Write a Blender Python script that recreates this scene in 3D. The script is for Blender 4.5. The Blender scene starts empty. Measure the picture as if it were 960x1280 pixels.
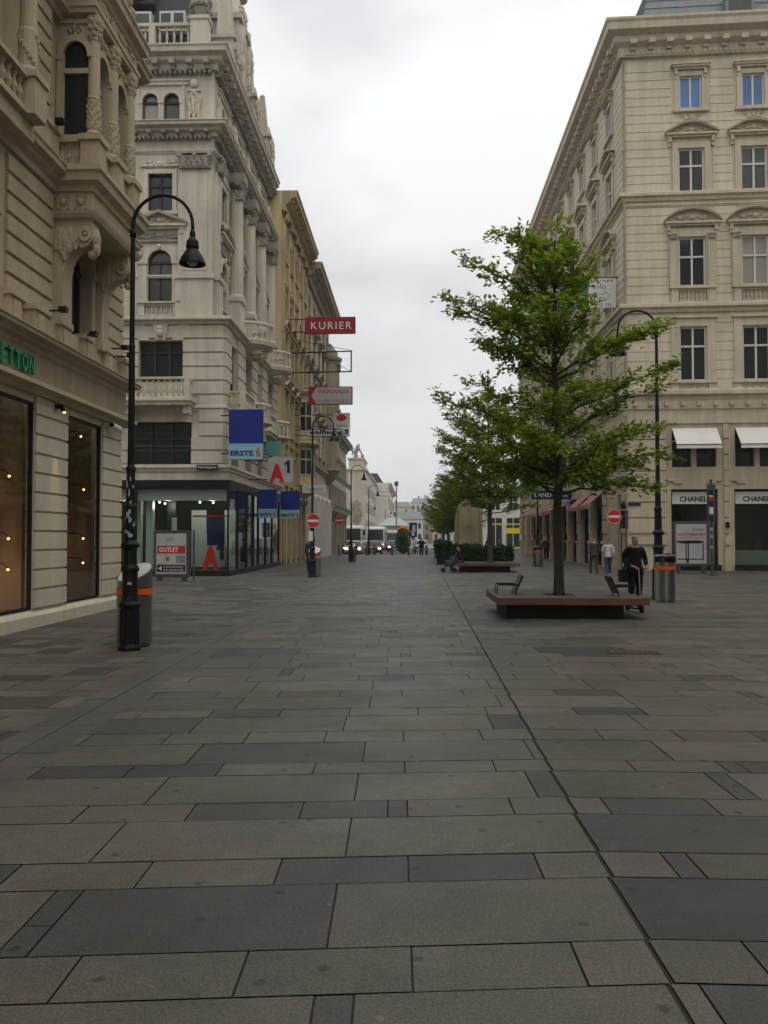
import bpy, bmesh, math, random
from mathutils import Vector, Matrix, noise
R = math.radians
PI = math.pi
rnd = random.Random(11)
scene = bpy.context.scene
col = scene.collection
LOC = {}

# ------------------------------------------------------------------ materials
def mat(name, c, rough=.75, var=.12, scale=2.5, streak=0.0, bump=0.0, bscale=40, metal=0.0, spec=.3, emis=None, fine=.06):
    m = bpy.data.materials.new(name)
    m.use_nodes = True
    nt = m.node_tree
    b = nt.nodes['Principled BSDF']
    b.inputs['Roughness'].default_value = rough
    b.inputs['Metallic'].default_value = metal
    b.inputs['Specular IOR Level'].default_value = spec
    b.inputs['Base Color'].default_value = (*c, 1)
    if emis:
        b.inputs['Emission Color'].default_value = (*emis[0], 1)
        b.inputs['Emission Strength'].default_value = emis[1]
    if var > 0 or bump > 0:
        g = nt.nodes.new('ShaderNodeNewGeometry')
        cur = None
        def layer(sc, amt, stretch=None, detail=4):
            nonlocal cur
            n = nt.nodes.new('ShaderNodeTexNoise')
            n.inputs['Scale'].default_value = sc
            n.inputs['Detail'].default_value = detail
            src = g.outputs['Position']
            if stretch:
                mp = nt.nodes.new('ShaderNodeMapping')
                mp.inputs['Scale'].default_value = stretch
                nt.links.new(src, mp.inputs['Vector'])
                src = mp.outputs['Vector']
            nt.links.new(src, n.inputs['Vector'])
            r = nt.nodes.new('ShaderNodeMapRange')
            r.inputs['From Min'].default_value = .3
            r.inputs['From Max'].default_value = .7
            r.inputs['To Min'].default_value = 1 - amt
            r.inputs['To Max'].default_value = 1 + amt * .6
            nt.links.new(n.outputs['Fac'], r.inputs['Value'])
            if cur is None:
                cur = r.outputs['Result']
            else:
                mu = nt.nodes.new('ShaderNodeMath')
                mu.operation = 'MULTIPLY'
                nt.links.new(cur, mu.inputs[0])
                nt.links.new(r.outputs['Result'], mu.inputs[1])
                cur = mu.outputs['Value']
        if var > 0:
            layer(scale * .35, var)
            layer(scale * 6, fine, detail=6)
            if streak > 0:
                layer(2.2, streak, (1.6, 1.6, .16), 5)
            mx = nt.nodes.new('ShaderNodeVectorMath')
            mx.operation = 'SCALE'
            mx.inputs[0].default_value = c
            nt.links.new(cur, mx.inputs['Scale'])
            nt.links.new(mx.outputs['Vector'], b.inputs['Base Color'])
        if bump > 0:
            n = nt.nodes.new('ShaderNodeTexNoise')
            n.inputs['Scale'].default_value = bscale
            n.inputs['Detail'].default_value = 5
            nt.links.new(g.outputs['Position'], n.inputs['Vector'])
            bp = nt.nodes.new('ShaderNodeBump')
            bp.inputs['Strength'].default_value = bump
            bp.inputs['Distance'].default_value = .02
            nt.links.new(n.outputs['Fac'], bp.inputs['Height'])
            nt.links.new(bp.outputs['Normal'], b.inputs['Normal'])
    return m

def glass_mat(name, tint, rough=.03, ior=1.5):
    m = bpy.data.materials.new(name)
    m.use_nodes = True
    nt = m.node_tree
    nt.nodes.remove(nt.nodes['Principled BSDF'])
    out = nt.nodes['Material Output']
    tr = nt.nodes.new('ShaderNodeBsdfTransparent')
    tr.inputs['Color'].default_value = (*tint, 1)
    gl = nt.nodes.new('ShaderNodeBsdfGlossy')
    gl.inputs['Roughness'].default_value = rough
    gl.inputs['Color'].default_value = (.9, .92, .92, 1)
    lw = nt.nodes.new('ShaderNodeFresnel')
    lw.inputs['IOR'].default_value = ior
    mx = nt.nodes.new('ShaderNodeMixShader')
    nt.links.new(lw.outputs['Fac'], mx.inputs['Fac'])
    nt.links.new(tr.outputs['BSDF'], mx.inputs[1])
    nt.links.new(gl.outputs['BSDF'], mx.inputs[2])
    nt.links.new(mx.outputs['Shader'], out.inputs['Surface'])
    return m

M = {}
M['sand'] = mat('sand_stone', (.455, .385, .26), .85, .13, 2, streak=.12, bump=.25)
M['cream'] = mat('cream_painted_stone', (.56, .51, .385), .8, .08, 2, streak=.08, bump=.12)
M['signband'] = mat('ochre_plaster_band', (.31, .26, .17), .85, .12, 2, streak=.12, bump=.2)
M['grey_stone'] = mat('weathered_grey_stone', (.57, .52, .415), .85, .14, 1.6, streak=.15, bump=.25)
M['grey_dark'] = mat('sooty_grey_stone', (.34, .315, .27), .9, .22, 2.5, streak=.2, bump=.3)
M['beige'] = mat('beige_plaster', (.60, .54, .405), .85, .10, 1.2, streak=.11, bump=.15)
M['beige_trim'] = mat('beige_stone_trim', (.54, .475, .35), .85, .13, 2, streak=.14, bump=.2)
M['beige_low'] = mat('ochre_stone_base', (.50, .43, .305), .85, .12, 2, streak=.13, bump=.2)
M['yellow'] = mat('ochre_yellow_plaster', (.64, .51, .29), .85, .15, 1.5, streak=.2, bump=.2)
M['yellow_trim'] = mat('faded_ochre_trim', (.46, .37, .22), .85, .18, 2, streak=.2, bump=.2)
M['palecream'] = mat('pale_cream_plaster', (.52, .47, .365), .85, .12, 1.5, streak=.15, bump=.15)
M['browntrim'] = mat('brown_stone_trim', (.35, .30, .215), .85, .18, 2, streak=.2, bump=.2)
M['white_plaster'] = mat('white_plaster', (.62, .60, .54), .8, .1, 2, streak=.1)
M['pinkbeige'] = mat('pink_beige_plaster', (.55, .46, .38), .85, .08, 1.0, streak=.06)
M['roof'] = mat('dark_slate_roof', (.055, .057, .06), .6, .2, 3)
M['roof_grey'] = mat('grey_slate_roof', (.20, .225, .22), .6, .15, 3, streak=.1)
M['copper'] = mat('green_copper', (.14, .24, .19), .7, .2, 3)
M['black'] = mat('black_painted_metal', (.008, .0085, .009), .5, .1, 8, spec=.22)
M['lampgreen'] = mat('dark_green_cast_iron', (.007, .0095, .009), .5, .25, 10, spec=.22, bump=.1, bscale=60)
M['darkframe'] = mat('dark_window_frame', (.035, .028, .024), .5, .1, 8)
M['whiteframe'] = mat('white_window_frame', (.60, .58, .53), .5, .06, 4)
M['pane'] = mat('window_glass_dark', (.018, .023, .025), .05, 0, spec=.42)
M['pane_painted_sky'] = mat('window_glass_painted_sky', (.07, .17, .42), .08, .25, 1.3, spec=.6)  # blue sky reflection of the top-floor panes, painted into the base colour
M['curtain'] = mat('curtained_pane', (.07, .075, .07), .12, .35, 2.5, spec=.45)
M['blind'] = mat('pale_window_blind', (.30, .28, .24), .3, .1, 3, spec=.5)
M['glass'] = glass_mat('shop_glass', (.80, .84, .82))
M['glass_dark'] = glass_mat('shop_glass_dark', (.75, .72, .66), ior=1.75)
M['steel'] = mat('brushed_steel', (.25, .24, .22), .36, .15, 5, metal=.9, bump=.05)
M['steel_dark'] = mat('dark_steel', (.10, .10, .10), .4, .1, 5, metal=.6)
M['binwhite'] = mat('pale_bin_lid', (.62, .60, .57), .5, .22, 12, fine=.15)
M['orange'] = mat('orange_reflective_band', (.72, .12, .03), .5, .08, 6)
M['stickers'] = mat('torn_white_stickers', (.42, .42, .40), .6, .25, 20)
M['woodtop'] = mat('weathered_grey_decking', (.115, .098, .078), .7, .2, 6, fine=.2, bump=.2)
M['woodside'] = mat('red_brown_hardwood', (.125, .060, .036), .6, .25, 5, fine=.2, bump=.1)
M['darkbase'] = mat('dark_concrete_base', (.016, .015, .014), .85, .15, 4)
M['bark'] = mat('grey_brown_bark', (.070, .056, .042), .9, .25, 6, streak=.3, bump=.9, bscale=28)
M['twig'] = mat('dark_branch_bark', (.05, .042, .034), .9, .2, 6)
M['red'] = mat('signal_red', (.50, .022, .018), .45, .05, 3)
M['kurier'] = mat('deep_red_sign', (.27, .014, .016), .55, .06, 2)
M['signwhite'] = mat('sign_white', (.66, .66, .63), .5, .06, 3)
M['signgrey'] = mat('sign_pale_grey', (.42, .41, .40), .5, .08, 3)
M['blue'] = mat('royal_blue_sign', (.006, .022, .20), .45, .04, 2)
M['lightblue'] = mat('pale_blue_sign', (.24, .44, .52), .4, .04, 2)
M['navy'] = mat('navy_sign', (.012, .016, .085), .45, .05, 3)
M['navytext'] = mat('navy_lettering', (.01, .02, .10), .5, 0)
M['greensign'] = mat('green_sign', (.012, .16, .085), .45, .05, 3)
M['greenletter'] = mat('green_lettering', (.010, .23, .10), .4, .04, 3, spec=.5)
M['blacktext'] = mat('black_lettering', (.012, .012, .012), .5, 0)
M['greytext'] = mat('grey_lettering', (.22, .21, .21), .5, 0)
M['redtext'] = mat('dull_red_lettering', (.36, .06, .06), .5, 0)
M['whitetext'] = mat('white_lettering', (.74, .73, .70), .5, 0)
M['awning'] = mat('white_awning_canvas', (.70, .68, .62), .8, .05, 3)
M['awning_red'] = mat('faded_red_awning', (.34, .17, .14), .8, .12, 3)
M['parasol'] = mat('beige_parasol_canvas', (.36, .31, .19), .85, .1, 3)
M['mint'] = mat('mint_glazed_panel', (.42, .50, .43), .35, .08, 2, spec=.5)
M['shopdark'] = mat('dark_shop_interior', (.05, .05, .048), .8, .3, 1.5)
M['shopbrown'] = mat('warm_brown_interior', (.36, .27, .19), .8, .25, 1.2)
M['shopgrey'] = mat('grey_shop_fitting', (.22, .24, .23), .7, .2, 2)
M['bulb'] = mat('warm_lit_bulb', (1, .8, .5), .5, 0, emis=((1, .50, .16), 7))
M['bulb_white'] = mat('white_lit_bulb', (1, 1, 1), .5, 0, emis=((1, .93, .8), 9))
M['headlight'] = mat('lit_headlight', (1, .9, .7), .3, 0, emis=((1, .72, .38), 9))
M['hedge'] = mat('hedge_leaf', (.028, .062, .020), .7, .3, 4)
M['asphalt'] = mat('asphalt', (.055, .055, .055), .85, .15, 2, bump=.2)
M['roadpaint'] = mat('road_paint', (.55, .55, .52), .7, .2, 6)
M['kerb'] = mat('granite_kerb', (.22, .21, .20), .8, .12, 4)
M['rust'] = mat('rusty_iron_cover', (.075, .045, .034), .7, .25, 10, bump=.3)
M['skin'] = mat('skin', (.42, .24, .17), .55, .06, 8)
M['coat'] = mat('black_wool_coat', (.008, .008, .009), .9, .15, 8)
M['shirt_grey'] = mat('dark_grey_jacket', (.055, .055, .05), .9, .15, 8)
M['white_top'] = mat('white_top', (.55, .52, .49), .85, .06, 8)
M['jeans'] = mat('blue_jeans', (.035, .055, .10), .85, .15, 10)
M['maroon'] = mat('maroon_shirt', (.09, .018, .02), .85, .1, 10)
M['hair_dark'] = mat('dark_hair', (.015, .011, .009), .6, .2, 20)
M['hair_grey'] = mat('cropped_grey_hair', (.22, .16, .12), .7, .2, 20)
M['shoe'] = mat('black_shoe', (.012, .012, .012), .5, 0)
M['shoe_white'] = mat('white_shoe', (.5, .5, .48), .6, 0)
M['buswhite'] = mat('white_coachwork', (.62, .62, .59), .3, .05, 1, spec=.5)
M['carsilver'] = mat('silver_car_paint', (.42, .42, .41), .3, .04, 1, spec=.5)
M['cardark'] = mat('dark_car_paint', (.03, .025, .028), .25, .04, 1, spec=.5)
M['carmaroon'] = mat('maroon_car_paint', (.13, .02, .02), .25, .04, 1, spec=.5)
M['tyre'] = mat('black_rubber', (.012, .012, .012), .8, 0)
M['yellowbright'] = mat('bright_yellow_panel', (.62, .50, .03), .5, .05, 2)
M['bollard'] = mat('dark_bollard_metal', (.075, .058, .050), .6, .15, 6)
M['bronze'] = mat('pale_bronze_statue', (.30, .26, .23), .7, .15, 5)
M['teal'] = mat('teal_sign_panel', (.10, .30, .28), .5, .1, 3)

# ------------------------------------------------------------------ mesh builder
class Frame:
    """u along the wall, w outward, v up"""
    def __init__(s, o, d, n, ks=1, ns=1):
        s.o = Vector((o[0], o[1], o[2] if len(o) > 2 else 0)); s.d = Vector((d[0], d[1], 0)).normalized(); s.n = Vector((n[0], n[1], 0)).normalized(); s.d *= ks; s.n *= ns
    def __call__(s, u, w, v):
        p = s.o + s.d * u + s.n * w
        return (p.x, p.y, p.z + v)
    def ang(s):
        return math.atan2(s.n.x, -s.n.y)

ZY = None
def warp(z):
    """upper storeys slightly taller than measured off a level sight line"""
    return z if ZY is None or z < 1.7 else 1.7 + (z - 1.7) * (1 + .0298 * (z - 1.7) / ZY)
class MB:
    def __init__(s, fr=None):
        s.v = []; s.f = []; s.m = []; s.fr = fr; s.cur = 0
    def pt(s, p):
        q = s.fr(*p) if s.fr else tuple(p)
        s.v.append((q[0], q[1], warp(q[2]))); return len(s.v) - 1
    def face(s, ids):
        s.f.append(tuple(ids)); s.m.append(s.cur)
    def poly(s, pts):
        s.face([s.pt(p) for p in pts])
    def box(s, x0, x1, y0, y1, z0, z1):
        i = [s.pt((x, y, z)) for z in (z0, z1) for x, y in ((x0, y0), (x1, y0), (x1, y1), (x0, y1))]
        for q in ((0, 3, 2, 1), (4, 5, 6, 7), (0, 1, 5, 4), (1, 2, 6, 5), (2, 3, 7, 6), (3, 0, 4, 7)):
            s.face([i[k] for k in q])
    def tbox(s, x0, x1, y0, y1, z0, z1, tx, ty):
        """box tapering towards its top by tx, ty on each side"""
        a = [s.pt(p) for p in ((x0, y0, z0), (x1, y0, z0), (x1, y1, z0), (x0, y1, z0))]
        b = [s.pt(p) for p in ((x0 + tx, y0 + ty, z1), (x1 - tx, y0 + ty, z1), (x1 - tx, y1 - ty, z1), (x0 + tx, y1 - ty, z1))]
        s.face(a[::-1]); s.face(b)
        for k in range(4):
            s.face((a[k], a[(k + 1) % 4], b[(k + 1) % 4], b[k]))
    def prism(s, pts, axis, a0, a1):
        """pts 2d polygon extruded along axis 0,1,2"""
        def mk(p, a):
            q = list(p); q.insert(axis, a); return s.pt(q)
        A = [mk(p, a0) for p in pts]; B = [mk(p, a1) for p in pts]
        s.face(A[::-1]); s.face(B)
        n = len(pts)
        for k in range(n):
            s.face((A[k], A[(k + 1) % n], B[(k + 1) % n], B[k]))
    def lathe(s, cx, cy, prof, n=12, sx=1, sy=1, cap=True, ph=0):
        rings = []
        for r, z in prof:
            rings.append([s.pt((cx + math.cos(2 * PI * k / n + ph) * r * sx, cy + math.sin(2 * PI * k / n + ph) * r * sy, z)) for k in range(n)])
        for a, b in zip(rings, rings[1:]):
            for k in range(n):
                s.face((a[k], a[(k + 1) % n], b[(k + 1) % n], b[k]))
        if cap:
            s.face(rings[0][::-1]); s.face(rings[-1])
    def blob(s, c, rx, ry, rz, n=6, k=4):
        prof = [(max(.02, math.sin(PI * i / k)), -math.cos(PI * i / k)) for i in range(k + 1)]
        rings = []
        for r, z in prof:
            rings.append([s.pt((c[0] + math.cos(2 * PI * j / n) * r * rx, c[1] + math.sin(2 * PI * j / n) * r * ry, c[2] + z * rz)) for j in range(n)])
        for a, b in zip(rings, rings[1:]):
            for j in range(n):
                s.face((a[j], a[(j + 1) % n], b[(j + 1) % n], b[j]))
    def tube(s, pts, rad, n=8, cap=True):
        pts = [Vector(p) for p in pts]
        if not isinstance(rad, (list, tuple)):
            rad = [rad] * len(pts)
        rings = []
        prev = None
        for i, p in enumerate(pts):
            d = (pts[min(i + 1, len(pts) - 1)] - pts[max(i - 1, 0)])
            if d.length < 1e-9: d = Vector((0, 0, 1))
            d.normalize()
            if prev is None:
                a = d.cross(Vector((0, 0, 1)))
                if a.length < .05: a = d.cross(Vector((0, 1, 0)))
            else:
                a = prev - d * prev.dot(d)
                if a.length < .01: a = d.cross(Vector((0, 1, 0)))
            a.normalize(); prev = a
            b = d.cross(a)
            rings.append([s.pt(p + (a * math.cos(2 * PI * k / n) + b * math.sin(2 * PI * k / n)) * rad[i]) for k in range(n)])
        for a, b in zip(rings, rings[1:]):
            for k in range(n):
                s.face((a[k], a[(k + 1) % n], b[(k + 1) % n], b[k]))
        if cap:
            s.face(rings[0][::-1]); s.face(rings[-1])
    def sweep(s, path, prof, side=1, caps=True):
        """prof [(w,v)] swept with mitres along plan path [(x,y)]; w to the right of travel when side=1.  world coords"""
        P = [Vector((p[0], p[1])) for p in path]
        N = []
        for a, b in zip(P, P[1:]):
            d = (b - a).normalized(); N.append(Vector((d.y, -d.x)) * side)
        rings = []
        for i, p in enumerate(P):
            n0 = N[max(i - 1, 0)]; n1 = N[min(i, len(N) - 1)]
            m = (n0 + n1) / (1 + n0.dot(n1))
            rings.append([s.pt((p.x + m.x * w, p.y + m.y * w, v)) for w, v in prof])
        k = len(prof)
        for a, b in zip(rings, rings[1:]):
            for j in range(k - 1):
                s.face((a[j], a[j + 1], b[j + 1], b[j]))
        if caps:
            s.face(rings[0][::-1]); s.face(rings[-1])
    def along(s, path, step, fn, side=1, inset=.3):
        """call fn(Frame) at steps along a plan path"""
        for a, b in zip(path, path[1:]):
            a = Vector((a[0], a[1])); b = Vector((b[0], b[1])); L = (b - a).length; d = (b - a) / L
            n = Vector((d.y, -d.x)) * side
            k = max(1, int((L - 2 * inset) / step))
            for i in range(k + 1):
                p = a + d * (inset + (L - 2 * inset) * i / k)
                s.fr = Frame((p.x, p.y), d, n); fn(); s.fr = None
    # walls ---------------------------------------------------------------
    def wall(s, u0, u1, v0, v1, holes=(), w=0.0, reveal=.28):
        us = sorted({u0, u1, *[min(max(h[0], u0), u1) for h in holes], *[min(max(h[1], u0), u1) for h in holes]})
        vs = sorted({v0, v1, *[min(max(h[2], v0), v1) for h in holes], *[min(max(h[3], v0), v1) for h in holes]})
        for a, b in zip(us, us[1:]):
            for c, d in zip(vs, vs[1:]):
                mu, mv = (a + b) / 2, (c + d) / 2
                if any(h[0] < mu < h[1] and h[2] < mv < h[3] for h in holes): continue
                s.poly([(a, w, c), (b, w, c), (b, w, d), (a, w, d)])
        for h in holes:
            a, b, c, d = h[:4]
            r = w - reveal
            s.poly([(a, w, c), (a, r, c), (a, r, d), (a, w, d)])
            s.poly([(b, w, c), (b, r, c), (b, r, d), (b, w, d)])
            s.poly([(a, w, c), (b, w, c), (b, r, c), (a, r, c)])
            s.poly([(a, w, d), (b, w, d), (b, r, d), (a, r, d)])
    def courses(s, u0, u1, v0, v1, h, blocks=(), w=0.0, d=.035, gap=.035):
        n = max(1, round((v1 - v0) / h)); h = (v1 - v0) / n
        for k in range(n):
            a, b = v0 + k * h + gap / 2, v0 + (k + 1) * h - gap / 2
            iv = [(u0, u1)]
            for bl in blocks:
                if bl[3] <= a or bl[2] >= b: continue
                nv = []
                for x, y in iv:
                    if bl[1] <= x or bl[0] >= y: nv.append((x, y)); continue
                    if bl[0] > x: nv.append((x, bl[0]))
                    if bl[1] < y: nv.append((bl[1], y))
                iv = nv
            for x, y in iv:
                if y - x < .06: continue
                i = [s.pt((x, w + .001, a)), s.pt((y, w + .001, a)), s.pt((y, w + .001, b)), s.pt((x, w + .001, b)),
                     s.pt((x, w + d, a + .012)), s.pt((y, w + d, a + .012)), s.pt((y, w + d, b - .012)), s.pt((x, w + d, b - .012))]
                for q in ((4, 5, 6, 7), (0, 1, 5, 4), (1, 2, 6, 5), (2, 3, 7, 6), (3, 0, 4, 7)):
                    s.face([i[j] for j in q])
    def arch(s, u, v, r0, r1, w0, w1, n=12, a0=0, a1=PI):
        A = []
        for k in range(n + 1):
            t = a0 + (a1 - a0) * k / n
            c, sn = math.cos(t), math.sin(t)
            A.append([s.pt((u + c * r0, w0, v + sn * r0)), s.pt((u + c * r1, w0, v + sn * r1)), s.pt((u + c * r1, w1, v + sn * r1)), s.pt((u + c * r0, w1, v + sn * r0))])
        for a, b in zip(A, A[1:]):
            for k in range(4):
                s.face((a[k], a[(k + 1) % 4], b[(k + 1) % 4], b[k]))
        s.face(A[0]); s.face(A[-1][::-1])
    def spandrel(s, u, v, r, w, depth=.25, n=12, top=None):
        """fills the rectangle u-r..u+r, v..v+r outside the arch"""
        top = v + r if top is None else top
        P = []
        for k in range(n + 1):
            t = PI * k / n
            x = u + math.cos(t) * r
            P.append((s.pt((x, w, v + math.sin(t) * r)), s.pt((x, w, top + .002)), s.pt((x, w - depth, v + math.sin(t) * r))))
        for a, b in zip(P, P[1:]):
            s.face((a[0], b[0], b[1], a[1])); s.face((a[0], b[0], b[2], a[2]))
    def baluster(s, x, y, z, h, r=.06, n=6):
        s.lathe(x, y, [(r * .9, z), (r * .9, z + h * .1), (r * .45, z + h * .2), (r * .95, z + h * .42), (r * .8, z + h * .52), (r * .4, z + h * .75), (r * .6, z + h * .84), (r * .85, z + h * .9), (r * .85, z + h)], n)
    def balustrade(s, u0, u1, w, v, h, step=.2, th=.2, rail=.09):
        s.box(u0, u1, w - th / 2, w + th / 2, v, v + rail)
        s.box(u0 - .003, u1 + .003, w - th / 2 - .03, w + th / 2 + .03, v + h - rail, v + h)
        n = max(1, int((u1 - u0) / step))
        for i in range(n):
            s.baluster(u0 + (i + .5) * (u1 - u0) / n, w, v + rail, h - 2 * rail, min(.075, (u1 - u0) / n * .36))
    def relief(s, u, v, w, wd, ht, dp, n=9, seed=0, sym=True):
        r = random.Random(seed)
        for i in range(n):
            x = r.uniform(0, .5) * wd; y = r.uniform(-.5, .5) * ht
            rr = r.uniform(.09, .2)
            k = 1 - .5 * abs(2 * x / wd)
            for sg in ((-1, 1) if sym else (1,)):
                s.blob((u + sg * x, w + dp * .15, v + y * k), wd * rr * .8, dp * r.uniform(.5, 1), ht * rr * 1.2, 5, 4)
        s.blob((u, w + dp * .3, v), wd * .13, dp, ht * .38, 6, 4)
    def capital(s, u, v0, v1, w, wd, dp, seed=0):
        """leafy capital: two rows of leaves, volutes and an abacus"""
        h = v1 - v0
        s.box(u - wd * .56, u + wd * .56, w - .02, w + dp * 1.15, v1 - h * .14, v1)
        s.box(u - wd * .47, u + wd * .47, w - .02, w + dp * .8, v0, v0 + h * .08)
        for row in range(2):
            n = 5 - row
            for i in range(n):
                x = u - wd * .42 + (i + .5) * wd * .84 / n
                z = v0 + h * (.22 + row * .3)
                s.blob((x, w + dp * .75, z), wd * .1, dp * .42, h * .2, 5, 4)
                s.blob((x, w + dp * 1.02, z + h * .13), wd * .08, dp * .2, h * .07, 5, 4)
        for sg in (-1, 1):
            s.blob((u + sg * wd * .45, w + dp * .95, v1 - h * .25), wd * .11, dp * .35, h * .13, 6, 4)
        s.blob((u, w + dp * 1.0, v1 - h * .2), wd * .08, dp * .3, h * .12, 5, 4)
    def build(s, name, mats, parent=None, bevel=0, smooth=False, off=None):
        me = bpy.data.meshes.new(name)
        o = off if off is not None else (LOC.get(parent.name, Vector((0, 0, 0))) if parent else Vector((0, 0, 0)))
        me.from_pydata([(x - o[0], y - o[1], z - o[2]) for x, y, z in s.v], [], s.f)
        if not isinstance(mats, (list, tuple)): mats = [mats]
        for m in mats: me.materials.append(m)
        if len(mats) > 1: me.polygons.foreach_set('material_index', s.m)
        if smooth: me.polygons.foreach_set('use_smooth', [True] * len(s.f))
        me.update()
        ob = bpy.data.objects.new(name, me); col.objects.link(ob)
        LOC[ob.name] = Vector(o)
        if parent: ob.parent = parent
        if bevel > 0:
            b = ob.modifiers.new('bevel', 'BEVEL'); b.width = bevel; b.segments = 2; b.limit_method = 'ANGLE'; b.angle_limit = R(50)
        return ob

def tag(o, label=None, cat=None, group=None, kind=None):
    if label: o['label'] = label
    if cat: o['category'] = cat
    if group: o['group'] = group
    if kind: o['kind'] = kind
    return o
SHIFT = []
def thing(name, label, cat, loc=(0, 0, 0), group=None):
    o = bpy.data.objects.new(name, None); col.objects.link(o)
    o.empty_display_size = .3
    o.location = loc; LOC[o.name] = Vector(loc)
    return tag(o, label, cat, group)
def structure(name, mb, m, label=None, **k):
    o = mb.build(name, m, **k); o['kind'] = 'structure'
    tag(o, label, name.replace('_', ' ')); return o
def copy_tree(o, parent=None):
    c = o.copy(); col.objects.link(c)
    if parent: c.parent = parent
    for ch in list(o.children): copy_tree(ch, c)
    return c
def place(proto_root, loc, rz=0, label=None, first=None, scale=1):
    c = copy_tree(proto_root); c.location = loc; c.rotation_euler = (0, 0, rz); c.scale = (scale,) * 3
    if label: c['label'] = label
    return c
def put(proto, parent, fr, u, w, v):
    """copy a part (outward = local -Y) onto a wall frame"""
    c = copy_tree(proto, parent)
    p = Vector(fr(u, w, v)); p.z = warp(p.z); p -= LOC[parent.name]
    c.location = p; c.rotation_euler = (0, 0, fr.ang()); return c
def drop(o):
    for ch in list(o.children): drop(ch)
    bpy.data.objects.remove(o)

def text(name, s, fr, u0, u1, w, v0, v1, m, parent=None, th=.012, bold=0.0, keep=False, off=None, align='c', spacing=1.0):
    """raised lettering fitted in u0..u1, v0..v1 on frame fr"""
    cu = bpy.data.curves.new(name, 'FONT'); cu.body = s; cu.size = 1; cu.extrude = .0; cu.resolution_u = 3; cu.offset = bold
    cu.space_character = spacing
    ob = bpy.data.objects.new(name, cu); col.objects.link(ob)
    dg = bpy.context.evaluated_depsgraph_get()
    me = bpy.data.meshes.new_from_object(ob.evaluated_get(dg))
    col.objects.unlink(ob); bpy.data.objects.remove(ob); bpy.data.curves.remove(cu)
    xs = [q.co.x for q in me.vertices]; ys = [q.co.y for q in me.vertices]
    if not xs: return None
    x0, x1, y0, y1 = min(xs), max(xs), min(ys), max(ys)
    sx = (u1 - u0) / (x1 - x0); sy = (v1 - v0) / (y1 - y0)
    if keep:
        sx = sy = min(sx, sy)
    cx = (u0 + u1) / 2 - (x0 + x1) / 2 * sx
    if align == 'l': cx = u0 - x0 * sx
    cy = (v0 + v1) / 2 - (y0 + y1) / 2 * sy
    mb = MB(fr)
    for q in me.vertices: mb.pt((cx + q.co.x * sx, w, cy + q.co.y * sy))
    n = len(mb.v)
    back = [tuple(fr(cx + q.co.x * sx, w + th, cy + q.co.y * sy)) for q in me.vertices]
    mb.v += back
    ec = {}
    for p in me.polygons:
        vv = list(p.vertices)
        mb.face([i + n for i in vv])
        for a, b in zip(vv, vv[1:] + vv[:1]):
            k = (min(a, b), max(a, b)); ec.setdefault(k, []).append((a, b))
    for k, l in ec.items():
        if len(l) == 1:
            a, b = l[0]; mb.face((a, b, b + n, a + n))
    bpy.data.meshes.remove(me)
    return mb.build(name, m, parent, off=off)

FX = Frame((0, 0), (1, 0), (0, -1))       # faces the viewer: u = X
def fy(y): return Frame((0, y), (1, 0), (0, -1))

# ------------------------------------------------------------------ camera, world, sun
cam = bpy.data.cameras.new('camera'); camo = bpy.data.objects.new('camera', cam); col.objects.link(camo)
camo.location = (0, 0, 1.70)
camo.rotation_euler = (R(90 + 1.705), 0, R(1.971))
cam.sensor_fit = 'VERTICAL'; cam.sensor_height = 36; cam.lens = 1075 / 1280 * 36
cam.clip_start = .1; cam.clip_end = 3000
scene.camera = camo

SUN_EL, SUN_AZ = 62, 150
w = bpy.data.worlds.new('World'); scene.world = w; w.use_nodes = True
nt = w.node_tree
bg = nt.nodes['Background']
sky = nt.nodes.new('ShaderNodeTexSky'); sky.sky_type = 'NISHITA'; sky.sun_disc = False
sky.sun_elevation = R(SUN_EL); sky.sun_rotation = R(SUN_AZ); sky.air_density = 1.0; sky.dust_density = 4
tc = nt.nodes.new('ShaderNodeTexCoord')
mp = nt.nodes.new('ShaderNodeMapping'); mp.inputs['Scale'].default_value = (1.0, 1.0, 2.0); mp.inputs['Location'].default_value = (3.1, .4, 1.7)
nt.links.new(tc.outputs['Generated'], mp.inputs['Vector'])
n1 = nt.nodes.new('ShaderNodeTexNoise'); n1.inputs['Scale'].default_value = 2.9; n1.inputs['Detail'].default_value = 5; n1.inputs['Roughness'].default_value = .45
nt.links.new(mp.outputs['Vector'], n1.inputs['Vector'])
cr = nt.nodes.new('ShaderNodeValToRGB')
e = cr.color_ramp.elements
e[0].position = .36; e[0].color = (.69, .71, .735, 1)
e[1].position = .56; e[1].color = (.95, .952, .945, 1)
nt.links.new(n1.outputs['Fac'], cr.inputs['Fac'])
# overcast luminance: the cloud deck is brighter high up and behind the viewer
sep = nt.nodes.new('ShaderNodeSeparateXYZ'); nt.links.new(tc.outputs['Generated'], sep.inputs['Vector'])
mr = nt.nodes.new('ShaderNodeMapRange'); mr.inputs['From Min'].default_value = 0; mr.inputs['From Max'].default_value = 1
mr.inputs['To Min'].default_value = 7.7; mr.inputs['To Max'].default_value = 13.5
nt.links.new(sep.outputs['Z'], mr.inputs['Value'])
sc_ = nt.nodes.new('ShaderNodeVectorMath'); sc_.operation = 'SCALE'
nt.links.new(cr.outputs['Color'], sc_.inputs[0]); nt.links.new(mr.outputs['Result'], sc_.inputs['Scale'])
mx = nt.nodes.new('ShaderNodeMix'); mx.data_type = 'RGBA'; mx.inputs[0].default_value = .95
nt.links.new(sky.outputs['Color'], mx.inputs[6]); nt.links.new(sc_.outputs['Vector'], mx.inputs[7])
nt.links.new(mx.outputs[2], bg.inputs['Color'])
bg.inputs['Strength'].default_value = .11
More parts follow.
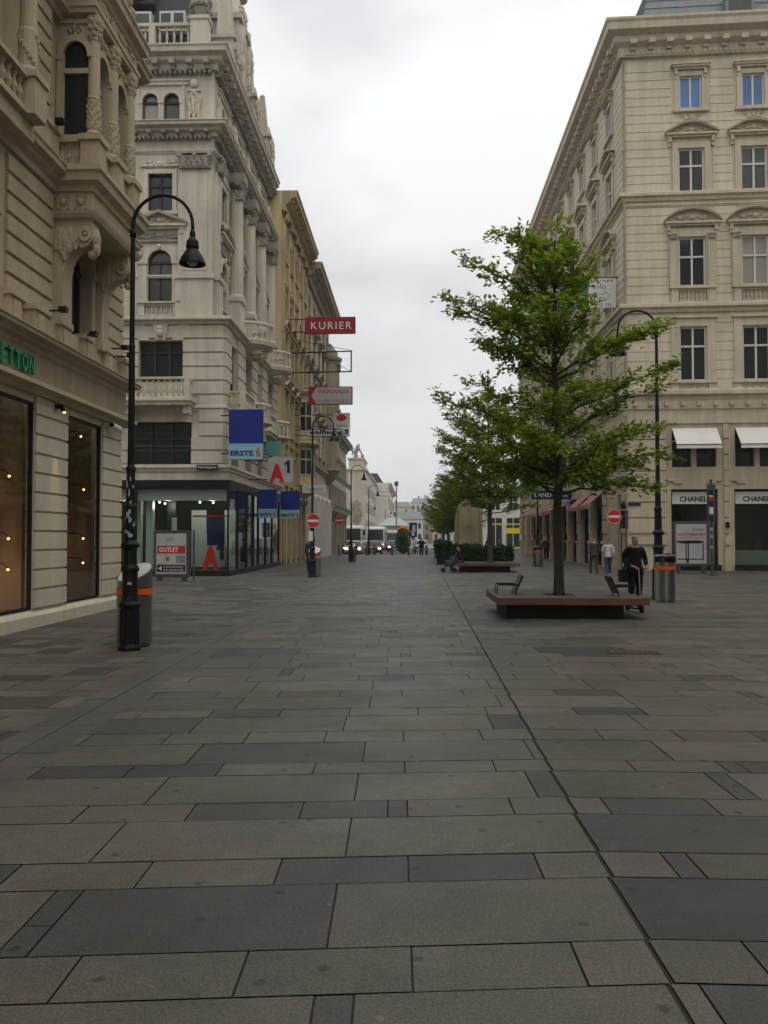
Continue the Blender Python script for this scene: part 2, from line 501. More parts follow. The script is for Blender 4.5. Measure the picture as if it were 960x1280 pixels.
sl = bpy.data.lights.new('sun', 'SUN'); slo = bpy.data.objects.new('sun', sl); col.objects.link(slo)
sl.energy = .5; sl.angle = R(25); sl.color = (1, .96, .9)
slo.rotation_euler = (R(90 - SUN_EL), 0, R(180 - SUN_AZ))
scene.view_settings.view_transform = 'Standard'; scene.view_settings.look = 'None'
scene.view_settings.exposure = 0; scene.view_settings.gamma = 1
# ------------------------------------------------------------------ ground
g = MB(); g.poly([(-900, -300, -.17), (900, -300, -.17), (900, 1500, -.17), (-900, 1500, -.17)])
structure('ground', g, mat('grey_ground', (.13, .125, .12), .9, .15, .5), 'grey town ground running to the horizon')
g = MB(); g.box(-26, 40, -6, 88, -.16, -.010)
structure('paving_bed', g, mat('dark_joint_mortar', (.034, .032, .028), .95, .15, 6), 'dark joints between the street paving slabs')

def slab_mat():
    m = bpy.data.materials.new('granite_paving'); m.use_nodes = True; nt = m.node_tree; b = nt.nodes['Principled BSDF']
    at = nt.nodes.new('ShaderNodeAttribute'); at.attribute_name = 'tone'
    ge = nt.nodes.new('ShaderNodeNewGeometry')
    def nz(sc, lo, hi, det=3, f0=.3, f1=.7):
        n = nt.nodes.new('ShaderNodeTexNoise'); n.inputs['Scale'].default_value = sc; n.inputs['Detail'].default_value = det
        nt.links.new(ge.outputs['Position'], n.inputs['Vector'])
        r = nt.nodes.new('ShaderNodeMapRange'); r.inputs['From Min'].default_value = f0; r.inputs['From Max'].default_value = f1
        r.inputs['To Min'].default_value = lo; r.inputs['To Max'].default_value = hi
        nt.links.new(n.outputs['Fac'], r.inputs['Value']); return r.outputs['Result']
    def mul(a, c):
        q = nt.nodes.new('ShaderNodeMath'); q.operation = 'MULTIPLY'; nt.links.new(a, q.inputs[0]); nt.links.new(c, q.inputs[1]); return q.outputs[0]
    f = mul(nz(110, .60, 1.40, 3), nz(1.3, .82, 1.12, 6))
    f = mul(f, nz(.28, .90, 1.10, 3)); f = mul(f, nz(48, .86, 1.14, 4)); f = mul(f, nz(9, .90, 1.06, 6))
    # gum and drip stains: sparse dark dots
    v = nt.nodes.new('ShaderNodeTexVoronoi'); v.voronoi_dimensions = '2D'; v.inputs['Scale'].default_value = 1.5; nt.links.new(ge.outputs['Position'], v.inputs['Vector'])
    nd = nt.nodes.new('ShaderNodeTexNoise'); nd.inputs['Scale'].default_value = 35
    nt.links.new(ge.outputs['Position'], nd.inputs['Vector'])
    ad = nt.nodes.new('ShaderNodeMath'); ad.operation = 'MULTIPLY_ADD'; ad.inputs[1].default_value = .05; nt.links.new(nd.outputs['Fac'], ad.inputs[0]); nt.links.new(v.outputs['Distance'], ad.inputs[2])
    sp = nt.nodes.new('ShaderNodeMapRange'); sp.inputs['From Min'].default_value = .05; sp.inputs['From Max'].default_value = .072; sp.inputs['To Min'].default_value = .55; sp.inputs['To Max'].default_value = 1
    nt.links.new(ad.outputs[0], sp.inputs['Value'])
    f = mul(f, sp.outputs['Result'])
    v2 = nt.nodes.new('ShaderNodeTexVoronoi'); v2.voronoi_dimensions = '2D'; v2.inputs['Scale'].default_value = .8; nt.links.new(ge.outputs['Position'], v2.inputs['Vector'])
    s2 = nt.nodes.new('ShaderNodeMapRange'); s2.inputs['From Min'].default_value = .010; s2.inputs['From Max'].default_value = .017; s2.inputs['To Min'].default_value = 1.5; s2.inputs['To Max'].default_value = 1
    nt.links.new(v2.outputs['Distance'], s2.inputs['Value']); f = mul(f, s2.outputs['Result'])
    mxn = nt.nodes.new('ShaderNodeVectorMath'); mxn.operation = 'SCALE'
    nt.links.new(at.outputs['Color'], mxn.inputs[0]); nt.links.new(f, mxn.inputs['Scale'])
    nt.links.new(mxn.outputs['Vector'], b.inputs['Base Color'])
    nt.links.new(nz(2.0, .50, .62, 4), b.inputs['Roughness'])
    b.inputs['Specular IOR Level'].default_value = .30
    n = nt.nodes.new('ShaderNodeTexNoise'); n.inputs['Scale'].default_value = 160; nt.links.new(ge.outputs['Position'], n.inputs['Vector'])
    bp = nt.nodes.new('ShaderNodeBump'); bp.inputs['Strength'].default_value = .22; bp.inputs['Distance'].default_value = .004
    nt.links.new(n.outputs['Fac'], bp.inputs['Height']); nt.links.new(bp.outputs['Normal'], b.inputs['Normal'])
    return m

def paving():
    r = random.Random(5); GK = .54
    V = []; F = []; C = []
    G = .005
    def quad(s0, s1, t0, t1, k, c, dj=-.02):
        sh = lambda s, t: (s + dj * (t - 5), t + k * (s - 1.0), 0)
        i = len(V)
        z = r.uniform(-.0012, .0012)
        for s, t in ((s0 + G, t0 + G), (s1 - G, t0 + G), (s1 - G, t1 - G), (s0 + G, t1 - G)):
            x, y, _ = sh(s, t); V.append((x, y, z + r.uniform(-.0004, .0004)))
        F.append((i, i + 1, i + 2, i + 3)); C.append(c)
    def tone(kind, wide):
        return tuple(GK * q * c_ for q, c_ in zip(tone_(kind, wide), (1.0, 1, .97)))
    def tone_(kind, wide):
        a = r.random()
        b_ = r.uniform(.80, 1.15)
        base = (.188, .171, .142)
        if kind == 'L':
            if a < .26: base = (.105, .100, .094); b_ = r.uniform(.8, 1.15)
            elif a < .5: base = (.165, .148, .132)
        elif kind == 'R':
            if a < .16: base = (.110, .106, .098)
            elif a < .5: base = (.178, .160, .134)
        else:
            if a < (.10 if wide else .17): base = (.106, .108, .102)
            elif a < .3: base = (.172, .163, .148)
        return tuple(x * b_ for x in base)
    D = tuple(GK * q for q in (.112, .112, .099))
    rows = [-1.5, -.9, -.5, .15, .5, 1.2, 1.6, 2.28, 2.66, 3.37, 3.73, 4.40, 4.75, 5.39, 5.73, 6.37, 6.69, 7.34, 7.74, 8.38, 8.74]
    t = 8.74; wide = True
    while t < 87:
        t += r.uniform(.58, .68) if wide else r.uniform(.33, .40); wide = not wide; rows.append(t)
    fixed = {3.37: [(-.716, -.046)], 3.73: [], }
    dark_fixed = {(2.66): [(-.40, -.255)], 3.73: [(-1.73, -1.60), (-1.60, -.387)], 4.40: [(-2.2, -2.04), (-.70, -.037), (-.037, .637)],
                  5.39: [(-1.37, -.69), (-.69, -.152), (-.152, -.03)], 5.73: [(.83, .985)], 6.37: [(-2.7, -2.04), (-2.04, -1.39)], 6.69: [(-1.68, -.353)]}
    right_dark = {2.66: [(1.05, 2.3)], 4.40: [(1.32, 1.455)], 5.0: [], 4.75: [(1.03, 2.4)]}
    def fill(s0, s1, cuts): 
        pts = [s0] + sorted(c for c in cuts if s0 + .05 < c < s1 - .05) + [s1]
        return list(zip(pts, pts[1:]))
    for a, b in zip(rows, rows[1:]):
        w_ = (b - a) > .48
        # joint line slightly oblique
        sj = 1.0 + .0285 * (a - 5)
        # centre zone
        darks = dark_fixed.get(a, [])
        L = 1.335 if w_ else .667
        o = (-.37 if w_ else -.037)
        if a > 7.4: o += r.choice((0, 0, .33, .15, -.2))
        cuts = [o + L * k for k in range(-6, 6)]
        if a in dark_fixed or a < 7.4:
            for d0, d1 in darks:
                cuts = [c for c in cuts if not (d0 - .12 < c < d0 + .12 or d1 - .12 < c < d1 + .12)] + [d0, d1]
        elif r.random() < .5:
            c0 = r.choice(cuts); darks = [(c0, c0 + .14)]; cuts.append(c0 + .14)
        prev = None
        for s0, s1 in fill(-2.8, sj - .007, cuts):
            m_ = (s0 + s1) / 2
            isd = any(d0 - .02 < m_ < d1 + .02 for d0, d1 in darks)
            kk = r.uniform(.9, 1.08)
            c = tuple(x * kk for x in D) if isd else (tone('C', w_) if a > 7.5 else tuple(GK * x * kk for x in (.188, .171, .142)))
            if isd and s1 - s0 < .2 and a == 3.73:
                mid = (a + b) / 2 - .05; quad(s0, s1, a, mid, .095, c); quad(s0, s1, mid, b, .095, c)
            else: quad(s0, s1, a, b, .095, c)
        # right zone
        o = (1.02 + (1.0 if w_ else .33)) + r.choice((0, .1, -.12, .3))
        cuts = [o + L * 1.0 * k for k in range(0, 40)]
        darks = right_dark.get(a, [])
        if darks:
            for d0, d1 in darks: cuts = [c for c in cuts if not (d0 - .15 < c < d1 + .15)] + [d0, d1]
        elif r.random() < .6 and a > 3:
            c0 = r.choice(cuts[:12]); darks = [(c0, c0 + .15)]; cuts.append(c0 + .15)
        for s0, s1 in fill(sj + .007, 30 if a < 45 else 13, cuts):
            m_ = (s0 + s1) / 2
            isd = any(d0 - .02 < m_ < d1 + .02 for d0, d1 in darks)
            quad(s0, s1, a, b, -.012, D if isd else tone('R', w_))
        # left zone
        o = -3.5 - r.uniform(0, .6)
        cuts = []
        s = o
        while s > -16:
            cuts.append(s); s -= r.choice((.35, .6, .7, .95, 1.3) if not w_ else (.7, 1.0, 1.35, .5))
        for s0, s1 in fill(-16, -3.42, cuts):
            quad(s0, s1, a + .03, b + .03, .06, tone('L', w_), dj=-.005)
    # band of lengthwise slabs between the zones
    t = -1
    while t < 87:
        ln = r.uniform(.8, 1.5)
        for s0, s1 in ((-3.42, -3.12), (-3.12, -2.8)):
            quad(s0, s1, t, t + ln, .075, tuple(GK * x * r_ for r_ in [r.uniform(.9, 1.05)] for x in (.165, .152, .136)), dj=-.012)
        t += ln
    me = bpy.data.meshes.new('pavement'); me.from_pydata(V, [], F)
    at = me.color_attributes.new('tone', 'FLOAT_COLOR', 'CORNER')
    arr = []
    for c in C: arr += [c[0], c[1], c[2], 1] * 4
    at.data.foreach_set('color', arr)
    me.materials.append(slab_mat())
    ob = bpy.data.objects.new('pavement', me); col.objects.link(ob); ob['kind'] = 'structure'
    tag(ob, 'grey granite slab paving of the pedestrian street', 'pavement')
paving()
# road across the far end
g = MB(); g.box(-7.9, 80, 88.0, 88.3, -.165, -.006); structure('kerb', g, M['kerb'], 'granite kerb at the end of the pedestrian zone')
g = MB(); g.poly([(-7.9, 88.3, -.13), (80, 88.3, -.13), (80, 104, -.13), (-7.9, 104, -.13)]); g.poly([(-80, 104, -.13), (80, 104, -.13), (80, 136, -.13), (-80, 136, -.13)]); structure('road', g, M['asphalt'], 'asphalt road crossing beyond the bollards')
g = MB()
for k in range(24):
    g.poly([(-60 + 5 * k, 109.9, -.126), (-57.5 + 5 * k, 109.9, -.126), (-57.5 + 5 * k, 110.05, -.126), (-60 + 5 * k, 110.05, -.126)])
structure('road_markings', g, M['roadpaint'], 'dashed white line along the far road')
g = MB(); g.box(-80, 80, 136, 240, -.16, 0); g.box(-40, -7.9, 88.01, 103.99, -.16, 0); structure('far_pavement', g, M['kerb'], 'pale pavement on the far side of the road')

g = MB(); g.box(-.38, .38, -.2, .2, 0, .006)
for k in range(8): g.box(-.35 + k * .09, -.31 + k * .09, -.17, .17, .006, .012)
o = g.build('drain_cover', M['rust']); o.location = (3.25, 12.9, .0015); o.rotation_euler = (0, 0, R(-2))
tag(o, 'rusty brown drain cover set in the paving before the tree bench', 'drain cover')

# ------------------------------------------------------------------ left corner building with the oriel
def cornice_prof(v0, v1, w):
    h = v1 - v0
    return [(.0, v0), (w * .22, v0 + .001), (w * .25, v0 + h * .28), (w * .5, v0 + h * .4), (w * .55, v0 + h * .55), (w * .9, v0 + h * .66), (w * .92, v0 + h * .86), (w, v0 + h * .93), (w, v1 - .002), (0, v1)]
def belt_prof(v0, v1, w):
    h = v1 - v0
    return [(0, v0), (w * .4, v0 + .001), (w * .55, v0 + h * .4), (w, v0 + h * .55), (w, v0 + h * .9), (w * .9, v1 - .001), (0, v1 + .03)]

LX = -7.24
bl = thing('corner_shop_building', 'sand coloured ornate corner building with projecting oriel above green lettered shop', 'building', (LX, 21.2, 0))
FL = Frame((LX, 0), (0, 1), (1, 0))
ZY = 17.5
FLE = Frame((LX, 21.2), (-1, 0), (0, 1))
def fend(y): return Frame((LX, y), (1, 0), (0, -1))     # short faces that look down the street at the viewer: u = outward
shops = [(17.88, 19.92, .32, 4.27), (13.3, 16.38, .32, 4.27), (8.6, 11.8, .32, 4.27)]
m = MB(FL); m.wall(7, 21.2, 0, 4.5, shops, reveal=.14)
m.fr = FLE; m.wall(0, 12, 0, 18, [])
m.fr = None; m.box(LX - 12, LX - .6, 7.2, 7.3, 0, 18)
m.build('shop_front_wall', M['cream'], bl)
m = MB(FL); m.courses(7, 21.2, .34, 4.42, .36, shops, d=.05, gap=.03); m.build('pier_rustication', M['cream'], bl)
m = MB(); pth = [(LX, 7.0), (LX, 21.2), (LX - 3, 21.2)]
m.sweep(pth, [(0, 0), (.1, .001), (.1, .22), (.06, .27), (0, .3)]); m.build('plinth', M['cream'], bl)
m = MB(); m.sweep(pth, [(0, 4.6), (.1, 4.601), (.1, 5.2), (0, 5.21)]); m.build('sign_band', M['signband'], bl)
m = MB(); m.sweep(pth, belt_prof(4.4, 4.6, .32)); m.sweep(pth, cornice_prof(5.2, 5.48, .42)); m.build('belt_cornice', M['sand'], bl)
# upper wall
arches1 = [(17.9, 19.1, 5.95, 8.1), (13.1, 14.6, 5.95, 8.1), (9.3, 10.8, 5.95, 8.1)]
up = [(13.1, 14.6, 9.8, 12.2), (9.3, 10.8, 9.8, 12.2)]
m = MB(FL); m.wall(7, 21.2, 4.5, 18, arches1 + up, reveal=.35)
for a in arches1 + up:
    m.spandrel((a[0] + a[1]) / 2, a[3] - (a[1] - a[0]) / 2, (a[1] - a[0]) / 2, -.02, .3)
m.build('upper_wall', M['sand'], bl)
m = MB(); m.box(LX - 12, LX - .5, 7.3, 21.19, 17.7, 18); m.build('flat_roof', M['roof'], bl)
m = MB(FL)
m.courses(7, 21.2, 6.0, 8.5, .36, [(17.0, 20.1, 0, 99), (12.6, 15.1, 0, 99), (8.8, 11.3, 0, 99)], d=.06, gap=.05)
m.courses(15.75, 16.75, 9.1, 12.0, .34, [], d=.1, gap=.05)
m.courses(20.35, 21.15, 9.1, 12.0, .34, [], d=.1, gap=.05)
m.courses(11.5, 12.3, 9.1, 12.0, .34, [], d=.1, gap=.05)
m.build('quoins', M['sand'], bl)
m = MB(FL)
for a in arches1 + up:
    u, r = (a[0] + a[1]) / 2, (a[1] - a[0]) / 2
    m.arch(u, a[3] - r, r - .02, r + .16, -.01, .09)
    for sg in (-1, 1):
        m.box(u + sg * (r + .07) - .09, u + sg * (r + .07) + .09, -.01, .08, a[2], a[3] - r)
        m.box(u + sg * (r + .07) - .12, u + sg * (r + .07) + .12, -.01, .12, a[3] - r - .1, a[3] - r + .02)
    m.box(u - .1, u + .1, 0, .17, a[3] - .05, a[3] + .22)
m.build('arch_surround', M['sand'], bl)
# pedestals above the belt cornice
for u in (16.1, 17.25, 18.5, 19.8, 20.9, 12.6, 15.1):
    m = MB(FL); m.box(u - .22, u + .22, 0, .22, 5.48, 6.0); m.box(u - .26, u + .26, 0, .27, 5.92, 6.02); m.box(u - .12, u + .12, .2, .25, 5.56, 5.86)
    m.build('pedestal', M['sand'], bl)
m = MB(FL)
for a, b in ((16.3, 17.05), (17.45, 18.3), (18.7, 19.6), (20.0, 20.7), (12.8, 14.9)):
    m.box(a, b, 0, .12, 5.48, 5.92)
m.build('parapet_panel', M['sand'], bl)
# glazing
for k, s in enumerate(shops):
    m = MB(FL); fr_ = .06
    a, b, c, d = s
    m.box(a, a + fr_, -.1, -.02, c, d); m.box(b - fr_, b, -.1, -.02, c, d); m.box(a + fr_, b - fr_, -.1, -.02, d - fr_, d); m.box(a + fr_, b - fr_, -.1, -.02, c, c + fr_)
    wn = m.build('shop_window', M['black'], bl)
    m = MB(FL); m.poly([(a + fr_, -.05, c + fr_), (b - fr_, -.05, c + fr_), (b - fr_, -.05, d - fr_), (a + fr_, -.05, d - fr_)]); m.build('pane', M['glass_dark'], wn)
m = MB(FL)
for s in shops:
    a, b, c, d = s
    m.box(a - .3, b + .3, -2.4, -2.3, c, d + .1); m.box(a - .32, b + .32, -2.3, -.36, c - .1, c); m.box(a - .32, b + .32, -2.3, -.36, d, d + .1)
    m.box(a - .34, a - .3, -2.3, -.36, c, d); m.box(b + .3, b + .34, -2.3, -.36, c, d)
    m.box(a + .3, b - .4, -1.5, -1.42, c, c + 1.9)
m.build('shop_interior', M['shopbrown'], bl)
for k, (u, w_, v) in enumerate(((19.75, -.34, 2.8), (19.75, -.34, 1.68), (19.75, -.34, 1.12), (16.1, -.34, 2.85), (16.1, -.34, 1.68), (16.1, -.34, 1.1), (16.75, -.5, 1.12), (16.9, -.5, 1.13), (19.6, -.36, 4.0))):
    m = MB(FL); m.blob((u, w_, v), .026, .026, .022, 8, 6); m.cur = 1; m.tube([(u, w_, v + .03), (u, w_ - .1, v + .12), (u, w_ - .5, v + .12)], .012, 5)
    m.build('display_lamp', [M['bulb'], M['black']], bl)
for u, v, e_ in ((19.2, 1.4, 5), (15.6, .9, 18), (14.6, 3.2, 4), (10, 2.4, 10)):
    l = bpy.data.lights.new('shop_light', 'POINT'); l.energy = e_; l.color = (1, .74, .48); l.shadow_soft_size = .1
    lo = bpy.data.objects.new('shop_light', l); col.objects.link(lo); lo.location = FL(u, -1.0, v)
m = MB(FL); m.box(17.2, 17.3, .05, .22, 4.28, 4.36); m.tube([(17.25, .16, 4.33), (17.25, .22, 4.22)], .05, 8); o = m.build('wall_spotlight', M['black'], bl)
m = MB(FL); m.blob((17.25, .222, 4.205), .035, .035, .012, 8, 4); m.build('lit_lens', M['bulb'], o)
l = bpy.data.lights.new('pier_spot', 'SPOT'); l.energy = 70; l.color = (1, .78, .5); l.spot_size = R(26); l.spot_blend = .8; l.shadow_soft_size = .03
lo = bpy.data.objects.new('pier_spot', l); col.objects.link(lo); lo.location = FL(17.25, .24, 4.18); lo.rotation_euler = (R(0), R(2), 0)
m = MB(FL); m.tube([(20.2, .03, 4.3), (20.2, .2, 4.3)], .04, 8); m.tube([(20.05, .2, 4.32), (20.4, .26, 4.26)], .07, 8); o = m.build('security_camera', M['signwhite'], bl)
m = MB(FL); m.tube([(20.03, .197, 4.322), (20.06, .2, 4.32)], .055, 8); m.build('camera_lens', M['black'], o)
for u, v, w_ in ((16.7, 9.75, .35), (16.7, 6.1, .5), (18.3, 6.0, .5), (20.3, 6.15, .5), (20.7, 6.05, .5)):
    m = MB(FL); m.tube([(u, .0, v), (u, w_ * .7, v)], .018, 6); m.box(u - .07, u + .07, w_ * .7 - .02, w_ * .7 + .13, v - .03, v + .07)
    m.build('floodlight', M['black'], bl)
for a in arches1 + up:
    u, r = (a[0] + a[1]) / 2, (a[1] - a[0]) / 2
    m = MB(FL); m.box(a[0], a[0] + .07, -.3, -.22, a[2], a[3] - r); m.box(a[1] - .07, a[1], -.3, -.22, a[2], a[3] - r); m.box(u - .035, u + .035, -.3, -.22, a[2], a[3] - r); m.box(a[0], a[1], -.31, -.2, a[3] - r - .06, a[3] - r + .04)
    m.arch(u, a[3] - r, r - .07, r, -.3, -.22)
    wn = m.build('window', M['darkframe'], bl)
    m = MB(FL); m.poly([(a[0], -.27, a[2]), (a[1], -.27, a[2]), (a[1], -.27, a[3] - r), (a[0], -.27, a[3] - r)])
    m.poly([(u + math.cos(PI * k / 12) * r, -.27, a[3] - r + math.sin(PI * k / 12) * r) for k in range(13)]); m.build('pane', M['pane'], wn)
# belt at first floor level and shallow aedicule further left
m = MB(); m.sweep([(LX, 7.0), (LX, 21.2), (LX - 3, 21.2)], cornice_prof(8.55, 9.0, .4)); m.sweep([(LX, 7), (LX, 21.2)], belt_prof(12.0, 12.25, .3)); m.sweep([(LX, 7), (LX, 21.2)], cornice_prof(12.5, 13.0, .75)); m.build('cornice', M['sand'], bl)
m = MB(FL)
for u0, u1 in ((15.3, 17.0), (8.8, 11.4)): m.box(u0, u1, 0, .16, 9.0, 9.62); m.box(u0, u1, 0, .22, 9.62, 9.74)
m.box(12.45, 15.3, 0, .42, 8.7, 9.0)
m.balustrade(12.9, 14.8, .42, 9.0, .68, .2)
for u in (12.68, 15.02):
    m.box(u - .24, u + .24, .2, .66, 9.0, 9.7); m.box(u - .28, u + .28, .18, .7, 9.62, 9.74)
m.build('balcony', M['sand'], bl)
for u in (12.68, 15.02):
    m = MB(FL); m.lathe(u, .42, [(.2, 9.74), (.2, 9.82), (.165, 9.88), (.18, 10.5), (.155, 10.55), (.14, 11.6), (.17, 11.65), (.13, 11.7), (.2, 11.95), (.22, 12.0)], 14)
    for k in range(26): 
        t = k * 2.4; m.blob((u + .17 * math.cos(t), .42 + .17 * math.sin(t), 9.95 + (k % 7) * .08), .045, .045, .05, 5, 4)
    for k in range(14):
        t = k * 2.4; m.blob((u + .17 * math.cos(t), .42 + .17 * math.sin(t), 11.74 + (k % 3) * .09), .06, .06, .06, 5, 4)
    m.build('column', M['sand'], bl)
m = MB(FL); m.box(12.35, 15.35, 0, .68, 12.0, 12.35); m.prism([(12.2, 12.36), (15.5, 12.36), (13.85, 13.3)], 1, .0, .8) if False else m.box(12.25, 15.45, 0, .78, 12.36, 12.55)
i = [(12.2, 12.56), (15.5, 12.56), (13.85, 13.35)]
A = [m.pt((x, .0, z)) for x, z in i]; B = [m.pt((x, .78, z)) for x, z in i]
m.face(A[::-1]); m.face(B)
for k in range(3): m.face((A[k], A[(k + 1) % 3], B[(k + 1) % 3], B[k]))
m.build('pediment', M['sand'], bl)

# oriel
FL0 = FL; OK = .80
FL = Frame((LX, 0), (0, 1), (1, 0), ns=OK)
def fend(y): return Frame((LX, y), (1, 0), (0, -1), ks=OK)
U0, U1 = 17.1, 19.75
orl = MB(FL)
eW = [(0.15, .84, 9.75, 11.64)]
FE = fend(U0 + .1)
orl.fr = FE; orl.wall(0, .86, 9.0, 12.0, eW, reveal=.1)
r = .345; ORU = .495; orl.spandrel(ORU, 11.64 - r, r, -.01, .18)
orl.fr = FL
hol = [(17.52, 18.2, 9.75, 11.62), (18.62, 19.3, 9.75, 11.62)]
FO = Frame((LX + .86 * OK, 0), (0, 1), (1, 0)); orl.fr = FO
orl.wall(U0 + .1, U1 - .1, 9.0, 12.0, hol, reveal=.2)
for h in hol: orl.spandrel((h[0] + h[1]) / 2, h[3] - .34, .34, -.01, .18)
orl.fr = Frame((LX, U1 - .1), (1, 0), (0, 1), ks=OK); orl.wall(0, .86, 9.0, 12.0, [])
orl.fr = FL; orl.box(U0 + .12, U1 - .12, .0, .82, 12.0, 12.02)
ob_or = orl.build('oriel', M['sand'], bl)
m = MB(FE)
m.arch(ORU, 11.62 - r, r - .02, r + .1, -.01, .06); m.box(.03, .16, -.01, .05, 9.75, 11.3)
m.box(.01, .17, -.01, .08, 11.22, 11.32); m.relief(.47, 11.85, .0, .3, .2, .07, 7, 3)
m.box(.0, .95, 0.0, .04, 11.95, 12.02); m.relief(.45, 12.2, .02, .8, .2, .06, 12, 8)
m.fr = FO
for h in hol:
    u = (h[0] + h[1]) / 2; m.arch(u, h[3] - .34, .32, .44, -.01, .06)
    for sg in (-1, 1): m.box(u + sg * .43 - .07, u + sg * .43 + .07, -.01, .05, 9.75, 11.25); m.box(u + sg * .43 - .09, u + sg * .43 + .09, -.01, .09, 11.18, 11.28)
    m.relief(u, 11.85, .0, .5, .24, .1, 9, 5)
m.build('oriel_ornament', M['sand'], ob_or)
# oriel window panes
m = MB(FE); m.box(.15, .84, -.09, -.01, 10.98, 11.08); m.box(.15, .185, -.09, -.03, 9.75, 11.4); m.box(.805, .84, -.09, -.03, 9.75, 11.4)
wn = m.build('oriel_window', M['sand'], ob_or)
for h in hol:
    m = MB(FO); m.box(h[0], h[1], -.17, -.11, 11.0, 11.08); m.box((h[0] + h[1]) / 2 - .03, (h[0] + h[1]) / 2 + .03, -.17, -.11, 9.75, 11.0); m.build('oriel_window', M['sand'], ob_or)
m = MB(FE); m.poly([(.15, -.07, 9.75), (.84, -.07, 9.75), (.84, -.07, 11.65), (.15, -.07, 11.65)])
m.fr = FO
for h in hol: m.poly([(h[0], -.15, h[2]), (h[1], -.15, h[2]), (h[1], -.15, h[3]), (h[0], -.15, h[3])])
m.build('oriel_glazing', M['pane'], ob_or)
op = [(LX, U0), (LX + 1.0 * OK, U0), (LX + 1.0 * OK, U1), (LX, U1)]
m = MB(); m.sweep(op, [(0, 8.55), (.05, 8.56), (.07, 8.66), (.2, 8.72), (.22, 8.86), (.27, 8.9), (.27, 8.995), (0, 9.0)])
m.sweep(op, [(0, 8.02), (.06, 8.03), (.1, 8.1), (.12, 8.16), (0, 8.17)])
m.fr = FL; m.box(U0 + .002, U1 - .002, 0, .995, 8.0, 8.998)
m.fr = fend(U0)
for u in (.28, .72):
    m.lathe(u, 0, [], 8) if False else m.blob((u, .02, 8.36), .075, .06, .075, 8, 4)
    for q in (-.15, -.11, .11, .15): m.box(u + q - .012, u + q + .012, 0, .03, 8.22, 8.5)
m.build('balcony_slab', M['sand'], ob_or)
m = MB(fend(U0 + .12)); m.balustrade(.05, .68, 0, 9.0, .66, .16, .16); m.fr = FL
for a, b in ((17.5, 18.15), (18.6, 19.25)):
    m.box(a - .05, b + .05, .86, 1.02, 9.0, 9.1); m.box(a - .05, b + .05, .84, 1.05, 9.56, 9.66)
    m.box(a - .05, b + .05, .9, .96, 9.1, 9.56)
m.build('balustrade', M['sand'], ob_or)
for k, u in enumerate((17.3, 18.38, 19.46)):
    m = MB(FL); m.box(u - .22, u + .22, .70, 1.16, 9.0, 9.58); m.box(u - .27, u + .27, .66, 1.22, 9.58, 9.70); m.box(u - .13, u + .13, 1.16, 1.18, 9.12, 9.46); m.box(u - .225, u - .20, .8, 1.05, 9.12, 9.46)
    cl = m.build('column_pedestal', M['sand'], ob_or)
    m = MB(FL); c = .93
    m.lathe(u, c, [(.2, 9.70), (.2, 9.76), (.15, 9.82), (.165, 9.86), (.16, 10.42), (.175, 10.46), (.145, 10.5), (.135, 11.6), (.16, 11.64), (.125, 11.68), (.15, 11.85), (.2, 12.02), (.2, 12.1)], 16)
    for q in range(60):
        t = q * 2.4; m.blob((u + .155 * math.cos(t), c + .155 * math.sin(t), 9.9 + (q % 9) * .06), .035, .035, .045, 5, 4)
    for q in range(26):
        t = q * 2.4; m.blob((u + (.145 + .02 * (q % 3)) * math.cos(t), c + (.145 + .02 * (q % 3)) * math.sin(t), 11.74 + (q % 3) * .12), .05, .05, .06, 5, 4)
    m.build('column', M['sand'], ob_or, smooth=False)
m = MB(); op2 = [(LX, U0 - .02), (LX + 1.02 * OK, U0 - .02), (LX + 1.02 * OK, U1), (LX, U1)]
m.sweep(op2, [(-.3, 12.1), (.02, 12.11), (.03, 12.2), (.06, 12.21), (.06, 12.3), (.0, 12.32), (.0, 12.6), (.04, 12.62), (.08, 12.7), (.2, 12.76), (.21, 12.9), (.25, 12.94), (.25, 13.0), (-.3, 13.05)])
m.fr = FL; m.box(U0, U1, 0, .8, 12.95, 13.02); m.box(U0 + .1, U1 - .1, 0, .84, 11.98, 12.3)
m.box(U0 + .1, U1 - .1, 0, .7, 13.0, 15.6)
for u in (17.5, 18.1, 18.7, 19.3): m.relief(u, 12.46, 1.02, .45, .25, .07, 7, int(u * 10))
m.relief(18.55, 13.3, .95, 1.6, .6, .3, 14, 4)
m.build('oriel_entablature', M['sand'], ob_or)
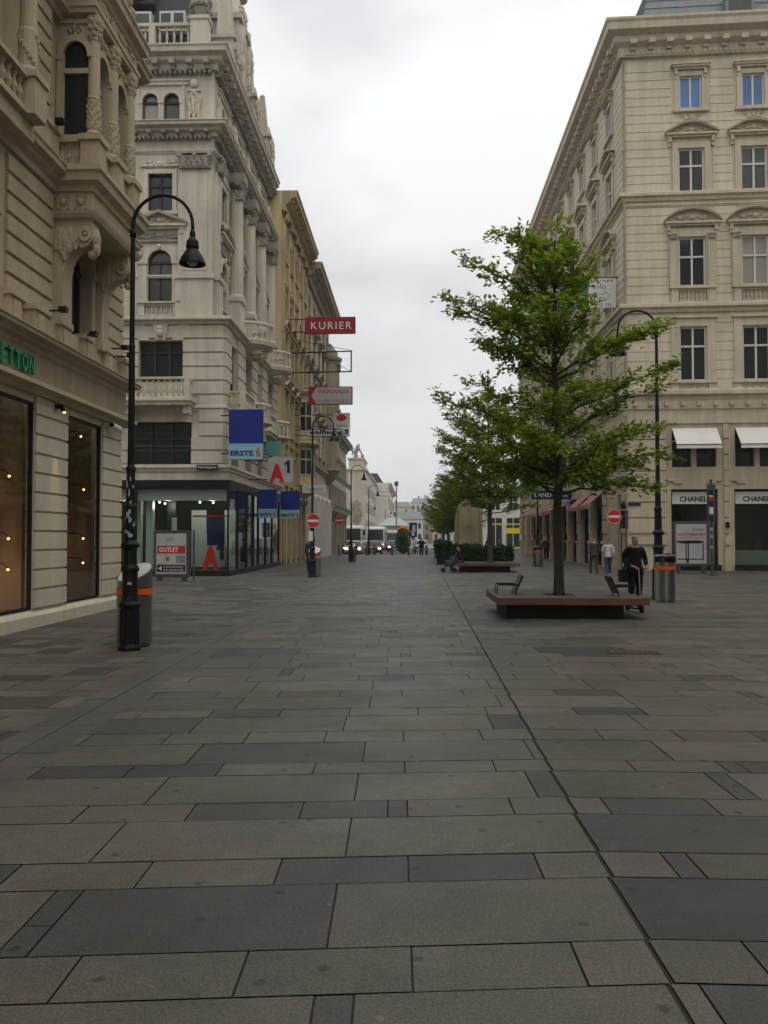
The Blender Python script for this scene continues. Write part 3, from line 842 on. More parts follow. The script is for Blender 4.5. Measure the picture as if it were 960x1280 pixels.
# consoles carrying the oriel
def console(u0):
    m = MB(FL)
    prof = [(0, 8.02), (.98, 8.02), (1.0, 7.86), (.98, 7.62), (.88, 7.50), (.74, 7.46), (.66, 7.50), (.55, 7.46), (.42, 7.34), (.33, 7.16), (.28, 6.9), (.26, 6.6), (.26, 6.02), (0, 6.02)]
    A = [m.pt((u0, w_, v)) for w_, v in prof]; B = [m.pt((u0 + .42, w_, v)) for w_, v in prof]
    m.face(A); m.face(B[::-1])
    for k in range(len(prof)): m.face((A[k], A[(k + 1) % len(prof)], B[(k + 1) % len(prof)], B[k]))
    m.fr = fend(u0)
    m.arch(.83, 7.72, .07, .15, -.02, .05, 14, 0, 2 * PI); m.blob((.83, .02, 7.72), .05, .05, .05, 8, 4)
    m.arch(.32, 7.72, .08, .16, -.02, .05, 14, PI, 2 * PI)
    m.relief(.32, 7.62, 0, .52, .5, .06, 16, 7); m.relief(.3, 7.3, 0, .25, .3, .05, 8, 9); m.relief(.62, 7.62, 0, .2, .2, .05, 6, 2)
    m.fr = FL
    m.blob((u0 + .21, 1.0, 7.7), .17, .12, .2, 8, 6); m.blob((u0 + .21, 1.02, 7.5), .12, .1, .16, 8, 6); m.blob((u0 + .21, .92, 7.38), .1, .12, .09, 8, 6)
    m.box(u0 - .04, u0 + .46, 0, .32, 5.9, 6.04)
    return m.build('console', M['sand'], ob_or)
console(17.12); console(19.3)

FL = FL0
sg = thing('shop_letter_sign', 'green raised capital letters on the ochre band over the corner shop', 'sign', FL(15.0, .1, 4.72))
for k, (chs, a, b) in enumerate([(c, 13.85 + .27 * q, 14.07 + .27 * q) for q, c in enumerate('BENETTON')]):
    text('letter', chs, FL, a, b, .13, 4.72, 5.06, M['greenletter'], sg, th=.06, bold=.02)

ZY = None
for o_ in (bl, sg): o_.location.y -= .25
for o_ in bpy.data.objects:
    if o_.type == 'LIGHT' and o_.name != 'sun': o_.location.y -= .25
# ------------------------------------------------------------------ window prototypes (outward = -Y, origin bottom centre on the wall face)
PROTO_LOC = (0, -500, 0)
def casement(name, wd, ht, frame, pane, transom=.66, mull=1, depth=.2, fw=.07, label=None):
    m = MB()
    x = wd / 2
    y0, y1 = depth - .08, depth
    m.box(-x, -x + fw, y0, y1, 0, ht); m.box(x - fw, x, y0, y1, 0, ht)
    m.box(-x + fw, x - fw, y0, y1, 0, fw); m.box(-x + fw, x - fw, y0, y1, ht - fw, ht)
    if transom: m.box(-x + fw, x - fw, y0 - .02, y1 - .002, ht * transom - .05, ht * transom + .05)
    for k in range(mull):
        c = -x + (k + 1) * wd / (mull + 1)
        for a, b in (((fw, ht * transom - .05), (ht * transom + .05, ht - fw)) if transom else ((fw, ht - fw),)):
            m.box(c - .05, c + .05, y0 - .01, y1 - .003, a, b)
    o = m.build(name, frame)
    m = MB(); m.poly([(-x, y1 - .03, 0), (x, y1 - .03, 0), (x, y1 - .03, ht), (-x, y1 - .03, ht)])
    p = m.build('pane', pane, o)
    return o
def archwin(name, wd, ht, frame, pane, depth=.2, fw=.06, mull=True):
    r = wd / 2; sp = ht - r
    m = MB(); y0, y1 = depth - .08, depth
    m.box(-r, -r + fw, y0, y1, 0, sp); m.box(r - fw, r, y0, y1, 0, sp); m.box(-r + fw, r - fw, y0, y1, 0, fw); m.box(-r + fw, r - fw, y0 - .02, y1 - .003, sp - .06, sp + .05)
    if mull: m.box(-.03, .03, y0, y1 - .004, fw, sp - .06)
    m.arch(0, sp, r - fw, r, y0, y1)
    o = m.build(name, frame)
    m = MB(); m.poly([(-r, y1 - .03, 0), (r, y1 - .03, 0), (r, y1 - .03, sp), (-r, y1 - .03, sp)]); m.poly([(math.cos(PI * k / 12) * r, y1 - .03, sp + math.sin(PI * k / 12) * r) for k in range(13)])
    m.build('pane', pane, o)
    return o
LF = Frame((0, 0), (1, 0), (0, -1))       # local frame for parts built as prototypes: u=x, w=-y, v=z
def surround(o, wd, ht, m_, bw=.18, d=.06, sill=.14, sillw=None):
    m = MB(LF); x = wd / 2
    m.box(-x - bw, -x, 0, d, 0, ht + bw); m.box(x, x + bw, 0, d, 0, ht + bw); m.box(-x, x, 0, d, ht, ht + bw)
    m.build('surround', m_, o)
    m = MB(LF); s = sillw or x + bw + .08
    m.box(-s, s, 0, d + .12, -sill, -.003); m.build('sill', m_, o)
def pediment(o, wd, v, m_, kind='tri', h=.55, seed=1):
    m = MB(LF); x = wd / 2
    m.box(-x, x, 0, .3, v, v + .1); m.box(-x + .06, x - .06, 0, .2, v - .1, v)
    n = 14
    if kind == 'flat':
        m.box(-x - .05, x + .05, 0, .36, v + .1, v + .17)
    else:
        top = []
        for k in range(n + 1):
            t = -1 + 2 * k / n
            if kind == 'tri': z = h * (1 - abs(t))
            elif kind == 'arch': z = h * (1 - t * t) ** .8
            else: z = h * min(1, (1 - abs(t)) * 1.6) * (.75 + .25 * (1 - abs(t)))
            top.append((t * (x + .06), v + .1 + z))
        for a, b in zip(top, top[1:]):
            i = [m.pt((a[0], 0, a[1] - .0)), m.pt((b[0], 0, b[1])), m.pt((b[0], .34, b[1])), m.pt((a[0], .34, a[1])),
                 m.pt((a[0] * .97, 0, a[1] + .11)), m.pt((b[0] * .97, 0, b[1] + .11)), m.pt((b[0] * .97, .38, b[1] + .11)), m.pt((a[0] * .97, .38, a[1] + .11))]
            for q in ((0, 1, 2, 3), (4, 7, 6, 5), (3, 2, 6, 7)): m.face([i[j] for j in q])
            m.poly([(a[0], .06, v + .1), (b[0], .06, v + .1), (b[0], .06, b[1]), (a[0], .06, a[1])])
        m.relief(0, v + .12 + h * .36, .06, x * 1.2, h * .55, .13, 10, seed)
    for sg in (-1, 1):
        m.box(sg * (x - .2) - .08, sg * (x - .2) + .08, 0, .2, v - .34, v - .1); m.box(sg * (x - .2) - .065, sg * (x - .2) + .065, 0, .12, v - .55, v - .34)
    m.build('pediment', m_, o)
def flat_balusters(o, wd, v0, v1, m_, endw=.28, d=.1):
    m = MB(LF); x = wd / 2
    m.box(-x - endw, -x, 0, d + .06, v0, v1); m.box(x, x + endw, 0, d + .06, v0, v1)
    m.box(-x, x, 0, d, v1 - .1, v1); m.box(-x, x, 0, d, v0, v0 + .06); m.box(-x - endw - .06, x + endw + .06, 0, d + .14, v1, v1 + .07)
    n = max(3, int(wd / .19))
    for i in range(n): m.baluster(-x + (i + .5) * wd / n, .06, v0 + .06, v1 - v0 - .16, .055)
    m.box(-x, x, -.0, .006, v0, v1)
    m.build('balustrade', m_, o)

# ------------------------------------------------------------------ grey corner building with the phone shop
AX, AY, AL = -8.17, 38.0, 14.9
ba = thing('ornate_grey_building', 'tall grey stone corner building with red and black figure sign over glass corner shop', 'building', (AX, AY, 0))
ZY = 38.0
SB = {.13: (.28, .2), .35: (.85, .4)}
def FA(sb):
    sx, sy = SB.get(sb, (sb, sb)); return Frame((AX - sx, AY + sy), (-1, 0), (0, -1))
def FS(sb):
    sx, sy = SB.get(sb, (sb, sb)); return Frame((AX - sx, AY + sy), (0, 1), (1, 0))
AW = 13
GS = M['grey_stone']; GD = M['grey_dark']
fb = [2.84, 7.3, 11.1]                 # front bays
sbays = [2.0, 5.3, 8.6, 11.9]          # side bays
def apath(sb, e=0):
    sx, sy = SB.get(sb, (sb, sb)); return [(AX - AW, AY + sy), (AX - sx, AY + sy), (AX - sx, AY + AL)]
# ground floor
m = MB()
for fr, L, in ((FA(0), AW), (FS(0), AL)):
    m.fr = fr; m.wall(0, L, 4.25, 4.9, [])
m.build('stone_band', GS, ba)
m = MB(); m.sweep([(AX - AW, AY), (AX, AY), (AX, AY + AL)], belt_prof(4.62, 4.9, .16), 1); m.build('shop_cornice', GS, ba)
m = MB(); m.sweep([(AX - AW, AY), (AX, AY), (AX, AY + AL)], [(-.3, 3.85), (.05, 3.851), (.06, 4.25), (-.3, 4.251)], 1); m.build('black_fascia', M['black'], ba)
m = MB(); m.sweep([(AX - AW, AY), (AX, AY), (AX, AY + AL)], [(-.4, 0), (.04, .001), (.04, .24), (-.4, .241)], 1); m.build('shop_plinth', M['black'], ba)
m = MB()
for u in (0.0, 4.1, 6.4, 9.0, 12.8): m.fr = FA(0); m.box(u, u + .06, -.1, .02, .24, 3.85)
for u in (2.0, 4.2, 6.0, 7.4, 9.6, 11.8, 14.3): m.fr = FS(0); m.box(u, u + .06, -.1, .02, .24, 3.85)
m.build('shop_window_post', M['black'], ba)
for fr, a, b in ((FA(0), .06, 4.1), (FA(0), 4.16, 6.4), (FA(0), 6.46, 9.0), (FA(0), 9.06, 12.8), (FS(0), .06, 2.0), (FS(0), 2.06, 4.2), (FS(0), 4.26, 6.0), (FS(0), 6.06, 7.4), (FS(0), 7.46, 9.6), (FS(0), 9.66, 11.8), (FS(0), 11.86, 14.3)):
    m = MB(fr); m.poly([(a, -.04, .24), (b, -.04, .24), (b, -.04, 3.85), (a, -.04, 3.85)]); m.build('shop_pane', M['glass'], ba)
m = MB(FA(0))
m.box(.02, 12.9, -5.6, -5.5, .0, 4.2); m.box(.05, 12.9, -5.5, -.3, 4.0, 4.02); m.box(.05, 12.9, -5.5, -.3, .2, .22)
m.cur = 1; m.box(4.3, 4.9, -1.5, -1.2, .25, 3.9); m.box(3.6, 3.9, -1.0, -.7, .25, 3.9); m.box(2.55, 2.7, -.9, -.6, .25, 2.6); m.box(.2, 2.4, -3.0, -2.9, .3, 3.0)
m.box(.2, 12.9, -.5, -.2, 3.35, 3.84)
m.cur = 2; m.box(.35, 1.15, -.8, -.7, 1.9, 3.0); m.box(3.0, 3.4, -2.4, -2.3, 1.2, 3.4); m.box(4.1, 5.6, -3.0, -2.9, 1.2, 3.4)
m.cur = 0; m.fr = FS(0); m.box(8.0, 14.4, -4.1, -4.0, 0, 4.2); m.box(8, 14.4, -4.0, -.3, 4.0, 4.02); m.box(8.0, 8.1, -4, -.3, .2, 4)
m.box(12.9, 14.4, -.9, -.3, .2, 4.0); m.box(6.1, 7.2, -.5, -.35, .25, 3.8); m.box(9.8, 10.6, -.6, -.35, .25, 3.8)
m.cur = 1; m.box(2.2, 4.0, -1.0, -.8, .3, 1.3); m.box(4.5, 5.4, -.9, -.7, .3, 3.6); m.box(10.9, 11.6, -.8, -.6, .3, 3.4)
m.build('shop_interior', [M['shopdark'], M['mint'], M['black']], ba)
m = MB(FA(0))
for u, v in ((.9, 3.28), (1.5, 3.3), (3.1, 3.25), (3.35, 3.3)): m.blob((u, -.9, v), .045, .045, .04, 8, 4)
m.build('ceiling_spot', M['bulb_white'], ba)
for u_, w_ in ((1.2, -1.6), (3.2, -1.6), (5.4, -2)):
    l = bpy.data.lights.new('phone_shop_light', 'POINT'); l.energy = 32; l.color = (1, .95, .88); l.shadow_soft_size = .15
    lo = bpy.data.objects.new('phone_shop_light', l); col.objects.link(lo); lo.location = FA(0)(u_, w_, 3.2)
m = MB(FA(0)); m.box(.02, 1.75, -.6, -.58, 2.62, 2.7); m.cur = 1; m.box(.3, 1.1, -.62, -.6, 1.35, 2.55); m.build('red_strip', [M['red'], M['navy']], ba)
# large red letter A with black numeral standing in the window corner
LAx = Frame((AX - .12, AY + .14), (1, 0), (0, -1))
text('window_letter', 'A', LAx, -1.06, -.32, 0, .28, 1.35, M['red'], ba, th=.1, bold=.06)
m = MB(LAx); m.prism([(-.28, .72), (-.1, .72), (-.1, 1.45), (-.22, 1.45), (-.42, 1.28), (-.42, 1.12), (-.28, 1.2)], 1, 0, .08); m.build('window_numeral', M['blacktext'], ba)
# upper walls with windows
row0 = lambda u: (u - 1.4, u + 1.4, 4.95, 6.85)
row1 = lambda u: (u - 1.0, u + 1.0, 8.62, 10.45)
m = MB(FA(.13)); ho = [row0(u) for u in fb] + [row1(u) for u in fb]
m.wall(.0, AW, 4.9, 11.2, ho, reveal=.35)
m.fr = FS(.13); hs = [(u - .75, u + .75, 4.95, 6.9) for u in sbays] + [(u - .75, u + .75, 8.3, 10.6) for u in sbays]
m.wall(0, AL, 4.9, 11.2, hs, reveal=.35)
FU, FSU = FA(.35), FS(.35)
arc = lambda u: (u - .55, u + .55, 12.2, 14.6)
sq = lambda u: (u - .56, u + .56, 16.25, 18.0)
tw = lambda u: [(u - .86, u - .12, 20.1, 21.6), (u + .12, u + .86, 20.1, 21.6)]
fbU = [2.42, 6.85, 10.7]; h2 = [arc(u) for u in fbU] + [sq(u) for u in fbU] + [t for u in fbU for t in tw(u)]
m.fr = FU; m.wall(0, AW, 11.2, 23.0, h2, reveal=.3)
h3 = [arc(u) for u in sbays] + [sq(u) for u in sbays] + [t for u in sbays for t in tw(u)]
m.fr = FSU; m.wall(0, AL - .35, 11.2, 23.0, h3, reveal=.3)
for fr, bays in ((FU, fbU), (FSU, sbays)):
    m.fr = fr
    for u in bays:
        m.spandrel(u, 14.05, .55, -.02, .28)
        for s in (-.49, .49): m.spandrel(u + s, 21.23, .37, -.02, .28)
m.fr = None; m.box(AX - AW, AX - .95, AY + AL - .4, AY + AL - .35, 4.3, 23); m.box(AX - AW - .01, AX - AW, AY + .4, AY + AL - .35, 0, 23); m.box(AX - AW + .1, AX - .5, AY + .5, AY + AL - .5, 22.9, 23.0)
m.build('upper_wall', GS, ba)
# rustication
m = MB(FA(.13)); kb = [(u - 1.75, u + 1.75, 6.7, 7.9) for u in fb]
m.courses(.0, AW, 4.95, 11.15, .62, ho + kb, d=.09, gap=.06)
m.fr = FS(.13); m.courses(.0, AL, 4.95, 11.15, .62, hs + [(u - 1.1, u + 1.1, 7.3, 8.4) for u in sbays], d=.09, gap=.06)
m.build('rustication', GS, ba)
# window casements of the front
def frame_win(name, fr, u0, u1, v0, v1, n, transom=None, dep=.3, fm='darkframe', pm='pane'):
    m = MB(fr); fw = .08
    m.box(u0, u0 + fw, -dep, -dep + .1, v0, v1); m.box(u1 - fw, u1, -dep, -dep + .1, v0, v1); m.box(u0, u1, -dep, -dep + .098, v1 - fw, v1); m.box(u0, u1, -dep, -dep + .098, v0, v0 + fw)
    for k in range(1, n): c = u0 + (u1 - u0) * k / n; m.box(c - .06, c + .06, -dep, -dep + .12, v0, v1)
    if transom: m.box(u0, u1, -dep, -dep + .11, v0 + (v1 - v0) * transom - .04, v0 + (v1 - v0) * transom + .04)
    o = m.build(name, M[fm], ba)
    m = MB(fr); m.poly([(u0, -dep + .04, v0), (u1, -dep + .04, v0), (u1, -dep + .04, v1), (u0, -dep + .04, v1)]); m.build('pane', M[pm], o)
    return o
for u in fb:
    frame_win('wide_window', FA(.13), *row0(u), 3, .6)
    frame_win('triple_window', FA(.13), *row1(u), 3, .72)
    m = MB(FA(.13)); m.box(u - 1.42, u + 1.42, .02, .05, 5.75, 5.79); m.box(u - 1.42, u + 1.42, .02, .05, 5.55, 5.58); m.build('window_rail', M['steel_dark'], ba)
for u in sbays:
    frame_win('window', FS(.13), u - .75, u + .75, 4.95, 6.9, 2, .7); frame_win('window', FS(.13), u - .75, u + .75, 8.3, 10.6, 2, .7)
ZY = None
pA = archwin('window', 1.1, 2.4, M['darkframe'], M['curtain'])
pS = casement('window', 1.12, 1.75, M['darkframe'], M['pane'], .7, 1)
pT = archwin('window', .74, 1.5, M['darkframe'], M['blind'], mull=False)
pT2 = archwin('window', .74, 1.5, M['darkframe'], M['curtain'], mull=False)
# decoration of one bay as prototypes hung on the arched and square windows
def bay_deco():
    m = MB(LF); r = .55
    m.arch(0, 1.85, r - .01, r + .17, -.01, .1, 14); m.arch(0, 1.85, r + .17, r + .24, -.01, .05, 14)
    for sg in (-1, 1):
        m.box(sg * (r + .22) - .19, sg * (r + .22) + .19, -.01, .07, -.0, 1.75); m.box(sg * (r + .22) - .23, sg * (r + .22) + .23, -.01, .12, 1.75, 1.87)
        m.relief(sg * 1.0, 2.4, 0, .5, .6, .1, 8, 3, sym=False)
    m.blob((0, .12, 2.52), .1, .1, .14, 6, 4)
    m.build('arch_surround', GS, pA)
    flat_balusters(pA, 1.3, -.62, -.06, GS, .3)
    m = MB(LF); m.box(-1.25, 1.25, 0, .1, 2.75, 2.85); m.relief(0, 3.05, .0, 2.2, .34, .1, 18, 5); m.build('garland_frieze', GD, pA)
    pediment(pA, 2.5, 3.42, GS, 'tri', .5, 4)
    surround(pS, 1.12, 1.75, GS, .2, .08, .15)
    m = MB(LF); m.relief(0, 2.18, .0, 1.5, .42, .12, 18, 9); m.box(-.85, -.3, 0, .14, 2.05, 2.13); m.box(.3, .85, 0, .14, 2.05, 2.13); m.build('head_ornament', GS, pS)
    for p in (pT, pT2):
        m = MB(LF); m.arch(0, 1.13, .36, .5, -.01, .09, 12)
        for sg in (-1, 1): m.box(sg * .43 - .055, sg * .43 + .055, -.01, .06, 0, 1.08); m.box(sg * .43 - .075, sg * .43 + .075, -.01, .1, 1.02, 1.13)
        m.build('arch_surround', GS, p)
bay_deco(); ZY = 38.0
for fr, bays in ((FU, fbU), (FSU, sbays)):
    for u in bays:
        put(pA, ba, fr, u, 0, 12.2); put(pS, ba, fr, u, 0, 16.25); put(pT, ba, fr, u + .49, 0, 20.1); put(pT2, ba, fr, u - .49, 0, 20.1)
        m = MB(fr); m.box(u - 1.25, u + 1.25, 0, .1, 21.9, 22.05); m.box(u - 1.3, u + 1.3, 0, .16, 22.05, 22.12); m.box(u - 1.1, u - .98, 0, .07, 20.1, 21.9); m.box(u + .98, u + 1.1, 0, .07, 20.1, 21.9); m.build('window_hood', GS, ba)
for p in (pA, pS, pT, pT2): drop(p)
# keystone blocks, balconies of the piano floor
for u in fb:
    m = MB(FA(.13))
    for k in range(-3, 4):
        if k: m.prism([(u + k * .3 - .14, 10.5), (u + k * .3 + .14, 10.5), (u + k * .42 + .19, 11.12), (u + k * .42 - .19, 11.12)], 1, .0, .1) if False else None
    i0 = [(u - .22, 10.46), (u + .22, 10.46), (u + .34, 11.15), (u - .34, 11.15)]
    A = [m.pt((x, 0, z)) for x, z in i0]; B = [m.pt((x, .16, z)) for x, z in i0]; m.face(B); [m.face((A[k], A[(k + 1) % 4], B[(k + 1) % 4], B[k])) for k in range(4)]
    for sg in (-1, 1):
        i0 = [(u + sg * .5, 10.46), (u + sg * 1.0, 10.46), (u + sg * 1.3, 11.15), (u + sg * .75, 11.15)]
        A = [m.pt((x, 0, z)) for x, z in i0]; B = [m.pt((x, .1, z)) for x, z in i0]; m.face(B); [m.face((A[k], A[(k + 1) % 4], B[(k + 1) % 4], B[k])) for k in range(4)]
    m.blob((u, .25, 10.8), .17, .17, .25, 8, 6); m.blob((u, .33, 10.95), .15, .1, .1, 6, 4)
    m.build('keystone', GS, ba)
def balcony(fr, u, hw, w0, v, hgt, name='balcony'):
    m = MB(fr)
    m.box(u - hw - .1, u + hw + .1, 0, w0 + .1, v - .1, v); m.box(u - hw, u + hw, 0, w0, v - .26, v - .1)
    for sg in (-1, 1):
        m.box(u + sg * (hw - .2) - .14, u + sg * (hw - .2) + .14, 0, w0 * .75, v - .62, v - .26); m.box(u + sg * (hw - .2) - .11, u + sg * (hw - .2) + .11, 0, w0 * .4, v - .95, v - .62)
        m.box(u + sg * (hw - .11) - .11, u + sg * (hw - .11) + .11, w0 - .22, w0, v, v + hgt)
        m.box(u + sg * (hw - .09) - .06, u + sg * (hw - .09) + .06, 0, w0 - .22, v + hgt - .1, v + hgt); 
        for q in range(2): m.baluster(u + sg * (hw - .09), .15 + q * .25, v, hgt - .1, .06)
    m.balustrade(u - hw + .22, u + hw - .22, w0 - .11, v, hgt, .24, .18)
    return m.build(name, GS, ba)
for u in fb: balcony(FA(.13), u, 1.5, .85, 7.75, .95)
for u in (2.0, 8.6): balcony(FS(.13), u, 1.3, .8, 7.4, .95)
for u in (5.3, 11.9):          # bowed balconies on the side front
    m = MB(FS(.13)); 
    m.lathe(u, .1, [(.2, 10.6), (.5, 10.9), (.9, 11.1), (1.25, 11.25), (1.3, 11.45), (1.25, 11.5)], 20)
    for k in range(13):
        t = PI * k / 12; m.baluster(u + math.cos(t) * 1.15, .1 + math.sin(t) * 1.15, 11.5, .75, .06)
    m.arch  # bowed rail
    pts = [(u + math.cos(PI * k / 12) * 1.15, .1 + math.sin(PI * k / 12) * 1.15, 12.28) for k in range(13)]; m.tube(pts, .09, 6)
    m.relief(u, 10.9, .5, 1.2, .5, .5, 10, 3)
    m.build('bow_balcony', GS, ba)
    m = MB(FS(.13)); m.lathe(u, .1, [(.15, 6.9), (.6, 7.15), (.95, 7.3), (1.2, 7.4), (1.2, 7.52)], 16)
    for k in range(11):
        t = PI * k / 10; m.baluster(u + math.cos(t) * 1.08, .1 + math.sin(t) * 1.08, 7.52, .75, .06)
    m.tube([(u + math.cos(PI * k / 12) * 1.08, .1 + math.sin(PI * k / 12) * 1.08, 8.3) for k in range(13)], .09, 6); m.relief(u, 7.0, .3, 1.3, .5, .4, 10, 4)
    m.build('bow_balcony', GS, ba)
# belts and cornices
m = MB()
m.sweep(apath(.13), belt_prof(11.15, 11.46, .38))
m.sweep(apath(.13), belt_prof(7.3, 7.55, .14))
m.sweep(apath(.35), belt_prof(18.85, 19.0, .1)); m.sweep(apath(.35), belt_prof(13.3, 13.42, .06))
m.sweep(apath(.35), cornice_prof(19.55, 20.08, .7)); m.build('belt_cornice', GS, ba)
m = MB()
def dent():
    m.box(-.055, .055, 0, .28, 19.42, 19.58)
m.along(apath(.35), .21, dent, 1, .15)
def mod(): m.box(-.09, .09, 0, .5, 19.62, 19.76)
m.along(apath(.35), .62, mod, 1, .25)
def dent2(): m.box(-.055, .055, 0, .3, 22.32, 22.5)
m.along(apath(.35), .22, dent2, 1, .15)
def mod2(): m.box(-.13, .13, 0, .6, 22.62, 22.86); m.box(-.11, .11, 0, .4, 22.45, 22.62)
m.along(apath(.35), .75, mod2, 1, .25)
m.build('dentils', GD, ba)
m = MB(); m.sweep(apath(.35), cornice_prof(22.5, 23.4, .75)); m.build('main_cornice', GS, ba)
# pilasters on the front corner, side columns
def pilaster(fr, u, wd, d=.14):
    m = MB(fr)
    m.box(u - wd / 2 - .08, u + wd / 2 + .08, 0, d + .1, 11.47, 13.2); m.box(u - wd / 2 - .14, u + wd / 2 + .14, 0, d + .18, 13.2, 13.42)
    m.box(u - wd / 2, u + wd / 2, 0, d, 13.42, 18.1); m.box(u - wd / 2 + .2, u + wd / 2 - .2, d, d + .03, 13.6, 17.95)
    pl = m.build('pilaster', GS, ba)
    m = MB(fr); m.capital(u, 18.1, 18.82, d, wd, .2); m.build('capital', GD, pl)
pilaster(FU, .80, 1.52); pilaster(FU, 4.9, 1.2); pilaster(FU, 9.0, 1.2); pilaster(FSU, .55, .75)
m = MB(FU); m.relief(.9, 20.95, .05, .6, 1.2, .16, 24, 6); m.box(.62, 1.18, 0, .1, 20.3, 20.42); m.blob((.9, .1, 21.95), .2, .12, .2, 8, 5); m.box(.6, 1.2, 0, .12, 21.6, 21.68); m.fr = FSU; m.relief(.7, 20.95, .05, .6, 1.3, .16, 20, 7)
for u in (3.65, 7.0, 10.3, 13.6): m.relief(u, 20.95, .1, .8, 1.4, .2, 22, int(u))
m.build('wall_ornament', GS, ba)
for u in (3.65, 6.95, 10.25, 13.55):
    m = MB(FSU); m.box(u - .5, u + .5, 0, .62, 11.47, 13.1); m.box(u - .57, u + .57, 0, .7, 13.1, 13.3)
    m.lathe(u, .3, [(.42, 13.3), (.42, 13.4), (.36, 13.5), (.36, 15), (.31, 18.05)], 14)
    c_ = m.build('giant_column', GS, ba)
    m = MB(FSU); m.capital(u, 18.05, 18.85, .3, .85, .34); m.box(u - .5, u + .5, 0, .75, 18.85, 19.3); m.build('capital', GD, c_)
# roof balustrade, urns, obelisks, mansard
m = MB(FU); rp = [.55, 4.9, 9.2, 12.7]
for a, b in zip(rp, rp[1:]):
    m.balustrade(a + .38, b - .38, .35, 23.4, 1.05, .3, .2, .14)
    c = (a + b) / 2; m.box(c - .14, c + .14, .22, .5, 23.42, 24.44)
for u in rp: m.box(u - .4, u + .4, .0, .62, 23.4, 24.55); m.box(u - .46, u + .46, -.05, .68, 24.5, 24.66)
m.build('roof_balustrade', GS, ba)
m = MB(FU)
for u in (.55,):
    m.lathe(u, .3, [(.3, 24.66), (.2, 24.8), (.32, 25.0), (.42, 25.3), (.4, 25.55), (.3, 25.75), (.36, 25.9)], 12)
    for q in range(26): t = q * 2.4; m.blob((u + .4 * math.cos(t), .3 + .4 * math.sin(t), 25.0 + (q % 5) * .2), .14, .14, .12, 5, 4)
m.build('roof_urn', GD, ba)
for u, hh in ((1.6, 4.4), (6.95, 3.2), (11.5, 2.2)):
    m = MB(FSU); m.tbox(u - .55, u + .55, -.4, .7, 23.4, 24.6, .05, .05); m.box(u - .62, u + .62, -.45, .76, 24.6, 24.75); m.tbox(u - .38, u + .38, -.2, .5, 24.75, 24.75 + hh, .22, .2); m.blob((u, .15, 24.85 + hh), .18, .18, .2, 8, 5)
    m.relief(u, 24.2, .7, .9, .8, .12, 10, 3); m.build('obelisk', GS, ba)
m = MB(FSU)                    # tall pedimented dormer of the side front
m.box(3.0, 5.2, -1.6, .5, 23.4, 26.6); m.box(2.85, 5.35, -1.6, .65, 26.6, 26.85); m.tbox(3.2, 5.0, -1.4, .45, 26.85, 28.2, .6, .1); m.lathe(4.1, .2, [(.5, 28.2), (.35, 28.4), (.55, 28.7), (.6, 29.1), (.35, 29.4), (.1, 29.5)], 12)
for u in (3.15, 5.05): m.relief(u, 25.2, .5, .5, 2.2, .3, 14, 2)
m.relief(4.1, 27.3, .45, 1.3, .9, .2, 12, 9); m.build('roof_dormer', GS, ba)
for u in (8.6, 13.2):
    m = MB(FSU); m.box(u - .6, u + .6, -1.2, .4, 23.4, 25.2); m.box(u - .7, u + .7, -1.2, .5, 25.2, 25.4); m.tbox(u - .6, u + .6, -1.1, .4, 25.4, 26.1, .4, .1); m.relief(u, 24.4, .4, 1.1, 1.2, .2, 12, 4); m.build('roof_dormer', GS, ba)
m = MB()
m.sweep([(AX - AW, AY + 1.3), (AX - 1.3, AY + 1.3), (AX - 1.3, AY + AL)], [(.0, 23.3), (-.7, 28.5), (-3.0, 29.6), (-3.0, 23.3)]); m.box(AX - AW + .2, AX - 4, AY + 4, AY + AL, 23.3, 29.5); m.build('mansard_roof', M['roof'], ba)
for u, hh, ww in ((1.7, 24.8, 1.2), (3.6, 24.8, 1.8), (5.8, 24.8, 1.6), (8.2, 24.8, 1.6)):
    m = MB(FA(1.3)); m.box(u - ww / 2, u + ww / 2, -.9, .16, hh, hh + .9)
    d_ = m.build('dormer_window', M['whiteframe'], ba); m = MB(FA(1.3))
    for k in range(2): m.poly([(u - ww / 2 + .08 + k * ww / 2, .165, hh + .08), (u - .06 + k * ww / 2, .165, hh + .08), (u - .06 + k * ww / 2, .165, hh + .8), (u - ww / 2 + .08 + k * ww / 2, .165, hh + .8)])
    m.build('pane', M['curtain'], d_)
m = MB(FA(1.3)); m.box(2.6, 4.6, -1.5, .1, 26.1, 28.2); m.arch(3.6, 26.9, .55, .78, .05, .3, 20, 0, 2 * PI); rd = m.build('round_dormer', M['roof'], ba)
m = MB(FA(1.3)); m.arch(3.6, 26.9, .5, .58, .1, .28, 20, 0, 2 * PI); m.build('ring_frame', M['whiteframe'], rd); m = MB(FA(1.3)); m.poly([(3.6 + math.cos(2 * PI * k / 20) * .55, .13, 26.9 + math.sin(2 * PI * k / 20) * .55) for k in range(20)]); m.build('pane', M['blind'], rd)

ba.location.y -= .28
ZY = None
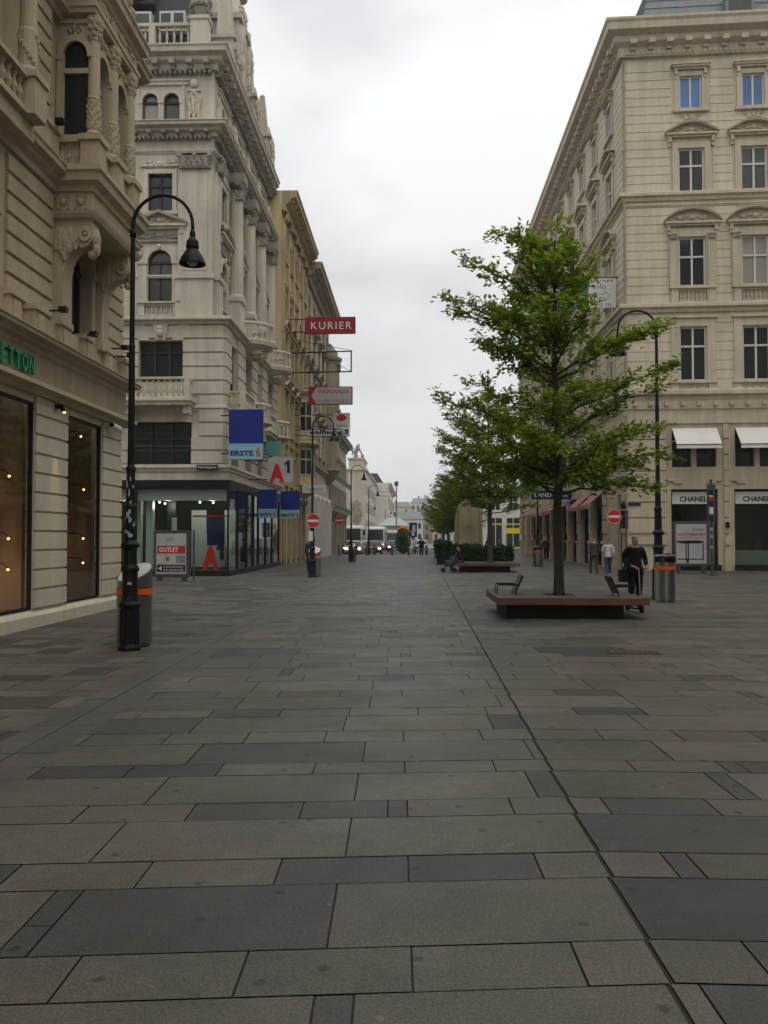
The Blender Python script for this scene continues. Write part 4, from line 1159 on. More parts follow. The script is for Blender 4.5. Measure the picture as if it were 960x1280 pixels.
# ------------------------------------------------------------------ the terrace beyond, house by house
def terrace(name, label, X, y0, y1, H, rows, bay, wallm, trimm, corn=1.0, groundh=4.2, roofh=2.0, depth=12, winframe='darkframe', side=1, cat='building', shop=True, roofm='roof', pane='pane', pilast=False, courses=0.0, corn_h=1.0):
    """rows: list of (v, w, h, kind)   side=1: front looks +X (left of the street)"""
    b = thing(name, label, cat, (X, y0, 0))
    fr = Frame((X, y0), (0, 1), (side, 0)); L = y1 - y0
    n = max(1, int(L / bay)); us = [(k + .5) * L / n for k in range(n)]
    holes = [(u - wd / 2, u + wd / 2, v, v + ht) for u in us for v, wd, ht, kd in rows]
    m = MB(fr); m.wall(0, L, groundh, H, holes, reveal=.28)
    m.fr = None
    xb = X - side * depth
    for yy in (y0, y1 - .02):
        m.box(min(xb, X - side * .01), max(xb, X - side * .01), yy + .001, yy + .02, 0, H)
    m.box(min(xb, xb + .02), max(xb, xb + .02), y0 + .03, y1 - .03, 0, H)
    m.box(min(xb, X - side * .3), max(xb, X - side * .3), y0 + .03, y1 - .03, H - .1, H - .02)
    m.build('wall', wallm, b)
    pth = [(X, y0), (X, y1)]
    m = MB(); m.sweep(pth, cornice_prof(H - corn_h, H, corn), side)
    def md(): m.box(-.1, .1, 0, corn * .75, H - corn_h * .55, H - corn_h * .38)
    m.along(pth, .9, md, side, .3); m.build('main_cornice', trimm, b)
    m = MB(); m.sweep(pth, belt_prof(groundh - .1, groundh + .3, .3), side)
    for v, wd, ht, kd in rows:
        if kd != 'plain': m.sweep(pth, belt_prof(v - .85, v - .6, .18), side)
    m.build('belt_cornice', trimm, b)
    if courses:
        m = MB(fr); m.courses(0, L, groundh + .35, H - corn_h, courses, [(h[0] - .25, h[1] + .25, h[2] - .9, h[3] + .7) for h in holes], d=.04, gap=.04); m.build('rustication', wallm, b)
    for v, wd, ht, kd in rows:
        p = archwin('window', wd, ht, M[winframe], M[pane]) if kd == 'arch' else casement('window', wd, ht, M[winframe], M[pane])
        if kd == 'arch':
            q = MB(LF); r = wd / 2; q.arch(0, ht - r, r - .01, r + .18, -.01, .1)
            for sg in (-1, 1): q.box(sg * (r + .1) - .1, sg * (r + .1) + .1, -.01, .08, 0, ht - r)
            q.build('surround', trimm, p)
        else:
            surround(p, wd, ht, trimm, .17, .07)
            if kd in ('tri', 'arched', 'flat'): pediment(p, wd + .7, ht + .38, trimm, {'tri': 'tri', 'arched': 'arch', 'flat': 'flat'}[kd], .45)
            if kd in ('tri', 'arched'): flat_balusters(p, wd + .1, -.75, -.16, trimm, .2)
        for u in us:
            put(p, b, fr, u, 0, v)
            if kd == 'arch':
                q = MB(fr); q.spandrel(u, v + ht - wd / 2, wd / 2, -.02, .26); q.build('arch_infill', wallm, b)
        drop(p)
    if pilast:
        for k in range(n + 1):
            u = min(max(k * L / n, .35), L - .35)
            m = MB(fr); m.box(u - .28, u + .28, 0, .16, groundh + .35, H - corn_h - .6); m.capital(u, H - corn_h - .6, H - corn_h, .12, .62, .22); m.build('pilaster', trimm, b)
    if shop:
        m = MB(fr)
        for k in range(n + 1):
            u = k * L / n; m.box(max(0, u - .35), min(L, u + .35), -.4, .04, 0, groundh)
        m.build('shop_pier', trimm, b)
        m = MB(fr)
        for k in range(n):
            a, c = k * L / n + .35, (k + 1) * L / n - .35
            m.poly([(a, -.2, 0), (c, -.2, 0), (c, -.2, groundh), (a, -.2, groundh)])
        m.build('shop_window', M['pane'], b)
        m = MB(fr)
        for k in range(n):
            a, c = k * L / n + .35, (k + 1) * L / n - .35
            m.box(a, c, -.22, -.1, groundh - .75, groundh); m.box((a + c) / 2 - .05, (a + c) / 2 + .05, -.24, -.12, .0, groundh - .75); m.box(a, c, -.24, -.12, 0, .3)
        m.build('shop_frame', M['black'], b)
    else:
        m = MB(fr); m.wall(0, L, 0, groundh, []); m.build('base_wall', wallm, b)
    m = MB(); 
    x0, x1, x2 = X - side * .9, X - side * 2.2, X - side * depth
    i = [(x0, H - .1), (x1, H + roofh), (x2, H + roofh), (x2, H - .1)]
    A = [m.pt((x, y0 + .05, z)) for x, z in i]; B = [m.pt((x, y1 - .05, z)) for x, z in i]
    m.face(A); m.face(B[::-1]); [m.face((A[k], A[(k + 1) % 4], B[(k + 1) % 4], B[k])) for k in range(4)]
    m.build('roof', M[roofm], b)
    return b, fr, L, us

bY, frY, LY, usY = terrace('ochre_building', 'ochre yellow ornate building with bay window next to the grey corner building', AX, 52.65, 64.6, 23.3,
    [(8.3, 1.2, 2.3, 'tri'), (12.0, 1.15, 2.4, 'arched'), (15.3, 1.1, 1.7, 'arch'), (19.2, 1.0, 1.6, 'plain'), (5.1, 1.4, 1.9, 'plain')], 2.35, M['yellow'], M['yellow_trim'], 1.0, pilast=True, corn_h=1.2)
# bay window column of the ochre house
m = MB(frY); c = 9.2
for v0, v1 in ((5.6, 8.2), (8.7, 11.6)):
    P = [(c - 1.3, 0), (c - .8, 1.0), (c + .8, 1.0), (c + 1.3, 0)]
    for (u0, w0), (u1, w1) in zip(P, P[1:]):
        m.poly([(u0, w0, v0 - .3), (u1, w1, v0 - .3), (u1, w1, v0 + .5), (u0, w0, v0 + .5)]); m.poly([(u0, w0, v1 - .2), (u1, w1, v1 - .2), (u1, w1, v1 + .5), (u0, w0, v1 + .5)])
        for t in (0.0, .86):
            a = (u0 + (u1 - u0) * t, w0 + (w1 - w0) * t); b_ = (u0 + (u1 - u0) * (t + .14), w0 + (w1 - w0) * (t + .14))
            m.poly([(a[0], a[1], v0), (b_[0], b_[1], v0), (b_[0], b_[1], v1), (a[0], a[1], v1)])
    m.poly([(u, w_, v1 + .5) for u, w_ in P]); m.poly([(u, w_, v0 - .3) for u, w_ in P])
m.lathe(c, .2, [(.2, 4.5), (.7, 4.8), (1.1, 5.1), (1.3, 5.3)], 14)
by_ = m.build('bay_window', M['yellow'], bY)
m = MB(frY)
for v in (8.2, 11.9, 5.2): m.tube([(c - 1.5, .05, v + .2), (c - .9, 1.15, v + .2), (c + .9, 1.15, v + .2), (c + 1.5, .05, v + .2)], .2, 6)
for k in range(9): m.baluster(c - .9 + k * .225, 1.1, 8.35, .55, .055)
m.balustrade(c - .9, c + .9, 1.1, 12.1, .7, .22); m.build('bay_balcony', M['yellow_trim'], by_)
m = MB(frY)
for v0, v1 in ((5.6, 8.2), (8.7, 11.6)):
    m.box(c - .72, c - .64, .9, .97, v0 + .5, v1 - .2); m.box(c + .64, c + .72, .9, .97, v0 + .5, v1 - .2); m.box(c - .04, c + .04, .9, .97, v0 + .5, v1 - .2); m.box(c - .7, c + .7, .9, .97, v0 + 1.6, v0 + 1.7)
for v0, v1 in ((5.6, 8.2), (8.7, 11.6)):
    for s_ in (-1, 1):
        for t in (.05, .5, .95):
            x, w_ = c + s_ * (1.25 - .4 * t), .06 + .86 * t; m.box(x - .05, x + .05, w_, w_ + .05, v0 + .5, v1 - .2)
        for z in (v0 + .55, v0 + 1.65, v1 - .25): m.tube([(c + s_ * 1.25, .08, z), (c + s_ * .85, .94, z)], .05, 4)
wb = m.build('bay_casement', M['whiteframe'], by_)
m = MB(frY)
for v0, v1 in ((5.6, 8.2), (8.7, 11.6)):
    m.poly([(c - .72, .92, v0 + .5), (c + .72, .92, v0 + .5), (c + .72, .92, v1 - .2), (c - .72, .92, v1 - .2)])
    for s_ in (-1, 1): m.poly([(c + s_ * 1.25, .05, v0 + .5), (c + s_ * .85, .9, v0 + .5), (c + s_ * .85, .9, v1 - .2), (c + s_ * 1.25, .05, v1 - .2)])
m.build('bay_glazing', M['pane'], by_)
m = MB(frY)
for u in usY[:3]: m.relief(u, 14.85, .05, 1.6, .5, .2, 12, int(u)); m.relief(u, 17.6, .05, 1.6, .5, .2, 12, int(u) + 5)
m.build('garland_frieze', M['yellow_trim'], bY)

bC, frC, LC_, usC = terrace('cream_arcade_building', 'pale cream building with arcaded ground floor and heavy roof cornice beyond the ochre one', AX, 64.65, 82, 22.7,
    [(8.6, 1.2, 2.4, 'tri'), (12.4, 1.15, 2.3, 'arched'), (15.9, 1.1, 1.8, 'flat'), (19.0, 1.0, 1.5, 'plain')], 2.9, M['palecream'], M['browntrim'], 1.25, groundh=7.4, shop=False, courses=.45, corn_h=1.4)
for u in usC:
    for a in (-.7, .7):
        m = MB(frC); m.arch(u + a, 4.6, .42, .62, 0, .4, 10); m.box(u + a - .62, u + a - .42, 0, .4, 0, 4.6); m.box(u + a + .42, u + a + .62, 0, .4, 0, 4.6); 
        o = m.build('arcade_arch', M['white_plaster'], bC)
        m = MB(frC); m.poly([(u + a - .42, .02, 0), (u + a + .42, .02, 0), (u + a + .42, .02, 4.6), (u + a - .42, .02, 4.6)]); m.poly([(u + a + math.cos(PI * k / 10) * .42, .02, 4.6 + math.sin(PI * k / 10) * .42) for k in range(11)]); m.build('arch_glazing', M['pane'], o)
m = MB(frC)                   # turret-like corner bay
for v0, v1 in ((8, 11.6), (11.9, 15.4), (15.7, 18.6)):
    m.lathe(16.0, .1, [(1.0, v0 - .3), (1.25, v0), (1.1, v0 + .1), (1.1, v1 - .4), (1.3, v1 - .25), (1.35, v1)], 14)
m.lathe(16.0, .1, [(1.0, 18.6), (.9, 19.2), (.3, 20.0)], 14); m.lathe(16, .1, [(.2, 6.6), (.7, 7.2), (1.0, 7.7)], 12)
for k in range(5): m.relief(16.0, 9 + k * 2.2, 1.15, 1.4, .8, .16, 10, k)
m.build('corner_bay', M['browntrim'], bC)

bE, frE, LE, usE = terrace('green_railing_building', 'lower beige building with green copper eaves and railings before the road', AX, 82.05, 104, 12.8,
    [(4.9, 1.2, 2.0, 'plain'), (8.2, 1.2, 2.0, 'plain')], 2.5, M['palecream'], M['browntrim'], .8, groundh=4.2, roofm='copper', roofh=1.0)
m = MB(frE)
for v in (11.95, 7.3, 4.35):
    m.box(0, LE, .82 if v > 10 else .6, .86 if v > 10 else .64, v + .55, v + .62); m.box(0, LE, .8 if v > 10 else .58, .88 if v > 10 else .66, v, v + .1)
    for k in range(int(LE / .16)): m.box(k * .16, k * .16 + .03, .82 if v > 10 else .6, .85 if v > 10 else .63, v + .1, v + .55)
m.build('green_railing', M['copper'], bE)
bF = thing('blank_gable_building', 'tall pinkish beige block with blank gable wall and rooftop statue across the road', 'building', (-8.9, 140, 0))
BX = 1.05
m = MB(); m.box(-8.95, -5.9, 140, 180, 0, 11.8); m.build('wall', M['palecream'], bF)
m = MB(); m.box(-9.2, -5.6, 139.75, 180, 11.8, 12.1); m.box(-8.6, -6.2, 140.1, 150, 12.1, 13.6); m.box(-8.8, -6.0, 139.9, 150, 13.6, 13.85); m.build('parapet', M['palecream'], bF)
m = MB(); m.lathe(-7.5, 141, [(.4, 13.85), (.4, 14.3), (.2, 14.4)], 10); m.blob((-7.5, 141, 14.9), .35, .3, .65, 8, 6); m.blob((-7.2, 141, 15.5), .4, .25, .55, 8, 6); m.blob((-7.05, 141, 16.0), .2, .2, .25, 8, 6); m.tube([(-7.6, 141, 15.2), (-7.9, 141, 14.8), (-8.1, 141, 14.4)], .14, 6); m.tube([(-6.95, 141, 15.4), (-6.6, 141, 14.8), (-6.5, 141, 14.2)], .14, 6)
m.blob((-6.4, 141, 14.2), .3, .25, .3, 8, 6)
o = m.build('rooftop_statue', M['bronze'], bF)
m = MB(fy(139.9)); m.relief(-7.3, 5.0, 0, 1.5, 3.6, .15, 18, 3); m.build('wall_relief', M['browntrim'], bF)
m = MB(); 
for k in range(12):
    for v in (2, 5, 8): m.box(-5.9, -5.86, 142 + k * 3.0, 143.2 + k * 3.0, v, v + 1.7)
m.build('side_windows', M['pane'], bF)
bG, *_ = terrace('far_white_terrace', 'distant pale stuccoed terrace on the left beyond the blank gable', -5.4, 180, 230, 13.2, [(4.5, 1.3, 2.2, 'plain'), (8.2, 1.3, 2.2, 'plain')], 4.2, M['white_plaster'], M['palecream'], .8)

bF.location.x -= 2.0; bF.location.z += .9; bF.scale = (1, 1, 1.0)
# ------------------------------------------------------------------ right corner building
RX, RY, RLs, RLf = 11.05, 45.05, 44.2, 13.0
rd_ = Vector((math.cos(R(3.1)), -math.sin(R(3.1))))
br = thing('beige_corner_building', 'large five storey beige corner building with white awnings and grey roof on the right', 'building', (RX, RY, 0))
FR = Frame((RX, RY), rd_, (-rd_.y * -1 * -1, -rd_.x))
FR = Frame((RX, RY), rd_, (rd_.y, -rd_.x))
FRS = Frame((RX, RY), (0, 1), (-1, 0))
fe = Vector((RX, RY)) + rd_ * RLf
rpath = [(RX, RY + RLs), (RX, RY), (fe.x, fe.y)]
fcols = [3.45, 6.62, 9.79]
scols = [3.1 + 3.9 * k for k in range(11)]
BE, BT, BW = M['beige'], M['beige_trim'], M['beige_low']
RW = [('w5', 24.1, 1.15, 1.75), ('w4', 19.72, 1.35, 2.3), ('w3', 14.75, 1.4, 2.6), ('w2', 9.8, 1.4, 2.85)]
hf = lambda cols: [(u - wd / 2, u + wd / 2, v, v + ht) for u in cols for _, v, wd, ht in RW]
m = MB(FR); m.wall(0, RLf, 9.2, 27.6, hf(fcols), reveal=.3)
m.fr = FRS; m.wall(0, RLs, 9.2, 27.6, hf(scols), reveal=.3)
m.fr = None
bk = Vector((RX, RY)) + rd_ * RLf
m.box(RX + .1, RX + 12.5, RY + RLs - .1, RY + RLs, 0, 27.6); m.box(bk.x - .1, bk.x, bk.y + .2, RY + RLs, 0, 27.6); m.box(RX + .4, bk.x, RY + .8, RY + RLs - .2, 27.4, 27.6)
m.build('upper_wall', BE, br)
m = MB(FR)
blk = lambda cols: [(u - wd / 2 - .42, u + wd / 2 + .42, v - .75 if n_ != 'w5' else v - .25, v + ht + (.35 if n_ in ('w5', 'w2') else 1.2)) for u in cols for n_, v, wd, ht in RW]
for fr, L, cols in ((FR, RLf, fcols), (FRS, RLs, scols)):
    m.fr = fr
    for v0, v1 in ((9.4, 13.3), (13.9, 18.95), (19.75, 26.6)):
        m.courses(.0, L, v0, v1, .46, blk(cols), d=.03, gap=.03)
m.build('rustication', BE, br)
# cornices and belts
m = MB()
m.sweep(rpath, cornice_prof(26.9, 28.6, 1.05), 1); m.build('main_cornice', BT, br)
m = MB()
def cb(): m.box(-.17, .17, 0, .72, 27.38, 27.62); m.box(-.14, .14, 0, .4, 27.2, 27.38)
m.along(rpath, .92, cb, 1, .45)
def cd_(): m.box(-.07, .07, 0, .3, 26.98, 27.14)
m.along(rpath, .26, cd_, 1, .2)
m.build('cornice_brackets', BT, br)
m = MB(); m.sweep(rpath, belt_prof(19.28, 19.7, .28), 1); m.sweep(rpath, belt_prof(18.95, 19.1, .1), 1); m.sweep(rpath, belt_prof(13.4, 13.85, .3), 1); m.sweep(rpath, belt_prof(8.75, 9.35, .4), 1)
m.sweep(rpath, [(0, 7.6), (.1, 7.605), (.12, 8.3), (.2, 8.35), (.22, 8.75), (0, 8.76)], 1); m.build('belt_cornice', BT, br)
m = MB()
def db(): m.box(-.1, .1, .1, .36, 8.5, 8.72)
m.along(rpath, .8, db, 1, .4); m.build('belt_brackets', BW, br)
WF = M['whiteframe']
p5 = casement('window', 1.15, 1.75, WF, M['pane_painted_sky'], 0, 1, .14, .09); surround(p5, 1.15, 1.75, BT, .26, .08, .18); pediment(p5, 1.9, 2.15, BT, 'flat')
m = MB(LF); m.relief(0, -.42, 0, 1.0, .34, .1, 9, 2); m.build('garland', BT, p5)
m = MB(LF); m.box(-.5, .5, -.18, -.165, .85, .88); m.build('glazing_bar', WF, p5)
p4 = casement('window', 1.35, 2.3, WF, M['pane'], .6, 1, .14, .1); surround(p4, 1.35, 2.3, BT, .3, .1, .02); pediment(p4, 2.6, 2.95, BT, 'peak', .5, 3)
p3 = casement('window', 1.4, 2.6, WF, M['pane'], .6, 1, .14, .1); surround(p3, 1.4, 2.6, BT, .42, .1, .12); pediment(p3, 2.8, 3.25, BT, 'arch', .62, 6); flat_balusters(p3, 1.45, -.86, -.14, BT, .38)
m = MB(LF)
for s in (-1, 1): m = MB(LF); m.box(s * .98 - .2, s * .98 + .2, .1, .16, 0, 2.45); m.capital(s * .98, 2.45, 2.75, .1, .42, .16); m.build('pilaster', BT, p3)
p2 = casement('window', 1.4, 2.85, WF, M['pane'], .64, 1, .14, .1); surround(p2, 1.4, 2.85, BT, .42, .1, .12)
m = MB(LF); m.box(-1.22, 1.22, 0, .2, 3.28, 3.4); m.build('hood', BT, p2)
m = MB(LF); m.relief(0, -.42, 0.02, 1.3, .36, .08, 12, 5); m.box(-1.12, -.75, 0, .12, -.75, -.13); m.box(.75, 1.12, 0, .12, -.75, -.13); m.build('apron_panel', BT, p2)
WV = {}; wr = random.Random(6)
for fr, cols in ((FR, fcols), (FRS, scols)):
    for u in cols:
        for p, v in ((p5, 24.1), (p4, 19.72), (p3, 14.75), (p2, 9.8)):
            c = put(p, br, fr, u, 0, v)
            if p is not p5 and wr.random() < .45:
                for q in c.children:
                    if q.name.startswith('pane'):
                        k_ = (p.name, wr.choice(('curtain', 'curtain', 'blind')))
                        if k_ not in WV:
                            WV[k_] = q.data.copy(); WV[k_].materials[0] = M[k_[1]]
                        q.data = WV[k_]
for p in (p5, p4, p3, p2): drop(p)
# ground and mezzanine storeys
gsh = [(u - 1.18, u + 1.18, .12, 4.2) for u in fcols]; gmz = [(u - 1.12, u + 1.12, 5.35, 7.35) for u in fcols]
m = MB(FR); m.wall(0, RLf, 0, 9.2, gsh + gmz, reveal=.45)
ssh = [(u - 1.35, u + 1.35, .0, 4.3) for u in scols[1:]] + [(.95, 2.0, 0, 4.0)]; smz = [(u - 1.2, u + 1.2, 5.3, 7.3) for u in scols]
m.fr = FRS; m.wall(0, RLs, 0, 9.2, ssh + smz, reveal=.45); m.build('lower_wall', BW, br)
m = MB(FR)
m.courses(.0, RLf, 1.9, 7.6, .86, [(u - 1.45, u + 1.45, 0, 7.6) for u in fcols], d=.09, gap=.06)
for u0, u1 in ((0.02, 2.0), (4.92, 5.15), (8.1, 8.32), (11.25, 13)):
    m.box(u0, u1, 0, .12, .0, 1.35); m.box(u0, u1, 0, .22, 1.35, 1.5); m.box(u0, u1, 0, .16, 1.5, 1.75)
m.fr = FRS; m.courses(0, RLs, 1.9, 7.6, .86, [(u - 1.6, u + 1.6, 0, 7.6) for u in scols[1:]] + [(.8, 4.5, 0, 7.6)], d=.09, gap=.06)
for k, u in enumerate(scols): m.box(u + 1.62, min(RLs, u + 2.25), 0, .12, 0, 1.35); m.box(u + 1.6, min(RLs, u + 2.28), 0, .2, 1.35, 1.5)
m.build('pier_blocks', BW, br)
m = MB(FR)
for u in fcols:
    for sg in (-1, 1): m.box(u + sg * 1.0 - .32, u + sg * 1.0 + .32, 0, .1, 4.62, 4.7); m.box(u + sg * .85 - .22, u + sg * .85 + .22, 0, .1, 4.5, 4.6)
m.build('lintel_ornament', BT, br)
for k, u in enumerate(fcols):
    m = MB(FR)
    for a in (-1.12, .12): 
        m.box(u + a, u + a + .1, -.42, -.3, 5.35, 7.35); m.box(u + a + .9, u + a + 1.0, -.42, -.3, 5.35, 7.35); m.box(u + a + .1, u + a + .9, -.42, -.3, 5.35, 5.45)
    o = m.build('mezzanine_window', M['black'], br)
    m = MB(FR); m.box(u - .12, u + .12, -.44, -.05, 5.35, 7.35); m.build('mullion_pier', BW, o)
    m = MB(FR); m.poly([(u - 1.12, -.36, 5.35), (u + 1.12, -.36, 5.35), (u + 1.12, -.36, 7.35), (u - 1.12, -.36, 7.35)]); m.build('pane', M['pane'], o)
    # white fold-out awning
    m = MB(FR); a, b = u - 1.1, u + 1.14
    P = [(a, .02, 7.36), (b, .02, 7.36), (b, .95, 6.42), (a, .95, 6.42)]; Q = [(x, w_ - .012, z - .03) for x, w_, z in P]
    i = [m.pt(p) for p in P]; j = [m.pt(p) for p in Q]; m.face(i); m.face(j[::-1]); [m.face((i[k2], i[(k2 + 1) % 4], j[(k2 + 1) % 4], j[k2])) for k2 in range(4)]
    m.box(a, b, .94, .955, 6.22, 6.42)
    aw = m.build('awning', M['awning'], br)
    m = MB(FR)
    for x in (a + .05, b - .05): m.tube([(x, .0, 6.3), (x, .92, 6.42)], .02, 6)
    m.tube([(a, .955, 6.42), (b, .955, 6.42)], .025, 6); m.build('awning_arm', M['black'], aw)
    # shop window
    m = MB(FR); a, b = u - 1.18, u + 1.18
    m.box(a, a + .1, -.4, -.22, .3, 4.2); m.box(b - .1, b, -.4, -.22, .3, 4.2); m.box(a + .1, b - .1, -.4, -.22, 4.08, 4.2); m.box(a - .02, b + .1, -.4, .14, .0, .3)
    o = m.build('shop_window', M['black'], br)
    m = MB(FR); m.poly([(a + .1, -.3, .3), (b - .1, -.3, .3), (b - .1, -.3, 3.45), (a + .1, -.3, 3.45)]); m.build('pane', M['glass'], o)
    m = MB(FR); m.box(a + .1, b - .1, -.34, -.26, 3.45, 4.08); m.build('fascia_panel', M['signwhite'], o)
    m = MB(FR); m.box(a + .1, b - .1, -.42, -.36, .3, 1.05); m.box(b - .42, b - .1, -.6, -.36, 1.05, 3.4); m.build('mint_panel', M['mint'], o)
    m = MB(FR); m.box(a - .1, b + .1, -2.2, -2.1, .0, 4.2); m.box(a - .1, b + .1, -2.1, -.46, 4.0, 4.02); m.box(a - .1, a - .05, -2.1, -.46, .05, 4.0); m.box(b + .05, b + .1, -2.1, -.46, .05, 4.0); m.box(a + .3, a + .9, -1.2, -.7, .1, 1.4); m.box(a + 1.2, a + 1.6, -1.0, -.7, .1, 1.6); m.build('shop_interior', M['shopdark'], br)
    text('shop_lettering', 'CHANEL', FR, a + .5, b - .48, -.255, 3.56, 3.84, M['blacktext'], o, th=.01, bold=.03)
    for s in (a - .38,):
        if k: m = MB(FR); m.box(s - .12, s + .05, .12, .26, 2.2, 2.5); m.build('wall_lamp', M['black'], br)
# side shopfronts, door and awnings
m = MB(FRS)
for u in scols[1:]: m.box(u - 1.35, u + 1.35, -.42, -.2, 3.5, 4.3); m.box(u - 1.35, u - 1.25, -.42, -.25, .0, 3.5); m.box(u + 1.25, u + 1.35, -.42, -.25, 0, 3.5); m.box(u - .05, u + .05, -.42, -.25, 0, 3.5); m.box(u - 1.25, u + 1.25, -.42, -.25, 0, .35)
m.build('side_shop_frame', M['black'], br)
m = MB(FRS)
for u in scols[1:]: m.poly([(u - 1.35, -.36, 0), (u + 1.35, -.36, 0), (u + 1.35, -.36, 4), (u - 1.35, -.36, 4)])
for u in scols: m.poly([(u - 1.2, -.4, 5.3), (u + 1.2, -.4, 5.3), (u + 1.2, -.4, 7.3), (u - 1.2, -.4, 7.3)])
m.build('side_shop_pane', M['pane'], br)
m = MB(FRS)
for u in scols: m.box(u - .06, u + .06, -.42, -.3, 5.3, 7.3); m.box(u - 1.2, u - 1.1, -.42, -.3, 5.3, 7.3); m.box(u + 1.1, u + 1.2, -.42, -.3, 5.3, 7.3); m.box(u - 1.2, u + 1.2, -.42, -.3, 6.6, 6.7)
m.build('side_window_frame', M['black'], br)
m = MB(FRS); m.box(.95, 2.0, -.45, -.35, 0, 4.0); m.box(.95, 1.05, -.35, -.2, 0, 4); m.box(1.9, 2.0, -.35, -.2, 0, 4); m.box(.95, 2, -.35, -.2, 2.9, 3.05); m.build('door', M['black'], br)
for k, u in enumerate(scols[1:9]):
    m = MB(FRS); a, b = u - 1.4, u + 1.4; dp = 1.2 if k > 1 else .8
    P = [(a, .03, 4.35), (b, .03, 4.35), (b, dp, 3.65), (a, dp, 3.65)]; i = [m.pt(p) for p in P]; j = [m.pt((x, w_ - .01, z - .03)) for x, w_, z in P]
    m.face(i); m.face(j[::-1]); [m.face((i[q], i[(q + 1) % 4], j[(q + 1) % 4], j[q])) for q in range(4)]; m.box(a, b, dp - .01, dp + .005, 3.4, 3.65)
    m.build('side_awning', M['awning_red'] if k % 2 else M['navy'] if k == 2 else M['awning_red'], br)
m = MB(FR); m.tube([(.0, .1, 1.5), (.0, .1, 26.8)], .07, 8); [m.tube([(-.0, .02, z), (.0, .17, z)], .1, 8) for z in (4, 8, 12, 15.2, 18, 22, 25.4)]
m.build('downpipe', M['browntrim'], br)
m = MB(FR); m.box(-.05, .7, .1, .14, 3.35, 3.5); m.build('street_name_plate', M['navy'], br)
m = MB(FR); m.blob((-.2, .25, 3.35), .16, .14, .2, 8, 6); m.tube([(-.2, .0, 3.6), (-.2, .25, 3.55)], .03, 6); m.build('wall_lantern', M['black'], br)
# roof
m = MB(); m.sweep([(RX + 1.1, RY + RLs - .1), (RX + 1.1, RY + 1.15), (fe.x, fe.y + 1.15)], [(0, 28.3), (.02, 28.5), (-1.2, 33.0), (-4.5, 34.2), (-4.5, 28.3)], 1); m.box(RX + 5, RX + 12.8, RY + 5, RY + RLs, 28.4, 34.1); m.build('mansard_roof', M['roof_grey'], br)
m = MB(); m.sweep([(RX + 1.1, RY + RLs - .1), (RX + 1.1, RY + 1.15), (fe.x, fe.y + 1.15)], [(.03, 28.5), (.1, 28.52), (.1, 28.8), (.02, 28.82)], 1)
for h in range(9): m.sweep([(RX + 1.1, RY + RLs - .1), (RX + 1.1, RY + 1.15), (fe.x, fe.y + 1.15)], [(-.02 - .133 * h, 28.62 + .5 * h), (.02 - .133 * h, 28.64 + .5 * h), (.0 - .133 * h, 28.67 + .5 * h)], 1, False)
m.build('roof_courses', M['roof_grey'], br)
for u in (5.4, 8.6):
    m = MB(Frame((RX + 1.1, RY + 1.15), rd_, (rd_.y, -rd_.x)))
    m.box(u - .75, u + .75, -1.3, -.06, 29.1, 30.9); o = m.build('roof_window', M['roof_grey'], br)
    m = MB(Frame((RX + 1.1, RY + 1.15), rd_, (rd_.y, -rd_.x))); m.poly([(u - .6, -.05, 29.2), (u + .6, -.05, 29.2), (u + .6, -.05, 30.7), (u - .6, -.05, 30.7)]); m.build('pane', M['curtain'], o)
for yy in (8, 17, 30): m = MB(FRS); m.box(yy, yy + 1.2, -1.6, -1.1, 28.6, 30.4); m.build('roof_dormer', M['roof_grey'], br)

# ------------------------------------------------------------------ street lamp, bin, bollard prototypes
def make_lamp():
    o = thing('street_lamp', 'x', 'street lamp', (0, 0, 0), 'curved dark lamp posts along the street')
    m = MB()
    m.lathe(0, 0, [(.17, 0), (.17, .05), (.145, .1), (.14, .62), (.16, .66), (.165, .7), (.13, .74), (.115, .82), (.115, 1.18), (.135, 1.2), (.135, 1.24), (.10, 1.3), (.095, 1.52), (.135, 1.56), (.14, 1.6), (.09, 1.66), (.082, 2.1), (.095, 2.13), (.095, 2.17), (.07, 2.22), (.062, 2.7), (.075, 2.72), (.072, 2.76), (.052, 2.8), (.046, 4.6), (.052, 4.62), (.04, 4.66), (.034, 6.4)], 16)
    for k in range(10):
        t = 2 * PI * k / 10; m.tube([(math.cos(t) * .145, math.sin(t) * .145, .12), (math.cos(t) * .142, math.sin(t) * .142, .6)], .012, 5)
    m.build('post', M['lampgreen'], o, smooth=False)
    m = MB(); r = .46
    pts = [(0, 0, 6.38)] + [(r - math.cos(t) * r, 0, 6.48 + math.sin(t) * r) for t in [PI * k / 16 for k in range(17)]] + [(2 * r, 0, 6.36)]
    m.tube(pts, [.032] * 4 + [.026] * (len(pts) - 4), 10); m.lathe(0, 0, [(.05, 6.3), (.05, 6.42)], 10); m.build('arm', M['lampgreen'], o, smooth=True)
    m = MB(); c = 2 * r
    m.lathe(c, 0, [(.026, 6.40), (.042, 6.36), (.045, 6.28), (.09, 6.22), (.10, 6.13), (.085, 6.10), (.12, 6.05), (.175, 5.96), (.198, 5.9), (.205, 5.87), (.19, 5.87), (.16, 5.93), (.08, 6.0)], 20); m.build('lamp_shade', M['lampgreen'], o)
    m = MB(); m.blob((c, 0, 5.91), .09, .09, .07, 12, 6); m.build('glass_bowl', M['signgrey'], o, smooth=True)
    return o
lamp = make_lamp()
